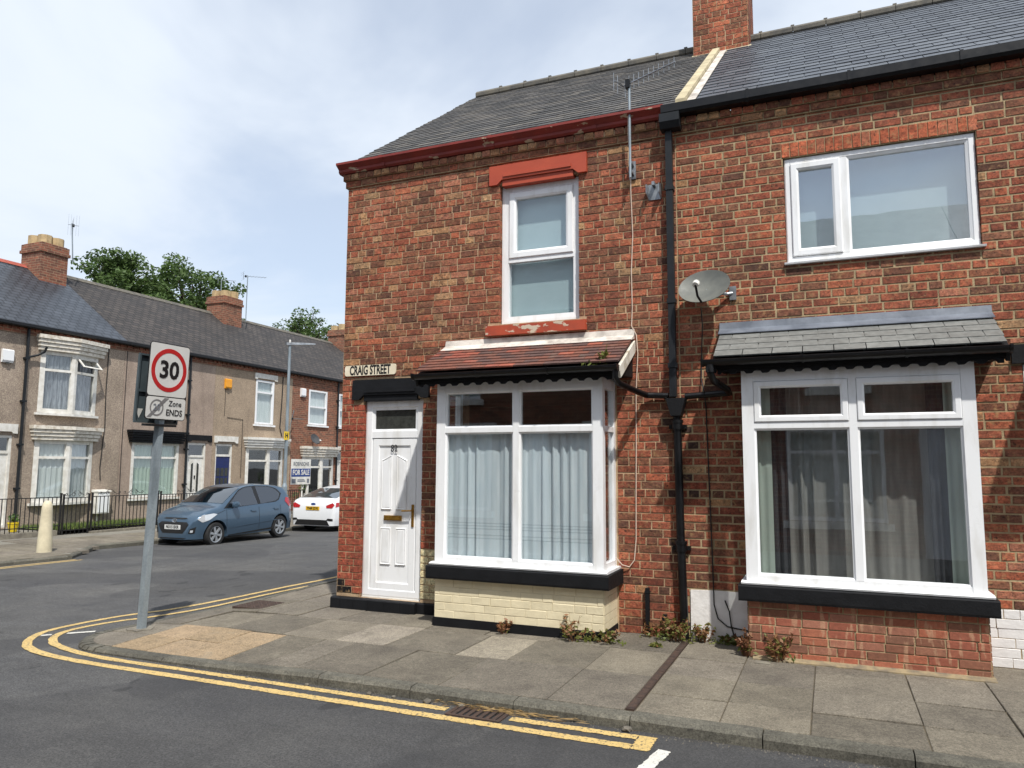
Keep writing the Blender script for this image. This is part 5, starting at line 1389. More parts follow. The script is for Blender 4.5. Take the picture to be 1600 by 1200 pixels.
def far_pipe(parent, u, z0, z1, kick=None):
    mb = MB(F_far); mb.tube([(u, 0.07, z1), (u, 0.07, z0)], 0.04, 8); o = mb.build('downpipe', 'grey_plastic', parent, smooth=True)
    for z in (1.0, 2.2, 3.4, 4.6):
        mb = MB(F_far); mb.box(u - 0.07, u + 0.07, 0.0, 0.11, z, z + 0.05); mb.build('pipe_clip', 'grey_plastic', o)
    if kick:
        mb = MB(F_far); mb.tube(kick, 0.033, 8); mb.build('branch_pipe', 'grey_plastic', o, smooth=True)
M['blue_door'] = pm('navy_door_paint', (24, 38, 92), (20, 32, 80), 7, 0.4)

# house before the frame edge and the first house in view share the new slate roof
fz = far_house('far_terrace_house', 1.0, 5.05, 'peb_a', [(4.2, 5.02, 0.0, 2.47), (1.6, 3.4, 0.62, 2.4), (1.6, 3.4, 3.2, 4.95)], 'pebbledashed house at the end of the far terrace, beyond the white alarm box', 'roof_new')
far_window(fz, 1.6, 3.4, 0.62, 2.4, 2, 1.9, 'white_net'); far_window(fz, 1.6, 3.4, 3.2, 4.95, 2, 4.4, 'white_net')
far_door(fz, 4.2, 5.02, 0.0, 2.47, 1.97, 'white_paint', 'white_paint', (4.1, 5.05, 2.5, 2.76))
fa = far_house('far_terrace_house', 5.06, 9.22, 'peb_a', [(5.14, 5.84, -0.02, 2.47), (6.46, 8.28, 0.62, 2.37), (6.46, 8.28, 3.17, 4.92)], 'brown pebbledashed house with two stacked white bay windows and blue-grey slates', 'roof_new')
far_door(fa, 5.12, 5.84, -0.02, 2.47, 1.97, 'white_paint', 'white_paint', (5.07, 5.94, 2.52, 2.78))
far_window(fa, 6.46, 8.28, 0.62, 2.37, 2, 1.88, 'white_net', 0.22, 0.1)
hood(F_far, fa, 6.28, 8.48, 2.38, 2.78, 0.2, 'old_white', 4, 0.22)
far_window(fa, 6.46, 8.28, 3.17, 4.92, 2, 4.38, 'stripe', 0.22, 0.1, mat='white_paint', open_light=True)
hood(F_far, fa, 6.28, 8.50, 4.93, 5.36, 0.2, 'old_white', 4, 0.22)
far_pipe(fa, 6.02, -0.2, 5.5, [(6.45, 0.25, 5.0), (6.42, 0.2, 4.85), (6.3, 0.1, 4.75), (6.03, 0.07, 4.65)])
chimney_far(fa, 8.12, 9.05, XT - 3.7, XT - 2.74, 7.3, 9.08, 2)
fb = far_house('far_terrace_house', 9.23, 13.08, 'peb_b', [(9.67, 11.57, 0.63, 2.40), (11.95, 12.80, -0.1, 2.46), (10.0, 11.0, 3.35, 4.95)], 'pinkish pebbledashed house with black window hood and white panelled door', 'roof_old')
far_window(fb, 9.67, 11.57, 0.63, 2.40, 2, 1.92, 'green_net', 0.0, 0.08)
hood(F_far, fb, 9.46, 11.74, 2.40, 2.80, 0.28, 'black_paint', 5, 0.0)
far_window(fb, 10.0, 11.0, 3.35, 4.95, 1, 4.45, 'white_net')
far_door(fb, 11.95, 12.80, -0.1, 2.46, 1.95, 'white_paint', 'black_paint', (11.93, 13.02, 2.5, 2.74), glass_slots=True)
far_pipe(fb, 11.84, -0.2, 5.5)
fc = far_house('far_terrace_house', 13.09, 17.38, 'peb_c', [(13.26, 14.10, -0.15, 2.46), (14.80, 16.90, 0.55, 2.37), (15.2, 16.25, 3.30, 5.03)], 'buff pebbledashed house with navy door and white bay hood', 'roof_old')
far_door(fc, 13.26, 14.10, -0.15, 2.46, 2.0, 'blue_door', 'white_paint', (13.16, 14.33, 2.5, 2.75), grid=True)
far_window(fc, 14.80, 16.90, 0.55, 2.37, 2, 1.86, None, 0.2, 0.1)
hood(F_far, fc, 14.64, 17.15, 2.37, 2.76, 0.22, 'white_paint', 4, 0.22)
far_window(fc, 15.2, 16.25, 3.30, 5.03, 1, 4.55, 'white_net', mat='white')
mb = MB(F_far); mb.prism_d(-0.1, 0.05, [(15.1, 5.06), (15.22, 5.06), (15.28, 5.1), (16.2, 5.1), (16.26, 5.06), (16.4, 5.06), (16.4, 5.29), (15.1, 5.29)]); mb.build('lintel', 'white_paint', fc)
chimney_far(fc, 16.15, 17.2, XT - 3.7, XT - 2.74, 7.3, 9.02, 2)
fd = far_house('far_terrace_house', 17.39, 21.4, 'brick_far', [(18.15, 20.32, 0.4, 2.07), (18.47, 19.75, 3.45, 4.95), (20.63, 21.3, 3.45, 4.95), (20.6, 21.35, -0.2, 2.3)], 'brown brick house with a dish beside the estate agent board', 'roof_old', True)
far_window(fd, 18.15, 20.32, 0.4, 2.07, 2, 1.62, None, 0.2, 0.12)
hood(F_far, fd, 17.98, 20.55, 2.07, 2.5, 0.22, 'old_white', 4, 0.2)
far_window(fd, 18.47, 19.75, 3.45, 4.95, 1, 4.22, 'white_net', mat='white')
far_window(fd, 20.63, 21.3, 3.45, 4.95, 1, 4.22, 'white_net', mat='white')
far_door(fd, 20.62, 21.34, -0.2, 2.3, 1.85, 'white_paint', 'white_paint', (20.56, 21.4, 2.34, 2.55))
far_pipe(fd, 20.48, -0.2, 5.5)
fe = far_house('far_terrace_house', 21.41, 25.6, 'brick_far', [(22.0, 23.9, 0.4, 2.1), (22.3, 23.5, 3.45, 4.95), (24.4, 25.2, -0.25, 2.3)], 'brick house at the end of the far terrace, hidden past the corner pier', 'roof_old', True)
far_window(fe, 22.0, 23.9, 0.4, 2.1, 2, 1.62, 'white_net'); far_window(fe, 22.3, 23.5, 3.45, 4.95, 1, 4.22, 'white_net', mat='white'); far_door(fe, 24.4, 25.2, -0.25, 2.3, 1.85, 'white_paint', 'white_paint', (24.3, 25.3, 2.34, 2.55))
for k_, (yy_, lb_) in enumerate([(25.61, 'plain pebbledashed house further along the side street'), (29.81, 'second plain pebbledashed house further along the side street'), (34.01, 'third plain pebbledashed house, ending the side street row')]):
    fx_ = far_house('far_terrace_house', yy_, yy_ + 4.19, 'peb_c', [(yy_ + 0.5, yy_ + 2.4, 0.4, 2.1), (yy_ + 0.8, yy_ + 2.0, 3.45, 4.95), (yy_ + 3.0, yy_ + 3.8, -0.3, 2.3)], lb_, 'roof_old')
    far_window(fx_, yy_ + 0.5, yy_ + 2.4, 0.4, 2.1, 2, 1.62, 'white_net'); far_window(fx_, yy_ + 0.8, yy_ + 2.0, 3.45, 4.95, 1, 4.22, 'white_net', mat='white'); far_door(fx_, yy_ + 3.0, yy_ + 3.8, -0.3, 2.3, 1.85, 'white_paint', 'white_paint', (yy_ + 2.9, yy_ + 3.9, 2.34, 2.55))
chimney_far(fe, 24.6, 25.5, XT - 3.7, XT - 2.74, 7.3, 9.0, 2)
def far_cable(parent, path, r=0.012):
    mb = MB(F_far); mb.tube(path, r, 5); mb.build('cable', 'cable_b', parent)
far_cable(fa, [(8.62, 0.02, 5.3), (8.60, 0.02, 4.0), (8.64, 0.02, 2.9), (8.56, 0.02, 1.6), (8.60, 0.02, 1.2)], 0.014)
far_cable(fb, [(9.30, 0.015, 5.3), (9.29, 0.015, 2.0), (9.31, 0.015, 0.5)], 0.010)
far_cable(fc, [(13.75, 0.015, 3.45), (14.55, 0.015, 3.42), (14.56, 0.015, 1.2)], 0.009)
far_cable(fc, [(16.75, 0.02, 5.3), (16.72, 0.02, 4.2), (16.66, 0.02, 3.2), (16.8, 0.03, 2.85)], 0.022)
far_cable(fc, [(13.6, 0.015, 4.5), (13.6, 0.015, 3.5)], 0.008)
dish('satellite_dish', F_far, (18.55, 0.35, 2.82), 0.28, 0.24, R(25), R(0), 'dark satellite dish above the bay of the far brick house', 'dish_d')

def alarm(u, z, mat, label, wd=0.3, h=0.36):
    t = thing('alarm_box', F_far(u, 0.02, z), label, 'alarm box', 'burglar alarm boxes')
    mb = MB(F_far); mb.prism_u(u - wd / 2, u + wd / 2, [(0.006, z - h / 2), (0.06, z - h / 2), (0.09, z - h / 3), (0.09, z + h / 2 - 0.03), (0.06, z + h / 2), (0.006, z + h / 2)]); mb.build('cover', mat, t)
    mb = MB(F_far); mb.box(u - 0.05, u + 0.05, 0.06, 0.075, z - h / 2 - 0.03, z - h / 2 + 0.01); mb.build('strobe', 'obscure', t)
M['orange_box'] = pm('orange_plastic', (232, 160, 44), (220, 146, 36), 5, 0.4)
alarm(5.5, 4.62, 'white', 'white burglar alarm box on brown pebbledash')
alarm(13.68, 4.70, 'orange_box', 'orange burglar alarm box on buff pebbledash')
alarm(18.02, 4.77, 'white', 'white burglar alarm box on the far brick house')
aerial('television_aerial', (XT - 2.6, 9.12, 8.45), (XT - 2.6, 9.0, 9.75), (XT - 2.45, 8.95, 9.65), (XT - 3.0, 9.3, 9.75), 5, 0.3, 'television aerial on the chimney nearest the bollard end of the terrace', 0.02)
aerial('television_aerial', (XT - 2.6, 17.3, 7.9), (XT - 2.6, 17.3, 9.95), (XT - 2.7, 17.15, 9.9), (XT - 2.2, 18.0, 9.98), 7, 0.22, 'tall television aerial beside the second far chimney', 0.02, vert=False)
aerial('television_aerial', (XT - 3.1, 16.3, 8.9), (XT - 3.1, 16.3, 9.6), (XT - 3.2, 16.2, 9.55), (XT - 2.8, 16.8, 9.6), 6, 0.16, 'small television aerial on top of the second far chimney', 0.016, vert=False)
aerial('television_aerial', F_far(17.15, 0.1, 3.2), F_far(17.15, 0.3, 3.95), F_far(17.0, 0.3, 3.6), F_far(17.5, 0.5, 3.6), 8, 0.3, 'television aerial fixed low on the wall beside the lamp column', 0.015, refl=False, vert=False)

# yards: low kerb wall, grass, railings and gate
M['grass'] = pm('short_grass', (74, 96, 40), (98, 108, 54), 9, 0.95, 0.6, 60, fine=(140, 0.35))
mb = MB(); mb.box(-13.25, -12.98, 2.0, 5.85, -0.4, -0.02); mb.build('yard_kerb', 'cement_g'); o = bpy.data.objects['yard_kerb']; tag(o, 'low stone wall under the railings beside the bollard', 'low wall')
mb = MB(); mb.box(-13.2, -12.98, 6.85, 17.3, -0.5, -0.12); o = mb.build('yard_kerb', 'cement_g'); tag(o, 'long stone edging below the railings behind the blue car', 'low wall')
def sheet(name, x0, x1, y0, y1, zf, mat):
    mb = MB(); nx, ny = 6, 12; P = [(x0 + (x1 - x0) * i / nx, y0 + (y1 - y0) * j / ny, 0) for j in range(ny + 1) for i in range(nx + 1)]
    mb.add([(p[0], p[1], zf(p[0], p[1])) for p in P], [(j * (nx + 1) + i, j * (nx + 1) + i + 1, (j + 1) * (nx + 1) + i + 1, (j + 1) * (nx + 1) + i) for j in range(ny) for i in range(nx)])
    return mb.build(name, mat)
structure(sheet('yard', -15.1, -13.2, 2.0, 21, lambda x, y: -0.06 - 0.012 * max(0, y - 6), 'far_pave'))
def tuft_field(name, x0, x1, y0, y1, n, zf, mat, h0=0.05, h1=0.12, parent=None):
    mb = MB(); rg = random.Random(hash(name) % 999 + n)
    for _ in range(n):
        x, y = rg.uniform(x0, x1), rg.uniform(y0, y1); a = rg.uniform(0, 6.28); h = rg.uniform(h0, h1); z = zf(x, y); w_ = 0.012
        l = rg.uniform(-0.04, 0.04); m_ = rg.uniform(-0.04, 0.04)
        mb.add([(x - w_ * math.cos(a), y - w_ * math.sin(a), z), (x + w_ * math.cos(a), y + w_ * math.sin(a), z), (x + l, y + m_, z + h)], [(0, 1, 2)])
    me = mb.mesh(name, recalc=False); me.materials.append(M[mat]); o = bpy.data.objects.new(name, me); col.objects.link(o); o['kind'] = 'stuff'; return o
zg = lambda x, y: -0.05 - 0.012 * max(0, y - 6)
g_ = sheet('grass', -14.9, -13.22, 5.9, 12.0, lambda x, y: zg(x, y) + 0.02, 'grass'); g_['kind'] = 'stuff'; tag(g_, 'small green lawn behind the iron railings', 'grass')
g2_ = tuft_field('grass', -14.8, -13.1, 5.9, 12, 5000, lambda x, y: zg(x, y) + 0.02, 'grass'); tag(g2_, 'grass blades growing along the railings of the yard', 'grass')
M['iron'] = pm('black_iron', (20, 20, 21), (32, 30, 29), 9, 0.5)
def railing(y0, y1, x, zb, zt, label, scroll=True, gap=0.118, posts=(0,)):
    t = thing('railing', (x, (y0 + y1) / 2, zb), label, 'railing')
    for z in (zt - 0.04, zb + 0.10):
        mb = MB(); mb.box(x - 0.02, x + 0.02, y0, y1, z, z + 0.012 + 0.01); mb.build('rail', 'iron', t)
    n = int((y1 - y0) / gap); q = MB(); q.box(-0.008, 0.008, -0.008, 0.008, 0, zt - zb - 0.03); me = q.mesh('bar'); me.materials.append(M['iron'])
    for k in range(n + 1): piece('bar', me, t, (x, y0 + (y1 - y0) * k / max(1, n), zb))
    for yy in [y0, y1] + [y0 + (y1 - y0) * s for s in posts if s > 0]:
        mb = MB(); mb.box(x - 0.02, x + 0.02, yy - 0.02, yy + 0.02, zb - 0.1, zt + 0.06); mb.box(x - 0.026, x + 0.026, yy - 0.026, yy + 0.026, zt + 0.06, zt + 0.075); mb.build('post', 'iron', t)
    if scroll:
        for c in ([(y0 + y1) / 2] if y1 - y0 < 1.2 else [y0 + (y1 - y0) * s for s in (0.25, 0.6)]):
            mb = MB()
            for s in (-1, 1):
                P = [(x, c + s * (0.03 + 0.03 * k), zt + 0.02 + 0.13 * math.exp(-((k - 0.0) / 4.0) ** 2)) for k in range(9)]
                mb.tube(P, 0.007, 4)
                for cc, rr in ((c + s * 0.09, 0.055), (c + s * 0.30, 0.04)):
                    mb.tube([(x, cc + rr * math.cos(a) * (1 - a / 14), zt + 0.055 + rr * math.sin(a) * (1 - a / 14)) for a in [k * 0.6 for k in range(14)]], 0.007, 4)
            mb.build('scroll', 'iron', t)
    return t
railing(2.2, 5.98, -13.1, -0.02, 0.86, 'black iron railings on a low stone wall behind the pale bollard', False)
gt = railing(6.06, 6.80, -13.1, -0.16, 0.83, 'narrow black iron garden gate topped with scrolls', True, 0.12)
gt.name = 'garden_gate'; gt['category'] = 'gate'
mb = MB()
for zc, rr in ((0.02, 0.07), (0.35, 0.06)):
    for s in (-1, 1): mb.tube([(-13.1, 6.43 + s * 0.07 + rr * math.cos(a) * (1 - a / 14), zc + rr * math.sin(a) * (1 - a / 14)) for a in [k * 0.6 for k in range(14)]], 0.007, 4)
mb.build('gate_scroll', 'iron', gt)
railing(6.9, 9.1, -13.1, -0.12, 0.84, 'black iron railings between the gate and the signpost', True)
railing(9.2, 13.0, -13.1, -0.16, 0.82, 'black scroll-topped railings behind the front of the blue car', True, 0.11, posts=(0.5,))
railing(13.1, 17.2, -13.1, -0.2, 0.78, 'black iron railings behind the rear of the blue car', False)
railing(17.3, 21.3, -13.0, -0.26, 0.74, 'black iron railings below the estate agent board', False)
railing_side = railing
t = thing('meter_box', (-14.8, 8.55, 0.2), 'white meter box standing against the pebbledash behind the gate', 'meter box')
mb = MB(F_far); mb.box(8.36, 8.78, 0.02, 0.26, 0.22, 0.86); mb.prism_u(8.34, 8.80, [(0.0, 0.86), (0.29, 0.86), (0.28, 0.90), (0.0, 0.93)]); mb.build('cabinet', 'white_paint', t)
mb = MB(F_far); mb.box(8.39, 8.75, 0.26, 0.268, 0.25, 0.83); mb.box(8.70, 8.73, 0.268, 0.28, 0.5, 0.58); mb.build('door', 'white', t)
mb = MB(F_far); mb.tube([(8.5, 0.1, 0.22), (8.5, 0.1, -0.1)], 0.02, 6); mb.build('pipe', 'white_paint', t)
t = thing('flower_pot', (-13.9, 5.3, -0.03), 'small yellow plant pot behind the railings', 'plant pot')
M['yellow_pot'] = pm('yellow_plastic', (222, 196, 40), (206, 178, 34), 5, 0.4)
mb = MB(); mb.lathe((-13.9, 5.3), [(0.09, -0.05), (0.13, 0.16), (0.14, 0.16), (0.14, 0.19), (0.115, 0.19), (0.1, 0.12)], 14); mb.build('pot', 'yellow_pot', t, smooth=True)
def leafy(mb, c, rx, rz, n, size, rg):
    for _ in range(n):
        while True:
            p = Vector((rg.uniform(-1, 1), rg.uniform(-1, 1), rg.uniform(-1, 1)))
            if p.length < 1: break
        q = Vector((c[0] + p.x * rx, c[1] + p.y * rx, c[2] + p.z * rz))
        a = Vector((rg.gauss(0, 1), rg.gauss(0, 1), rg.gauss(0, 0.6))).normalized(); b = a.cross(Vector((rg.gauss(0, 1), rg.gauss(0, 1), rg.gauss(0, 1)))).normalized(); s = size * rg.uniform(0.6, 1.3)
        mb.add([tuple(q - a * s), tuple(q + b * s * 0.45), tuple(q + a * s), tuple(q - b * s * 0.45)], [(0, 1, 2, 3)], None)
def leaf_mat(name, c1, c2):
    m, t_, b = nodes_of(name); p = pos(t_)
    c = mix(t_, ramp(t_, noise(t_, p, 3.0, 4, 0.7), 0.3, 0.7), lin(c1), lin(c2))
    t_.links.new(c, b.inputs['Base Color']); b.inputs['Roughness'].default_value = 0.6
    tr = t_.nodes.new('ShaderNodeBsdfTranslucent'); t_.links.new(c, tr.inputs['Color'])
    ms = t_.nodes.new('ShaderNodeMixShader'); ms.inputs[0].default_value = 0.3
    t_.links.new(b.outputs[0], ms.inputs[1]); t_.links.new(tr.outputs[0], ms.inputs[2]); t_.links.new(ms.outputs[0], t_.nodes['Material Output'].inputs['Surface'])
    return m
M['leaf'] = leaf_mat('tree_leaf', (62, 86, 40), (90, 112, 56))
M['leaf_dk'] = leaf_mat('bush_leaf', (56, 84, 34), (84, 110, 48))
M['leaf_weed'] = leaf_mat('weed_leaf', (84, 98, 40), (116, 116, 56))
M['dry'] = leaf_mat('dry_weed', (122, 78, 56), (150, 112, 74))
M['straw'] = leaf_mat('straw', (176, 148, 96), (150, 122, 78))
M['bark'] = pm('bark', (86, 74, 60), (66, 56, 46), 9, 0.95, 0.6, 30)
mb = MB(); leafy(mb, (-13.9, 5.3, 0.3), 0.12, 0.14, 60, 0.05, random.Random(2)); mb.build('foliage', 'leaf_dk', t)

# bollard, lamp column, estate agent board
t = thing('bollard', (-10.15, 3.5, -0.25), 'pale concrete bollard with rounded top by the far kerb', 'bollard')
M['concrete'] = pm('pale_concrete', (206, 196, 168), (184, 174, 148), 4, 0.85, 0.3, 50, fine=(110, 0.12))
mb = MB(); bx_, by_ = -10.15, 3.5; z0 = zp(bx_, by_)
mb.lathe((bx_, by_), [(0.15, z0 - 0.05), (0.142, z0 + 0.3), (0.12, z0 + 0.7), (0.105, z0 + 0.96), (0.095, z0 + 1.04), (0.065, z0 + 1.1), (0.025, z0 + 1.12)], 20); mb.build('shaft', 'concrete', t, smooth=True)
mb = MB(); mb.lathe((bx_, by_), [(0.19, z0 - 0.04), (0.185, z0 + 0.018), (0.17, z0 + 0.022), (0.12, z0 + 0.022)], 20); mb.build('footing', 'cement_g', t)
t = thing('lamp_column', (-10.9, 12.1, -0.35), 'tall grey street lamp column behind the blue car', 'street lamp')
lx, ly = -10.9, 12.15
mb = MB(); mb.tube([(lx, ly, -0.5), (lx, ly, 1.0)], 0.085, 12); mb.tube([(lx, ly, 1.0), (lx, ly, 1.12)], 0.085, 12, 0.055); mb.tube([(lx, ly, 1.1), (lx, ly, 5.68)], 0.056, 12, 0.045); mb.build('column', 'galv', t, smooth=True)
mb = MB(); mb.box(lx + 0.06, lx + 0.09, ly - 0.07, ly + 0.07, 0.1, 0.75); mb.build('access_door', 'galv', t)
mb = MB(); A = Vector((lx, ly, 5.72)); hd = Vector((0.55, 0.83, 0.07)).normalized(); sdv = Vector((-hd.y, hd.x, 0))
def hp(s, w_, z): q = A + hd * s + sdv * w_; return (q.x, q.y, q.z + z)
mb.add([hp(-0.12, -0.06, -0.04), hp(-0.12, 0.06, -0.04), hp(0.35, 0.11, -0.03), hp(0.85, 0.08, 0.0), hp(0.85, -0.08, 0.0), hp(0.35, -0.11, -0.03), hp(-0.12, -0.06, 0.05), hp(-0.12, 0.06, 0.05), hp(0.35, 0.10, 0.05), hp(0.85, 0.07, 0.03), hp(0.85, -0.07, 0.03), hp(0.35, -0.10, 0.05)],
       [(0, 1, 2, 3, 4, 5), (6, 7, 8, 9, 10, 11)] + [(i, (i + 1) % 6, 6 + (i + 1) % 6, 6 + i) for i in range(6)]); mb.build('lantern', 'steel', t)
mb = MB(); mb.lathe((lx, ly), [(0.03, 5.77), (0.03, 5.85), (0.015, 5.87)], 10); mb.build('photocell', 'white_paint', t)
M['yellow_sign'] = pm('yellow_plate', (226, 190, 40), (214, 178, 34), 5, 0.5)
mb = MB(); mb.box(lx + 0.04, lx + 0.05, ly - 0.17, ly + 0.07, 2.52, 2.80); hs = mb.build('hydrant_plate', 'yellow_sign', t)
text('plate_lettering', 'H', 0.2, hs, (lx + 0.052, ly - 0.05, 2.66), (0, 1, 0), (0, 0, 1), 'ink', 0.01)
t = thing('estate_agent_board', (-12.8, 15.0, -0.2), 'white and blue FOR SALE board on a post by the railings', 'sale board')
mb = MB(); mb.box(-12.85, -12.78, 15.72, 15.80, -0.5, 1.85); mb.build('post', 'white_paint', t)
mb = MB(); mb.box(-12.77, -12.755, 14.72, 15.86, 0.98, 1.92); bd = mb.build('board', 'white_paint', t)
M['navy'] = pm('navy_print', (36, 66, 130), (32, 58, 118), 5, 0.5); M['grey_ink'] = pm('grey_print', (112, 116, 124), None, 5, 0.5)
mb = MB(); mb.box(-12.755, -12.751, 14.74, 15.84, 1.27, 1.57); mb.build('blue_band', 'navy', bd)
text('lettering', 'FOR SALE', 0.27, bd, (-12.748, 15.29, 1.42), (0, 1, 0), (0, 0, 1), 'white_paint', 0.006, 0.84)
text('lettering', 'ROBINSONS', 0.2, bd, (-12.748, 15.29, 1.74), (0, 1, 0), (0, 0, 1), 'grey_ink', 0.002, 0.82)
mb = MB(); mb.box(-12.755, -12.751, 14.78, 15.0, 1.03, 1.19); mb.box(-12.755, -12.751, 15.1, 15.55, 1.08, 1.12); mb.box(-12.755, -12.751, 15.1, 15.5, 1.14, 1.17); mb.box(-12.755, -12.751, 15.66, 15.78, 1.03, 1.19); mb.build('small_print', 'grey_ink', bd)
t = thing('shrub', (-13.6, 16.4, -0.2), 'slim green shrub behind the estate agent board', 'shrub')
mb = MB(); mb.tube([(-13.6, 16.6, -0.3), (-13.6, 16.55, 0.7), (-13.55, 16.5, 1.3)], 0.025, 6, 0.01); mb.build('stem', 'bark', t)
mb = MB(); rg = random.Random(8)
for k in range(10): leafy(mb, (-13.6 + rg.uniform(-0.15, 0.15), 16.5 + rg.uniform(-0.25, 0.35), 0.2 + 0.14 * k), 0.2, 0.15, 36, 0.05, rg)
mb.build('crown', 'leaf_dk', t)

# ================================================================== speed limit sign
ss = thing('speed_limit_sign', (-1.17, -1.80, 0), 'leaning grey post with 30 speed limit plate and 20 zone ends panel', 'road sign')
LEAN = Matrix.Translation((-1.17, -1.80, 0)) @ Matrix.Rotation(R(2.4), 4, 'Y') @ Matrix.Translation((1.17, 1.80, 0))
LEAN2 = Matrix.Translation((-1.17, -1.80, 0)) @ Matrix.Rotation(R(1.6), 4, Vector((0.66, 0.75, 0)).orthogonal()) @ Matrix.Translation((1.17, 1.80, 0))
def lean(fr): return lambda x, y, z: tuple(LEAN @ Vector(fr(x, y, z)))
FS = lean(F_world)
mb = MB(FS); mb.prism_z(-0.09, 2.95, [(-1.17 + 0.054 * math.cos(R(60 * k + 15)), -1.80 + 0.054 * math.sin(R(60 * k + 15))) for k in range(6)]); mb.build('post', 'galv', ss)
mb = MB(); mb.prism_z(-0.08, -0.02, [(-1.17 + 0.13 * math.cos(R(30 * k)) * rng.uniform(0.8, 1.2), -1.80 + 0.13 * math.sin(R(30 * k)) * rng.uniform(0.8, 1.2)) for k in range(12)]); mb.build('footing', 'cement_g', ss)
M['sign_white'] = pm('reflective_white', (204, 204, 200), (196, 196, 192), 4, 0.45); M['sign_red'] = pm('sign_red', (178, 34, 34), (168, 30, 32), 4, 0.45); M['sign_back'] = pm('grey_sign_back', (74, 84, 88), (62, 72, 76), 5, 0.5); M['sign_grey'] = pm('grey_diagonal', (120, 118, 118), None, 4, 0.5)
# local sign frame: s along +Y (reading direction), out = +X, z up
sx = -1.095
FP = lean(lambda s, d, z: (sx + d, -1.80 + s, z))
SW, Z0, ZM, Z1 = 0.258, 2.19, 2.43, 3.0
mb = MB(FP); mb.prism_d(-0.008, 0.0, round_rect(-SW - 0.008, SW + 0.008, Z0 - 0.008, Z1 + 0.008, 0.035)); pl = mb.build('backing_plate', 'ink', ss)
mb = MB(FP); mb.prism_d(0.0, 0.004, round_rect(-SW, SW, ZM + 0.006, Z1, 0.03)); mb.build('speed_plate', 'sign_white', ss)
mb = MB(FP); mb.prism_d(0.0, 0.004, round_rect(-SW, SW, Z0, ZM - 0.006, 0.03)); mb.build('zone_plate', 'sign_white', ss)
def annulus(fr, c, r0, r1, d0, d1, mat, parent, name, n=40):
    mb = MB(fr); P = []
    for r, d in ((r0, d0), (r1, d0), (r1, d1), (r0, d1)): P += [(c[0] + r * math.cos(2 * math.pi * k / n), d, c[1] + r * math.sin(2 * math.pi * k / n)) for k in range(n)]
    mb.add(P, [(q * n + k, q * n + (k + 1) % n, ((q + 1) % 4) * n + (k + 1) % n, ((q + 1) % 4) * n + k) for q in range(4) for k in range(n)]); return mb.build(name, mat, parent)
annulus(FP, (0, 2.72), 0.188, 0.236, 0.004, 0.006, 'sign_red', ss, 'red_ring')
def sgn_text(name, txt, size, s, z, mat, bold, sq, d=0.0065):
    c = FP(s, d, z); rr = LEAN.to_3x3() @ Vector((0, 1, 0)); uu = LEAN.to_3x3() @ Vector((0, 0, 1)); text(name, txt, size, ss, c, rr, uu, mat, bold, sq)
sgn_text('lettering', '30', 0.26, 0.0, 2.715, 'ink', 0.007, 1.02)
mb = MB(FP); mb.prism_d(0.004, 0.0055, [(-0.245, Z0 + 0.012), (-0.195, Z0 + 0.012), (0.03, ZM - 0.012), (-0.03, ZM - 0.012)]); mb.build('diagonal_bar', 'sign_grey', ss)
annulus(FP, (-0.125, 2.31), 0.074, 0.088, 0.0056, 0.007, 'sign_grey', ss, 'grey_ring')
sgn_text('lettering', '20', 0.10, -0.125, 2.31, 'grey_ink', 0.0, 0.95, 0.0072)
sgn_text('lettering', 'Zone', 0.085, 0.115, 2.362, 'ink', 0.0, 0.95); sgn_text('lettering', 'ENDS', 0.094, 0.11, 2.262, 'ink', 0.001, 0.95)
FB = lean(lambda s, d, z: (-1.25 + d, -1.80 + s, z))
mb = MB(FB); mb.prism_d(-0.006, 0.0, round_rect(-0.27, 0.30, 2.14, 2.88, 0.03)); bp = mb.build('rear_plate', 'sign_back', ss)
mb = MB(FB); mb.ring(-0.27, 0.30, 2.14, 2.88, [(0, 0.0), (0, 0.022), (0.02, 0.022), (0.02, 0.0)]); mb.box(-0.25, 0.28, 0.0, 0.018, 2.47, 2.50); mb.build('plate_channel', 'sign_back', bp)
mb = MB(FB); mb.prism_d(0.0, 0.003, [(-0.25, 2.29), (-0.205, 2.19), (-0.16, 2.29)]); mb.build('sticker', 'sign_white', bp)
mb = MB(FB); mb.box(-0.16, 0.16, 0.0, 0.16, 2.11, 2.135); mb.build('clamp', 'ink', ss)

# iron covers and channels in the pavement, gully grate
M['rust'] = pm('rusty_iron', (78, 60, 50), (58, 47, 42), 20, 0.85, 0.4, 80, metallic=0.2)
t = thing('drainage_channel', (4.235, -1.3, 0), 'rusty iron drainage channel running from downpipe to kerb', 'drain channel')
mb = MB(); mb.box(4.205, 4.265, -2.40, -0.04, -0.04, 0.0035); ch_ = mb.build('channel_plate', 'rust', t)
for k in range(9): mb = MB(); mb.box(4.205 + 0.005, 4.265 - 0.005, -2.38 + k * 0.26, -2.38 + k * 0.26 + 0.245, 0.0035, 0.006); mb.build('cover_strip', 'rust', ch_)
t = thing('inspection_cover', (-0.88, -0.3, 0), 'rusty chequered iron cover in the pavement by the corner', 'manhole cover')
mb = MB(); mb.box(-1.12, -0.66, -0.54, -0.08, -0.05, 0.001); ic = mb.build('frame', 'rust', t)
q = MB(); q.box(-0.024, 0.024, -0.006, 0.006, 0, 0.004); me = q.mesh('tread'); me.materials.append(M['rust'])
for i in range(7):
    for j in range(7): piece('tread', me, ic, (-1.08 + i * 0.063, -0.5 + j * 0.063, 0.001), (0, 0, R(45 if (i + j) % 2 else -45)))
t = thing('gully_grate', (3.19, -2.66, -0.09), 'slotted iron gully grate interrupting the yellow line by the kerb', 'drain')
zg0 = zr(3.2, -2.65) + 0.006
mb = MB(); x0, x1, y0, y1 = 2.97, 3.40, -2.79, -2.56
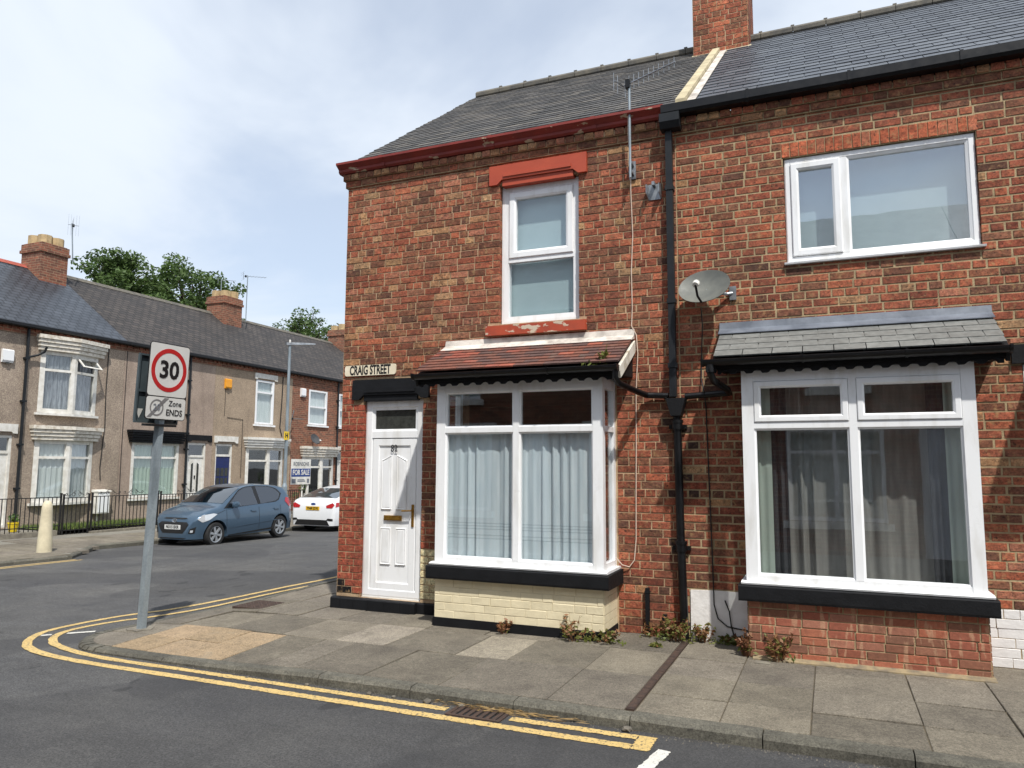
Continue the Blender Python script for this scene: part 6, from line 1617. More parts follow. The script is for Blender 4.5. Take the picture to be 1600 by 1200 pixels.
mb.box(x0, x1, y0, y0 + 0.03, zg0 - 0.03, zg0 + 0.004); mb.box(x0, x1, y1 - 0.03, y1, zg0 - 0.03, zg0 + 0.004); mb.box(x0, x0 + 0.03, y0 + 0.03, y1 - 0.03, zg0 - 0.03, zg0 + 0.004); mb.box(x1 - 0.03, x1, y0 + 0.03, y1 - 0.03, zg0 - 0.03, zg0 + 0.004); gr = mb.build('frame', 'rust', t)
mb = MB(); mb.box(x0 + 0.03, x1 - 0.03, y0 + 0.03, y1 - 0.03, zg0 - 0.004, zg0 - 0.001); mb.build('pit', 'ink', gr)
for k in range(7): mb = MB(); a = x0 + 0.04 + k * 0.053; mb.box(a, a + 0.03, y0 + 0.03, y1 - 0.03, zg0 - 0.001, zg0 + 0.004); mb.build('grate_bar', 'rust', gr)
t = thing('stopcock_cover', (4.98, -0.62, 0), 'small grey stopcock cover beside the brick bay', 'cover')
mb = MB(); mb.box(4.93, 5.06, -0.72, -0.63, -0.02, 0.004); mb.build('cover', 'cement_g', t)

# ================================================================== weeds and debris
def weed(x, y, h, spread, n, green, label, seed):
    t = thing('weed', (x, y, 0), label, 'weed', 'weeds growing at the foot of the wall'); rg = random.Random(seed); spread *= 1.1; n = int(n * 0.95)
    ms_ = MB(); ml = MB(); mg = MB()
    for k in range(n):
        a = rg.uniform(0, 6.28); s = rg.random() ** 0.5 * spread; hh = h * rg.uniform(0.45, 1.0); bx2, by2 = x + 0.3 * s * math.cos(a), y + 0.3 * s * math.sin(a)
        P = [(bx2, by2, -0.01), (bx2 + 0.4 * s * math.cos(a), by2 + 0.4 * s * math.sin(a), hh * 0.6), (x + s * math.cos(a), min(y + s * math.sin(a), y + 0.04), hh)]
        ms_.tube(P, 0.003, 4, 0.0015)
        for j in range(12):
            u_ = rg.uniform(0.25, 1.0); i0 = 0 if u_ < 0.5 else 1; v_ = (u_ * 2) % 1 if u_ < 1 else 1
            p = Vector(P[i0]).lerp(Vector(P[i0 + 1]), v_); (mg if rg.random() < green else ml).v.__len__()
            leafy(mg if rg.random() < green else ml, p, 0.02, 0.02, 1, 0.026, rg)
    for k in range(int(26 * green * n / 4)): leafy(mg, (x + rg.uniform(-spread, spread), y + rg.uniform(-spread * 0.6, 0.02), rg.uniform(0.005, h * 0.35)), 0.02, 0.015, 1, 0.022, rg)
    ms_.build('stems', 'dry', t)
    if ml.f: ml.build('dry_leaves', 'dry', t)
    if mg.f: mg.build('leaves', 'leaf_weed', t)
weed(2.45, -0.56, 0.15, 0.14, 9, 0.05, 'sparse dry brown weed against the black plinth of the cream bay', 1)
weed(3.22, -0.57, 0.26, 0.13, 12, 0.35, 'tall dry weed at the corner of the cream bay', 2)
weed(3.5, -0.5, 0.13, 0.2, 20, 0.5, 'low spreading green and brown weed beside the cream bay corner', 3)
weed(3.92, -0.10, 0.14, 0.13, 12, 0.2, 'dry weed between the two black pipe stubs', 4)
weed(4.14, -0.17, 0.24, 0.17, 26, 0.45, 'large weed clump at the foot of the downpipe', 5)
weed(4.4, -0.10, 0.18, 0.12, 16, 0.3, 'weed in front of the whitewashed patch', 6)
weed(4.66, -0.08, 0.08, 0.13, 18, 0.7, 'low green weed along the whitewashed patch', 7)
weed(4.83, -0.50, 0.24, 0.08, 14, 0.1, 'reddish upright weed at the corner of the brick bay', 8)
weed(5.12, -0.56, 0.24, 0.13, 18, 0.2, 'reddish weed growing against the brick bay base', 9)
weed(4.02, -0.5, 0.03, 0.05, 8, 0.9, 'tiny green weed in a paving joint', 10)
mb = MB(); rg = random.Random(4)
for k in range(420):
    x = rg.gauss(3.35, 0.28); y = -2.60 + rg.uniform(-0.02, 0.08); a = rg.uniform(-0.6, 0.6) + (0 if rg.random() < 0.7 else 1.5); l = rg.uniform(0.02, 0.07); z = zr(x, y) + rg.uniform(0.004, 0.03)
    mb.add([(x - l * math.cos(a), y - l * math.sin(a) * 0.4, z), (x + l * math.cos(a), y + l * math.sin(a) * 0.4, z + rg.uniform(-0.005, 0.015)), (x, y + 0.003, z + 0.003)], [(0, 1, 2)])
o = mb.build('litter', 'straw'); o['kind'] = 'stuff'; tag(o, 'dry straw gathered in the gutter beside the grate', 'straw')
M['stone'] = pm('pebble', (112, 106, 96), (82, 78, 70), 12, 0.9)
for k, (x, y, s) in enumerate([(1.6, -2.60, 0.02), (2.2, -2.60, 0.022), (2.42, -2.59, 0.018), (2.72, -2.60, 0.032), (3.0, -2.585, 0.026), (1.0, -2.62, 0.014), (0.2, -2.6, 0.013), (2.0, -2.59, 0.014), (4.26, -2.59, 0.035)]):
    me = bpy.data.meshes.new('stone'); bm = bmesh.new(); bmesh.ops.create_icosphere(bm, subdivisions=2, radius=s)
    rg = random.Random(k)
    for v in bm.verts: v.co *= rg.uniform(0.8, 1.15); v.co.z *= 0.6
    bm.to_mesh(me); bm.free(); me.materials.append(M['stone']); o = bpy.data.objects.new('stone', me); col.objects.link(o); o.location = (x, y, zr(x, y) + s * 0.4)
    tag(o, 'loose stone lying in the gutter along the near kerb', 'stone', 'loose stones in the gutter')
mb = MB(); rg = random.Random(14)
for k in range(900):
    x = rg.uniform(-1.0, 8); y = -2.56 - abs(rg.gauss(0, 0.06)); s = rg.uniform(0.002, 0.006); z = zr(x, y)
    mb.add([(x - s, y - s, z), (x + s, y - s, z), (x, y + s, z), (x, y, z + s * 1.4)], [(0, 1, 3), (1, 2, 3), (2, 0, 3)])
o = mb.build('gravel', 'stone'); o['kind'] = 'stuff'; tag(o, 'fine grit along the near kerb', 'grit')
mb = MB(); leafy(mb, (3.55, -0.62, 2.78), 0.05, 0.09, 40, 0.035, random.Random(3)); leafy(mb, (3.42, -0.66, 2.72), 0.1, 0.03, 20, 0.03, random.Random(4)); mb.tube([(3.55, -0.62, 2.68), (3.56, -0.61, 2.8), (3.6, -0.62, 2.92)], 0.003, 4)
o = mb.build('weed', 'leaf_weed'); tag(o, 'small green weed sprouting from the tiled canopy gutter', 'weed')

# ================================================================== cars
def interp(tab, x):
    if x <= tab[0][0]: return tab[0][1]
    for (a, b), (c, d) in zip(tab, tab[1:]):
        if x <= c: return b + (d - b) * (x - a) / (c - a)
    return tab[-1][1]
def paint(name, c, rough=0.28, metal=0.35):
    m, t_, b = nodes_of(name); p = pos(t_)
    cc = mix(t_, ramp(t_, noise(t_, p, 300, 2), 0.3, 0.7), lin(c), tuple(v * 0.86 for v in lin(c)))
    t_.links.new(cc, b.inputs['Base Color']); b.inputs['Metallic'].default_value = metal; b.inputs['Roughness'].default_value = rough
    b.inputs['Coat Weight'].default_value = 0.7; b.inputs['Coat Roughness'].default_value = 0.06
    return m
M['car_blue'] = paint('blue_grey_car_paint', (70, 92, 112)); M['car_white'] = paint('white_car_paint', (224, 226, 228), 0.3, 0.0)
M['car_glass'] = glass_mat('tinted_car_glass', 0.17, (0.30, 0.33, 0.33))
M['tyre'] = pm('tyre_rubber', (26, 26, 27), (34, 34, 34), 9, 0.85); M['wheel'] = pm('silver_wheel_trim', (176, 180, 184), (160, 164, 168), 9, 0.35, metallic=0.6)
M['trim'] = pm('black_trim', (18, 18, 19), (26, 26, 27), 9, 0.5); M['chrome'] = pm('chrome', (206, 208, 210), None, 9, 0.15, metallic=0.9)
M['tail'] = paint('red_lamp_lens', (170, 22, 30), 0.15, 0.0); M['lamp'] = paint('clear_lamp_lens', (214, 218, 222), 0.1, 0.3)
M['plate_w'] = pm('white_plate', (222, 222, 218), None, 9, 0.4); M['plate_y'] = pm('yellow_plate_rear', (226, 178, 30), None, 9, 0.4)
M['cabin'] = pm('dark_upholstery', (52, 52, 55), (40, 40, 43), 9, 0.9)
class Car:
    def __init__(s, name, loc, rz, label, body_mat, top, hw, roof_in, belt, wb, wr, scale=1.0, zsill=0.17):
        s.t = thing(name, loc, label, 'car', rz=rz); s.t.scale = (scale,) * 3
        ORG[s.t.name] = (0, 0, 0); s.top = top; s.hwt = hw; s.ri = roof_in; s.belt = belt; s.wb = wb; s.wr = wr; s.zs = zsill; s.mat = body_mat
    def hw(s, x): return interp(s.hwt, x)
    def ys(s, x, z):
        b = s.belt; g = [(0.12, 0.90), (0.22, 0.955), (0.45, 1.0), (0.68, 1.0), (b, 0.965), (b + 0.05, 0.945), (1.5, s.ri)]
        return s.hw(x) * interp(g, z)
    def body(s):
        xs_ = sorted({a for a, _ in s.top} | {i * 0.09 for i in range(-28, 29) if s.top[0][0] < i * 0.09 < s.top[-1][0]})
        rings = []
        for x in xs_:
            zt = interp(s.top, x); zb = s.zs + 0.0; zl = [zb + (zt - 0.05 - zb) * k / 10 for k in range(11)]
            half = [(0.0, zb - 0.01), (s.ys(x, zb) * 0.92, zb - 0.01)] + [(s.ys(x, z), z) for z in zl]
            ye = s.ys(x, zl[-1]); half += [(ye * 0.965, zt - 0.018), (ye * 0.86, zt), (ye * 0.45, zt + 0.012), (0.0, zt + 0.016)]
            rings.append([(x, y, z) for y, z in half] + [(x, -y, z) for y, z in reversed(half[1:-1])])
        mb = MB(); n = len(rings[0]); mb.add([p for q in rings for p in q], [(i * n + k, i * n + (k + 1) % n, (i + 1) * n + (k + 1) % n, (i + 1) * n + k) for i in range(len(rings) - 1) for k in range(n)] + [tuple(range(n)), tuple(range((len(rings) - 1) * n, len(rings) * n))])
        me = mb.mesh('body'); o = bpy.data.objects.new('body', me); col.objects.link(o)
        cutters = []
        for x in (s.wb / 2, -s.wb / 2):
            cb = MB(); r_ = s.wr + 0.055; cb.add([(x + r_ * math.cos(R(15 * k)), yy, s.wr + r_ * math.sin(R(15 * k))) for yy in (-1.2, 1.2) for k in range(24)], [tuple(range(24)), tuple(range(24, 48))] + [(k, (k + 1) % 24, 24 + (k + 1) % 24, 24 + k) for k in range(24)])
            c = bpy.data.objects.new('cutter', cb.mesh('cutter')); col.objects.link(c); cutters.append(c)
            md = o.modifiers.new('b', 'BOOLEAN'); md.operation = 'DIFFERENCE'; md.object = c; md.solver = 'EXACT'
        bpy.context.view_layer.update(); dg = bpy.context.evaluated_depsgraph_get(); me2 = bpy.data.meshes.new_from_object(o.evaluated_get(dg))
        bpy.data.objects.remove(o)
        for c in cutters: bpy.data.objects.remove(c)
        me2.materials.clear(); me2.materials.append(M[s.mat])
        for p in me2.polygons: p.use_smooth = True
        o = bpy.data.objects.new('body', me2); col.objects.link(o); o.parent = s.t; ORG[o.name] = (0, 0, 0)
        md = o.modifiers.new('e', 'EDGE_SPLIT'); md.split_angle = R(38)
        s.b = o
        mb = MB(); mb.box(s.top[0][0] + 0.3, s.top[-1][0] - 0.3, -0.5, 0.5, s.zs + 0.03, s.belt - 0.12); mb.build('underbody', 'trim', s.t, local=True)
        mb = MB()
        for x in (s.wb / 2, -s.wb / 2): mb.box(x - s.wr - 0.1, x + s.wr + 0.1, -s.hw(0) * 0.92, s.hw(0) * 0.92, 0.5, 0.6) if False else None
        return o
    def side_panel(s, poly, mat, name, parent=None, out=0.006, both=True):
        n = 14
        for sg in ((1, -1) if both else (1,)):
            mb = MB(); x0 = min(p[0] for p in poly); x1 = max(p[0] for p in poly); pts = []
            for i in range(n + 1):
                x = x0 + (x1 - x0) * i / n; x = min(max(x, x0 + 1e-4), x1 - 1e-4); zz = []
                for a, b in zip(poly, poly[1:] + poly[:1]):
                    if (a[0] - x) * (b[0] - x) <= 0 and abs(a[0] - b[0]) > 1e-9: zz.append(a[1] + (b[1] - a[1]) * (x - a[0]) / (b[0] - a[0]))
                lo, hi = min(zz), max(zz)
                for k in range(6):
                    z = lo + (hi - lo) * k / 5; pts.append((x, sg * (s.ys(x, z) + out), z))
            mb.add(pts, [(i * 6 + k, (i + 1) * 6 + k, (i + 1) * 6 + k + 1, i * 6 + k + 1) for i in range(n) for k in range(5)])
            o = mb.build(name, mat, parent or s.b, local=True)
            for p in o.data.polygons: p.use_smooth = True
    def top_panel(s, x0, x1, inset, mat, name, out=0.008, nx=10, ny=10, rows=None):
        mb = MB(); pts = []
        for i in range(nx + 1):
            x = x0 + (x1 - x0) * i / nx; zt = interp(s.top, x); w_ = s.ys(x, zt - 0.05) * inset
            for k in range(ny + 1):
                y = -w_ + 2 * w_ * k / ny; q = abs(y) / max(1e-6, s.ys(x, zt - 0.05)); z = zt + 0.014 - 0.02 * q ** 4 ; pts.append((x, y, z + out))
        mb.add(pts, [(i * (ny + 1) + k, (i + 1) * (ny + 1) + k, (i + 1) * (ny + 1) + k + 1, i * (ny + 1) + k + 1) for i in range(nx) for k in range(ny)])
        o = mb.build(name, mat, s.b, local=True)
        for p in o.data.polygons: p.use_smooth = True
    def end_panel(s, poly, sign, mat, name, out=0.006, flat_x=None, n=12, parent=None):
        """panel on the nose or tail: poly in (y,z); x follows the end profile"""
        mb = MB(); y0 = min(p[0] for p in poly); y1 = max(p[0] for p in poly); pts = []
        for i in range(n + 1):
            y = y0 + (y1 - y0) * i / n; y = min(max(y, y0 + 1e-4), y1 - 1e-4); zz = []
            for a, b in zip(poly, poly[1:] + poly[:1]):
                if (a[0] - y) * (b[0] - y) <= 0 and abs(a[0] - b[0]) > 1e-9: zz.append(a[1] + (b[1] - a[1]) * (y - a[0]) / (b[0] - a[0]))
            lo, hi = min(zz), max(zz)
            for k in range(5):
                z = lo + (hi - lo) * k / 4; pts.append((s.endx(y, z, sign) + sign * out, y, z))
        mb.add(pts, [(i * 5 + k, (i + 1) * 5 + k, (i + 1) * 5 + k + 1, i * 5 + k + 1) for i in range(n) for k in range(4)])
        o = mb.build(name, mat, parent or s.b, local=True)
        for p in o.data.polygons: p.use_smooth = True
        return o
    def endx(s, y, z, sign):
        """outermost x where the body still contains (y,z)"""
        lo, hi = 0.0, (s.top[-1][0] if sign > 0 else -s.top[0][0])
        def inside(x):
            X = sign * x; return interp(s.top, X) + 0.012 >= z and s.ys(X, min(z, interp(s.top, X) - 0.05)) >= abs(y)
        for _ in range(24):
            m_ = (lo + hi) / 2
            if inside(m_): lo = m_
            else: hi = m_
        return sign * lo
    def wheels(s, spokes=6):
        for x in (s.wb / 2, -s.wb / 2):
            for sg in (1, -1):
                yo = s.hw(x) * 0.985; r = s.wr; F = lambda a, d, b: (x + a, sg * (yo + d), r + b)
                def rev(prof, n=28):
                    mb = MB(); P = []
                    for rr, d in prof: P += [F(rr * math.cos(2 * math.pi * k / n), d, rr * math.sin(2 * math.pi * k / n)) for k in range(n)]
                    mb.add(P, [(q * n + k, q * n + (k + 1) % n, (q + 1) * n + (k + 1) % n, (q + 1) * n + k) for q in range(len(prof) - 1) for k in range(n)]); return mb
                w_ = rev([(r * 0.66, -0.02), (r * 0.72, 0.0), (r * 0.93, -0.004), (r, -0.035), (r, -0.16), (r * 0.9, -0.19), (r * 0.3, -0.19)]).build('wheel', 'tyre', s.t, local=True, smooth=True)
                rev([(0.002, -0.035), (r * 0.6, -0.045), (r * 0.67, -0.02)]).build('wheel_well', 'trim', w_, local=True)
                rev([(r * 0.60, -0.035), (r * 0.615, -0.012), (r * 0.67, -0.008), (r * 0.69, -0.02)]).build('rim', 'wheel', w_, local=True, smooth=True)
                mb = MB()
                for k in range(spokes):
                    a = 2 * math.pi * (k + 0.25) / spokes
                    def q(rr, da, d): return F(rr * math.cos(a + da), d, rr * math.sin(a + da))
                    P = [q(r * 0.12, -0.7, -0.012), q(r * 0.62, -0.17, -0.012), q(r * 0.62, 0.17, -0.012), q(r * 0.12, 0.7, -0.012)]
                    P2 = [q(r * 0.12, -0.7, -0.035), q(r * 0.62, -0.2, -0.035), q(r * 0.62, 0.2, -0.035), q(r * 0.12, 0.7, -0.035)]
                    mb.add(P + P2, [(0, 1, 2, 3), (0, 1, 5, 4), (1, 2, 6, 5), (2, 3, 7, 6)])
                mb.build('spokes', 'wheel', w_, local=True)
                rev([(0.001, -0.006), (r * 0.13, -0.01), (r * 0.16, -0.03)]).build('hub_cap', 'wheel', w_, local=True)
# blue hatchback
top = [(-1.83, 0.42), (-1.825, 0.62), (-1.80, 0.86), (-1.76, 1.02), (-1.70, 1.14), (-1.60, 1.30), (-1.50, 1.385), (-1.2, 1.445), (-0.8, 1.485), (-0.35, 1.50), (0.0, 1.475), (0.25, 1.41), (0.5, 1.29), (0.75, 1.15), (0.95, 1.035), (1.05, 0.985), (1.25, 0.94), (1.5, 0.86), (1.66, 0.775), (1.76, 0.68), (1.81, 0.56), (1.83, 0.42)]
hw = [(-1.83, 0.62), (-1.78, 0.72), (-1.6, 0.79), (-1.2, 0.825), (-0.5, 0.83), (0.6, 0.83), (1.2, 0.815), (1.5, 0.77), (1.68, 0.69), (1.78, 0.58), (1.83, 0.46)]
c1 = Car('hatchback_car', (-9.72, 8.40, zr(-9.7, 8.4) + 0.005), R(-90), 'blue-grey five-door hatchback parked by the far railings', 'car_blue', top, hw, 0.70, 0.90, 2.385, 0.302, 1.01, zsill=0.215)
c1.body(); c1.wheels(6)
c1.t.rotation_euler = (0, R(0.8), R(-90))
c1.side_panel([(0.84, 0.95), (0.30, 1.345), (0.08, 1.42), (-0.28, 1.445), (-0.30, 0.97)], 'car_glass', 'door_glass')
c1.side_panel([(-0.37, 0.975), (-0.36, 1.445), (-0.85, 1.42), (-1.10, 1.355), (-1.27, 1.22), (-1.18, 1.08), (-1.0, 1.02)], 'car_glass', 'door_glass')
for poly in ([(0.95, 0.925), (0.92, 0.95), (0.28, 1.385), (0.06, 1.45), (-0.4, 1.465), (-0.95, 1.43), (-1.2, 1.35), (-1.36, 1.21), (-1.26, 1.07), (-1.05, 0.995), (0.5, 0.94)],):
    c1.side_panel(poly, 'trim', 'window_trim', out=0.003)
for xx in (0.86, -0.33, -1.2):
    c1.side_panel([(xx - 0.004, 0.32 if xx > -1 else 0.62), (xx + 0.004, 0.32 if xx > -1 else 0.62), (xx + 0.005, 0.9), (xx - 0.005, 0.9)], 'trim', 'door_seam', out=0.003)
for xx in (-0.12, -1.02):
    c1.side_panel([(xx - 0.1, 0.80), (xx + 0.1, 0.80), (xx + 0.1, 0.835), (xx - 0.1, 0.835)], 'car_blue', 'door_handle', out=0.028)
    c1.side_panel([(xx - 0.09, 0.785), (xx + 0.09, 0.785), (xx + 0.09, 0.81), (xx - 0.09, 0.81)], 'trim', 'handle_recess', out=0.006)
c1.side_panel([(1.22, 0.79), (0.9, 0.885), (0.9, 0.893), (1.22, 0.80)], 'trim', 'bonnet_gap', out=0.003)
c1.side_panel([(-1.36, 0.50), (-0.75, 0.50), (0.80, 0.44), (0.80, 0.455), (-0.75, 0.52)], 'car_blue', 'door_crease', out=0.012)
c1.side_panel([(-0.95, 0.27), (0.78, 0.22), (0.78, 0.25), (-0.95, 0.31)], 'trim', 'sill_line', out=0.004)
c1.top_panel(0.20, 0.93, 0.93, 'car_glass', 'windscreen')
c1.top_panel(-1.74, -1.57, 0.88, 'car_glass', 'rear_window')
c1.side_panel([(1.70, 0.70), (1.60, 0.80), (1.28, 0.83), (1.18, 0.80), (1.40, 0.68), (1.6, 0.62)], 'lamp', 'headlight', out=0.008)
c1.side_panel([(-1.74, 0.86), (-1.60, 0.83), (-1.44, 1.0), (-1.52, 1.10), (-1.68, 1.08)], 'tail', 'tail_light', out=0.008)
c1.end_panel([(-0.50, 0.58), (-0.36, 0.36), (0.36, 0.36), (0.50, 0.58), (0.42, 0.635), (-0.42, 0.635)], 1, 'trim', 'grille', 0.006)
c1.end_panel([(-0.40, 0.715), (-0.3, 0.70), (0.3, 0.70), (0.40, 0.715), (0.36, 0.735), (-0.36, 0.735)], 1, 'trim', 'upper_grille', 0.008)
c1.end_panel([(-0.40, 0.225), (0.40, 0.225), (0.46, 0.25), (-0.46, 0.25)], 1, 'trim', 'lower_lip', 0.008)
for sg in (1, -1):
    c1.end_panel([(sg * 0.50, 0.36), (sg * 0.63, 0.36), (sg * 0.66, 0.52), (sg * 0.54, 0.47)], 1, 'trim', 'fog_lamp_surround', 0.008)
    c1.end_panel([(sg * 0.545, 0.385), (sg * 0.60, 0.385), (sg * 0.61, 0.44), (sg * 0.555, 0.44)], 1, 'lamp', 'fog_lamp', 0.014)
xg = c1.endx(0, 0.5, 1)
mb = MB(); mb.box(xg + 0.012, xg + 0.024, -0.26, 0.26, 0.455, 0.565); npl = mb.build('number_plate', 'plate_w', c1.t, local=True)
def car_text(name, txt, size, car, p, right, mat, sq, bold=0.003):
    me = text_mesh(txt, size, bold, sq); me.materials.append(M[mat]); o = bpy.data.objects.new(name, me); col.objects.link(o); o.parent = car
    r_ = Vector(right); u_ = Vector((0, 0, 1)); n_ = r_.cross(u_); o.matrix_local = Matrix.Translation(Vector(p)) @ Matrix((r_, u_, n_)).transposed().to_4x4()
car_text('plate_lettering', 'NU15 BXR', 0.105, npl, (xg + 0.026, 0, 0.51), (0, 1, 0), 'ink', 0.86)
mb = MB(); F_ = lambda s, d, z: (c1.endx(0, z, 1) + 0.012 + d, s, z)
P = [(0.075 * math.cos(2 * math.pi * k / 20), 0, 0.665 + 0.04 * math.sin(2 * math.pi * k / 20)) for k in range(21)]
mb.tube([F_(*p) for p in P], 0.007, 5); mb.tube([F_(-0.03, 0, 0.64), F_(-0.015, 0, 0.69)], 0.007, 5); mb.tube([F_(0.03, 0, 0.69), F_(0.015, 0, 0.64)], 0.007, 5); mb.tube([F_(-0.022, 0, 0.665), F_(0.022, 0, 0.665)], 0.006, 5); mb.build('badge', 'chrome', c1.t, local=True)
for sg in (1, -1):
    mb = MB(); yb_ = c1.ys(0.68, 0.98); mb.lathe((0.62, sg * (yb_ + 0.11)), [(0.02, 0.93), (0.09, 0.955), (0.105, 1.02), (0.085, 1.08), (0.03, 1.095)], 14); mb.box(0.6, 0.66, min(sg * (yb_ - 0.03), sg * (yb_ + 0.08)), max(sg * (yb_ - 0.03), sg * (yb_ + 0.08)), 0.945, 0.985); mb.build('wing_mirror', 'car_blue', c1.t, local=True, smooth=True)
mb = MB(); mb.box(-0.95, 0.2, -0.6, 0.6, 0.62, 0.80); mb.box(0.0, 0.14, 0.12, 0.56, 0.75, 1.25); mb.box(0.0, 0.14, -0.56, -0.12, 0.75, 1.25); mb.box(-1.0, -0.85, -0.58, 0.58, 0.75, 1.15); mb.build('seats', 'cabin', c1.t, local=True)

# white saloon seen from behind
top = [(-2.43, 0.45), (-2.42, 0.62), (-2.40, 0.80), (-2.36, 0.98), (-2.30, 1.05), (-2.05, 1.12), (-1.7, 1.24), (-1.2, 1.39), (-0.7, 1.46), (-0.2, 1.48), (0.2, 1.46), (0.6, 1.36), (1.0, 1.18), (1.3, 1.03), (1.6, 0.97), (2.0, 0.87), (2.25, 0.76), (2.38, 0.62), (2.43, 0.45)]
hw = [(-2.43, 0.74), (-2.36, 0.83), (-2.1, 0.90), (-1.4, 0.925), (1.2, 0.925), (1.8, 0.88), (2.2, 0.76), (2.43, 0.52)]
c2_ = Car('saloon_car', (-9.66, 14.45, zr(-9.9, 13.6) - 0.02), R(90), 'white saloon car seen from behind, half hidden by the house corner', 'car_white', top, hw, 0.66, 0.95, 2.85, 0.33, zsill=0.25)
c2_.body(); c2_.wheels(10)
c2_.side_panel([(1.0, 1.0), (0.55, 1.30), (0.2, 1.40), (-0.7, 1.40), (-1.4, 1.27), (-1.75, 1.10), (-1.6, 1.0)], 'car_glass', 'door_glass')
c2_.top_panel(-2.14, -1.25, 0.86, 'car_glass', 'rear_window')
c2_.top_panel(0.62, 1.25, 0.9, 'car_glass', 'windscreen')
for sg in (1, -1):
    c2_.end_panel([(sg * 0.50, 0.875), (sg * 0.52, 0.80), (sg * 0.74, 0.80), (sg * 0.82, 0.90), (sg * 0.74, 0.965)], -1, 'tail', 'tail_light', 0.008)
    c2_.side_panel([(-2.34, 0.82), (-2.05, 0.88), (-2.12, 0.97), (-2.30, 0.975)], 'tail', 'tail_light_side', out=0.007, both=False) if sg == 1 else None
    c2_.end_panel([(sg * 0.55, 0.42), (sg * 0.78, 0.40), (sg * 0.78, 0.47), (sg * 0.6, 0.48)], -1, 'trim', 'reflector', 0.01)
c2_.side_panel([(-2.34, 0.82), (-2.05, 0.88), (-2.12, 0.97), (-2.30, 0.975)], 'tail', 'tail_light_side', out=0.006)
c2_.end_panel([(-0.66, 0.36), (-0.68, 0.26), (0.68, 0.26), (0.66, 0.36), (0.56, 0.43), (-0.56, 0.43)], -1, 'trim', 'bumper_insert', 0.01)
xb = c2_.endx(0, 0.8, -1)
mb = MB(); mb.box(xb - 0.024, xb - 0.01, -0.26, 0.26, 0.73, 0.845); npl = mb.build('number_plate', 'plate_y', c2_.t, local=True)
car_text('plate_lettering', 'YN68 ZDG', 0.105, npl, (xb - 0.026, 0, 0.787), (0, -1, 0), 'ink', 0.86)
mb = MB(); mb.prism_z(0, 0, []) if False else None
P = [(0.09 * math.cos(2 * math.pi * k / 20), 0.92 + 0.036 * math.sin(2 * math.pi * k / 20)) for k in range(20)]
mb = MB(lambda s, d, z: (c2_.endx(0, 0.92, -1) - 0.006 - d, s, z)); mb.prism_d(0, 0.008, P); mb.build('badge', 'navy', c2_.t, local=True)
mb = MB(); mb.box(-1.2, 0.4, -0.66, 0.66, 0.62, 0.85); mb.box(-1.3, -1.1, -0.64, 0.64, 0.8, 1.2); mb.build('seats', 'cabin', c2_.t, local=True)

# ================================================================== trees beyond the far roofs
def tree(x, y, top_z, rad, label, seed, n=9000, squash=0.9):
    t = thing('tree', (x, y, -0.3), label, 'tree', 'trees beyond the far roofs'); rg = random.Random(seed)
    cz = top_z - rad * squash; mb = MB(); mb.tube([(x, y, -0.4), (x + 0.1, y, cz * 0.35), (x - 0.05, y + 0.1, cz * 0.7), (x, y, cz)], 0.32, 10, 0.14)
    tips = []
    for k in range(44):
        a = rg.uniform(0, 6.28); e = rg.uniform(-0.5, 1.4); L = rad * rg.uniform(0.6, 1.0)
        tip = Vector((x + L * math.cos(a) * math.cos(e), y + L * math.sin(a) * math.cos(e), cz + L * math.sin(e) * squash))
        st = Vector((x, y, cz - rad * 0.5 + rg.uniform(0, rad * 0.6))); md_ = st.lerp(tip, 0.5) + Vector((rg.uniform(-0.3, 0.3), rg.uniform(-0.3, 0.3), 0.25))
        mb.tube([tuple(st), tuple(md_), tuple(tip)], 0.07, 5, 0.02); tips.append(tip); tips.append(st.lerp(tip, rg.uniform(0.55, 0.85)) + Vector((rg.gauss(0, 0.35), rg.gauss(0, 0.35), rg.gauss(0, 0.3))))
    mb.build('trunk', 'bark', t, smooth=True)
    mb = MB(); per = n // len(tips)
    for tip in tips:
        s = rad * rg.uniform(0.14, 0.25)
        leafy(mb, tip, s, s * 0.7, int(per * rg.uniform(0.7, 1.3)), 0.13, rg)
    me = mb.mesh('crown', (x, y, -0.3), recalc=False); me.materials.append(M['leaf']); o = bpy.data.objects.new('crown', me); col.objects.link(o); o.parent = t
tree(-32, 22.2, 13.9, 2.75, 'green leafy tree beyond the roof, next to the first far chimney', 1)
tree(-32, 27.5, 15.1, 3.55, 'biggest green tree rising above the far roof between two chimneys', 2, 11000, 1.0)
tree(-33, 25.0, 12.3, 1.7, 'smaller tree filling the dip between the two large trees', 5, 2600)
tree(-12.0, 60, 11.5, 4.0, 'broad tree closing the far end of the side street', 9)
tree(-3.0, 64, 12.5, 4.5, 'tall tree standing past the end of the side street', 12)
tree(-33, 40.9, 14.2, 2.8, 'small rounded tree beyond the roof to the side of the lamp column', 3, 4200)

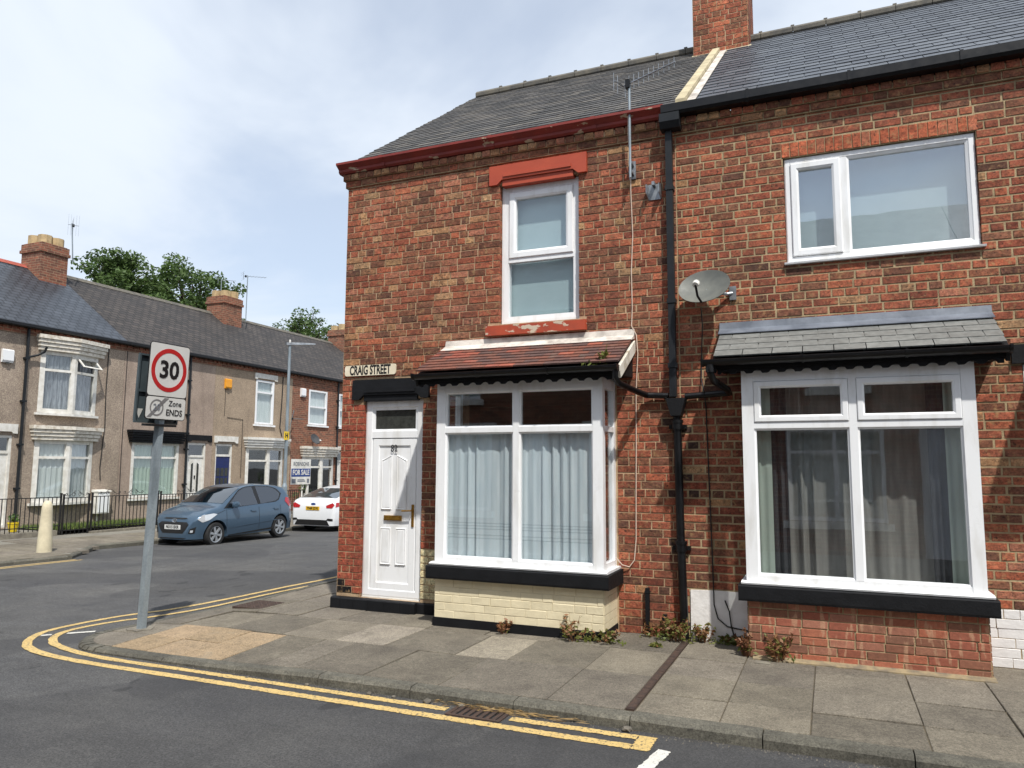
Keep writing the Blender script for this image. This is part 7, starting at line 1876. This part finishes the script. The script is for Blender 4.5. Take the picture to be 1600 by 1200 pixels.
# ================================================================== houses across the near street (seen only as reflections)
M['opp_slate'] = pm('grey_slate_roof', (122, 126, 132), (100, 104, 110), 3, 0.5)
def opp_house(u0, label, mat):
    t = thing('opposite_house', F_opp(u0 + 2.1, 0, 0), label, 'house')
    u1 = u0 + 4.19; holes = [(u0 + 0.35, u0 + 1.2, 0.0, 2.5), (u0 + 1.8, u0 + 3.6, 0.65, 2.5), (u0 + 2.1, u0 + 3.1, 3.3, 4.9)]
    mb = MB(F_opp); wall_panel(mb, u0, u1, -0.1, 5.45, holes, 0.22); mb.build('wall', mat, t, uvfn=lambda v, n: (v.x + v.y, v.z))
    mb = MB(F_opp); mb.box(u0, u1, -2.5, -2.4, 0, 5.4); mb.build('room', 'dark_room', t)
    for (a, b, c, e) in holes[1:]:
        mb = MB(F_opp); mb.ring(a, b, c, e, [(0, -0.1), (0, -0.02), (0.08, -0.02), (0.08, -0.1)]); mb.box((a + b) / 2 - 0.04, (a + b) / 2 + 0.04, -0.09, -0.025, c + 0.08, e - 0.08); mb.box(a + 0.08, b - 0.08, -0.085, -0.03, c + (e - c) * 0.72, c + (e - c) * 0.72 + 0.06); wo = mb.build('window', 'white', t)
        pane(F_opp, wo, a + 0.07, b - 0.07, c + 0.07, e - 0.07, -0.06, 'glass'); mb = MB(F_opp); mb.box(a + 0.05, b - 0.05, -0.2, -0.19, c, e); mb.build('curtain', 'white_net', wo)
        mb = MB(F_opp); mb.box(a - 0.1, b + 0.1, -0.1, 0.1, c - 0.15, c - 0.01); mb.build('window_sill', 'white_paint', wo); mb = MB(F_opp); mb.box(a - 0.12, b + 0.12, -0.05, 0.05, e + 0.005, e + 0.22); mb.build('lintel', 'white_paint', t)
    mb = MB(F_opp); mb.box(u0 + 0.35, u0 + 1.2, -0.15, -0.08, 0.0, 2.5); mb.build('door', 'white', t)
    mb = MB(F_opp); mb.prism_u(u0, u1, [(0.2, 5.48), (0.2, 5.55), (-3.5, 8.2), (-7.2, 5.55), (-7.2, 5.4), (-3.5, 8.05)]); mb.build('roof', 'opp_slate', t)
    mb = MB(F_opp); mb.prism_u(u0, u1, [(0.0, 5.4), (0.2, 5.4), (0.2, 5.47), (0.0, 5.47)]); mb.build('gutter', 'black_gloss', t)
    if u0 > 2 or u0 < -10: mb = MB(F_opp); mb.box(u0 - 0.3, u0 + 0.5, -3.9, -3.0, 7.4, 9.2); mb.build('chimney', 'brick_far', t, uvfn=lambda v, n: (v.x + v.y, v.z))
    return t
for k, (u0, lb_) in enumerate([(-12.6, 'brick house across the street, farthest along from the speed sign'), (-8.4, 'brick house across the street facing the slate canopy house'), (-4.2, 'brick house across the street facing number 82'), (0.0, 'brick house across the street opposite the junction'), (4.2, 'brick house across the street beyond the junction')]):
    opp_house(u0, lb_, 'brick_far')
mb = MB(); mb.box(-14, 16, YO, -7.0, -0.3, 0.0); structure(mb.build('opposite_pavement', 'far_pave'))
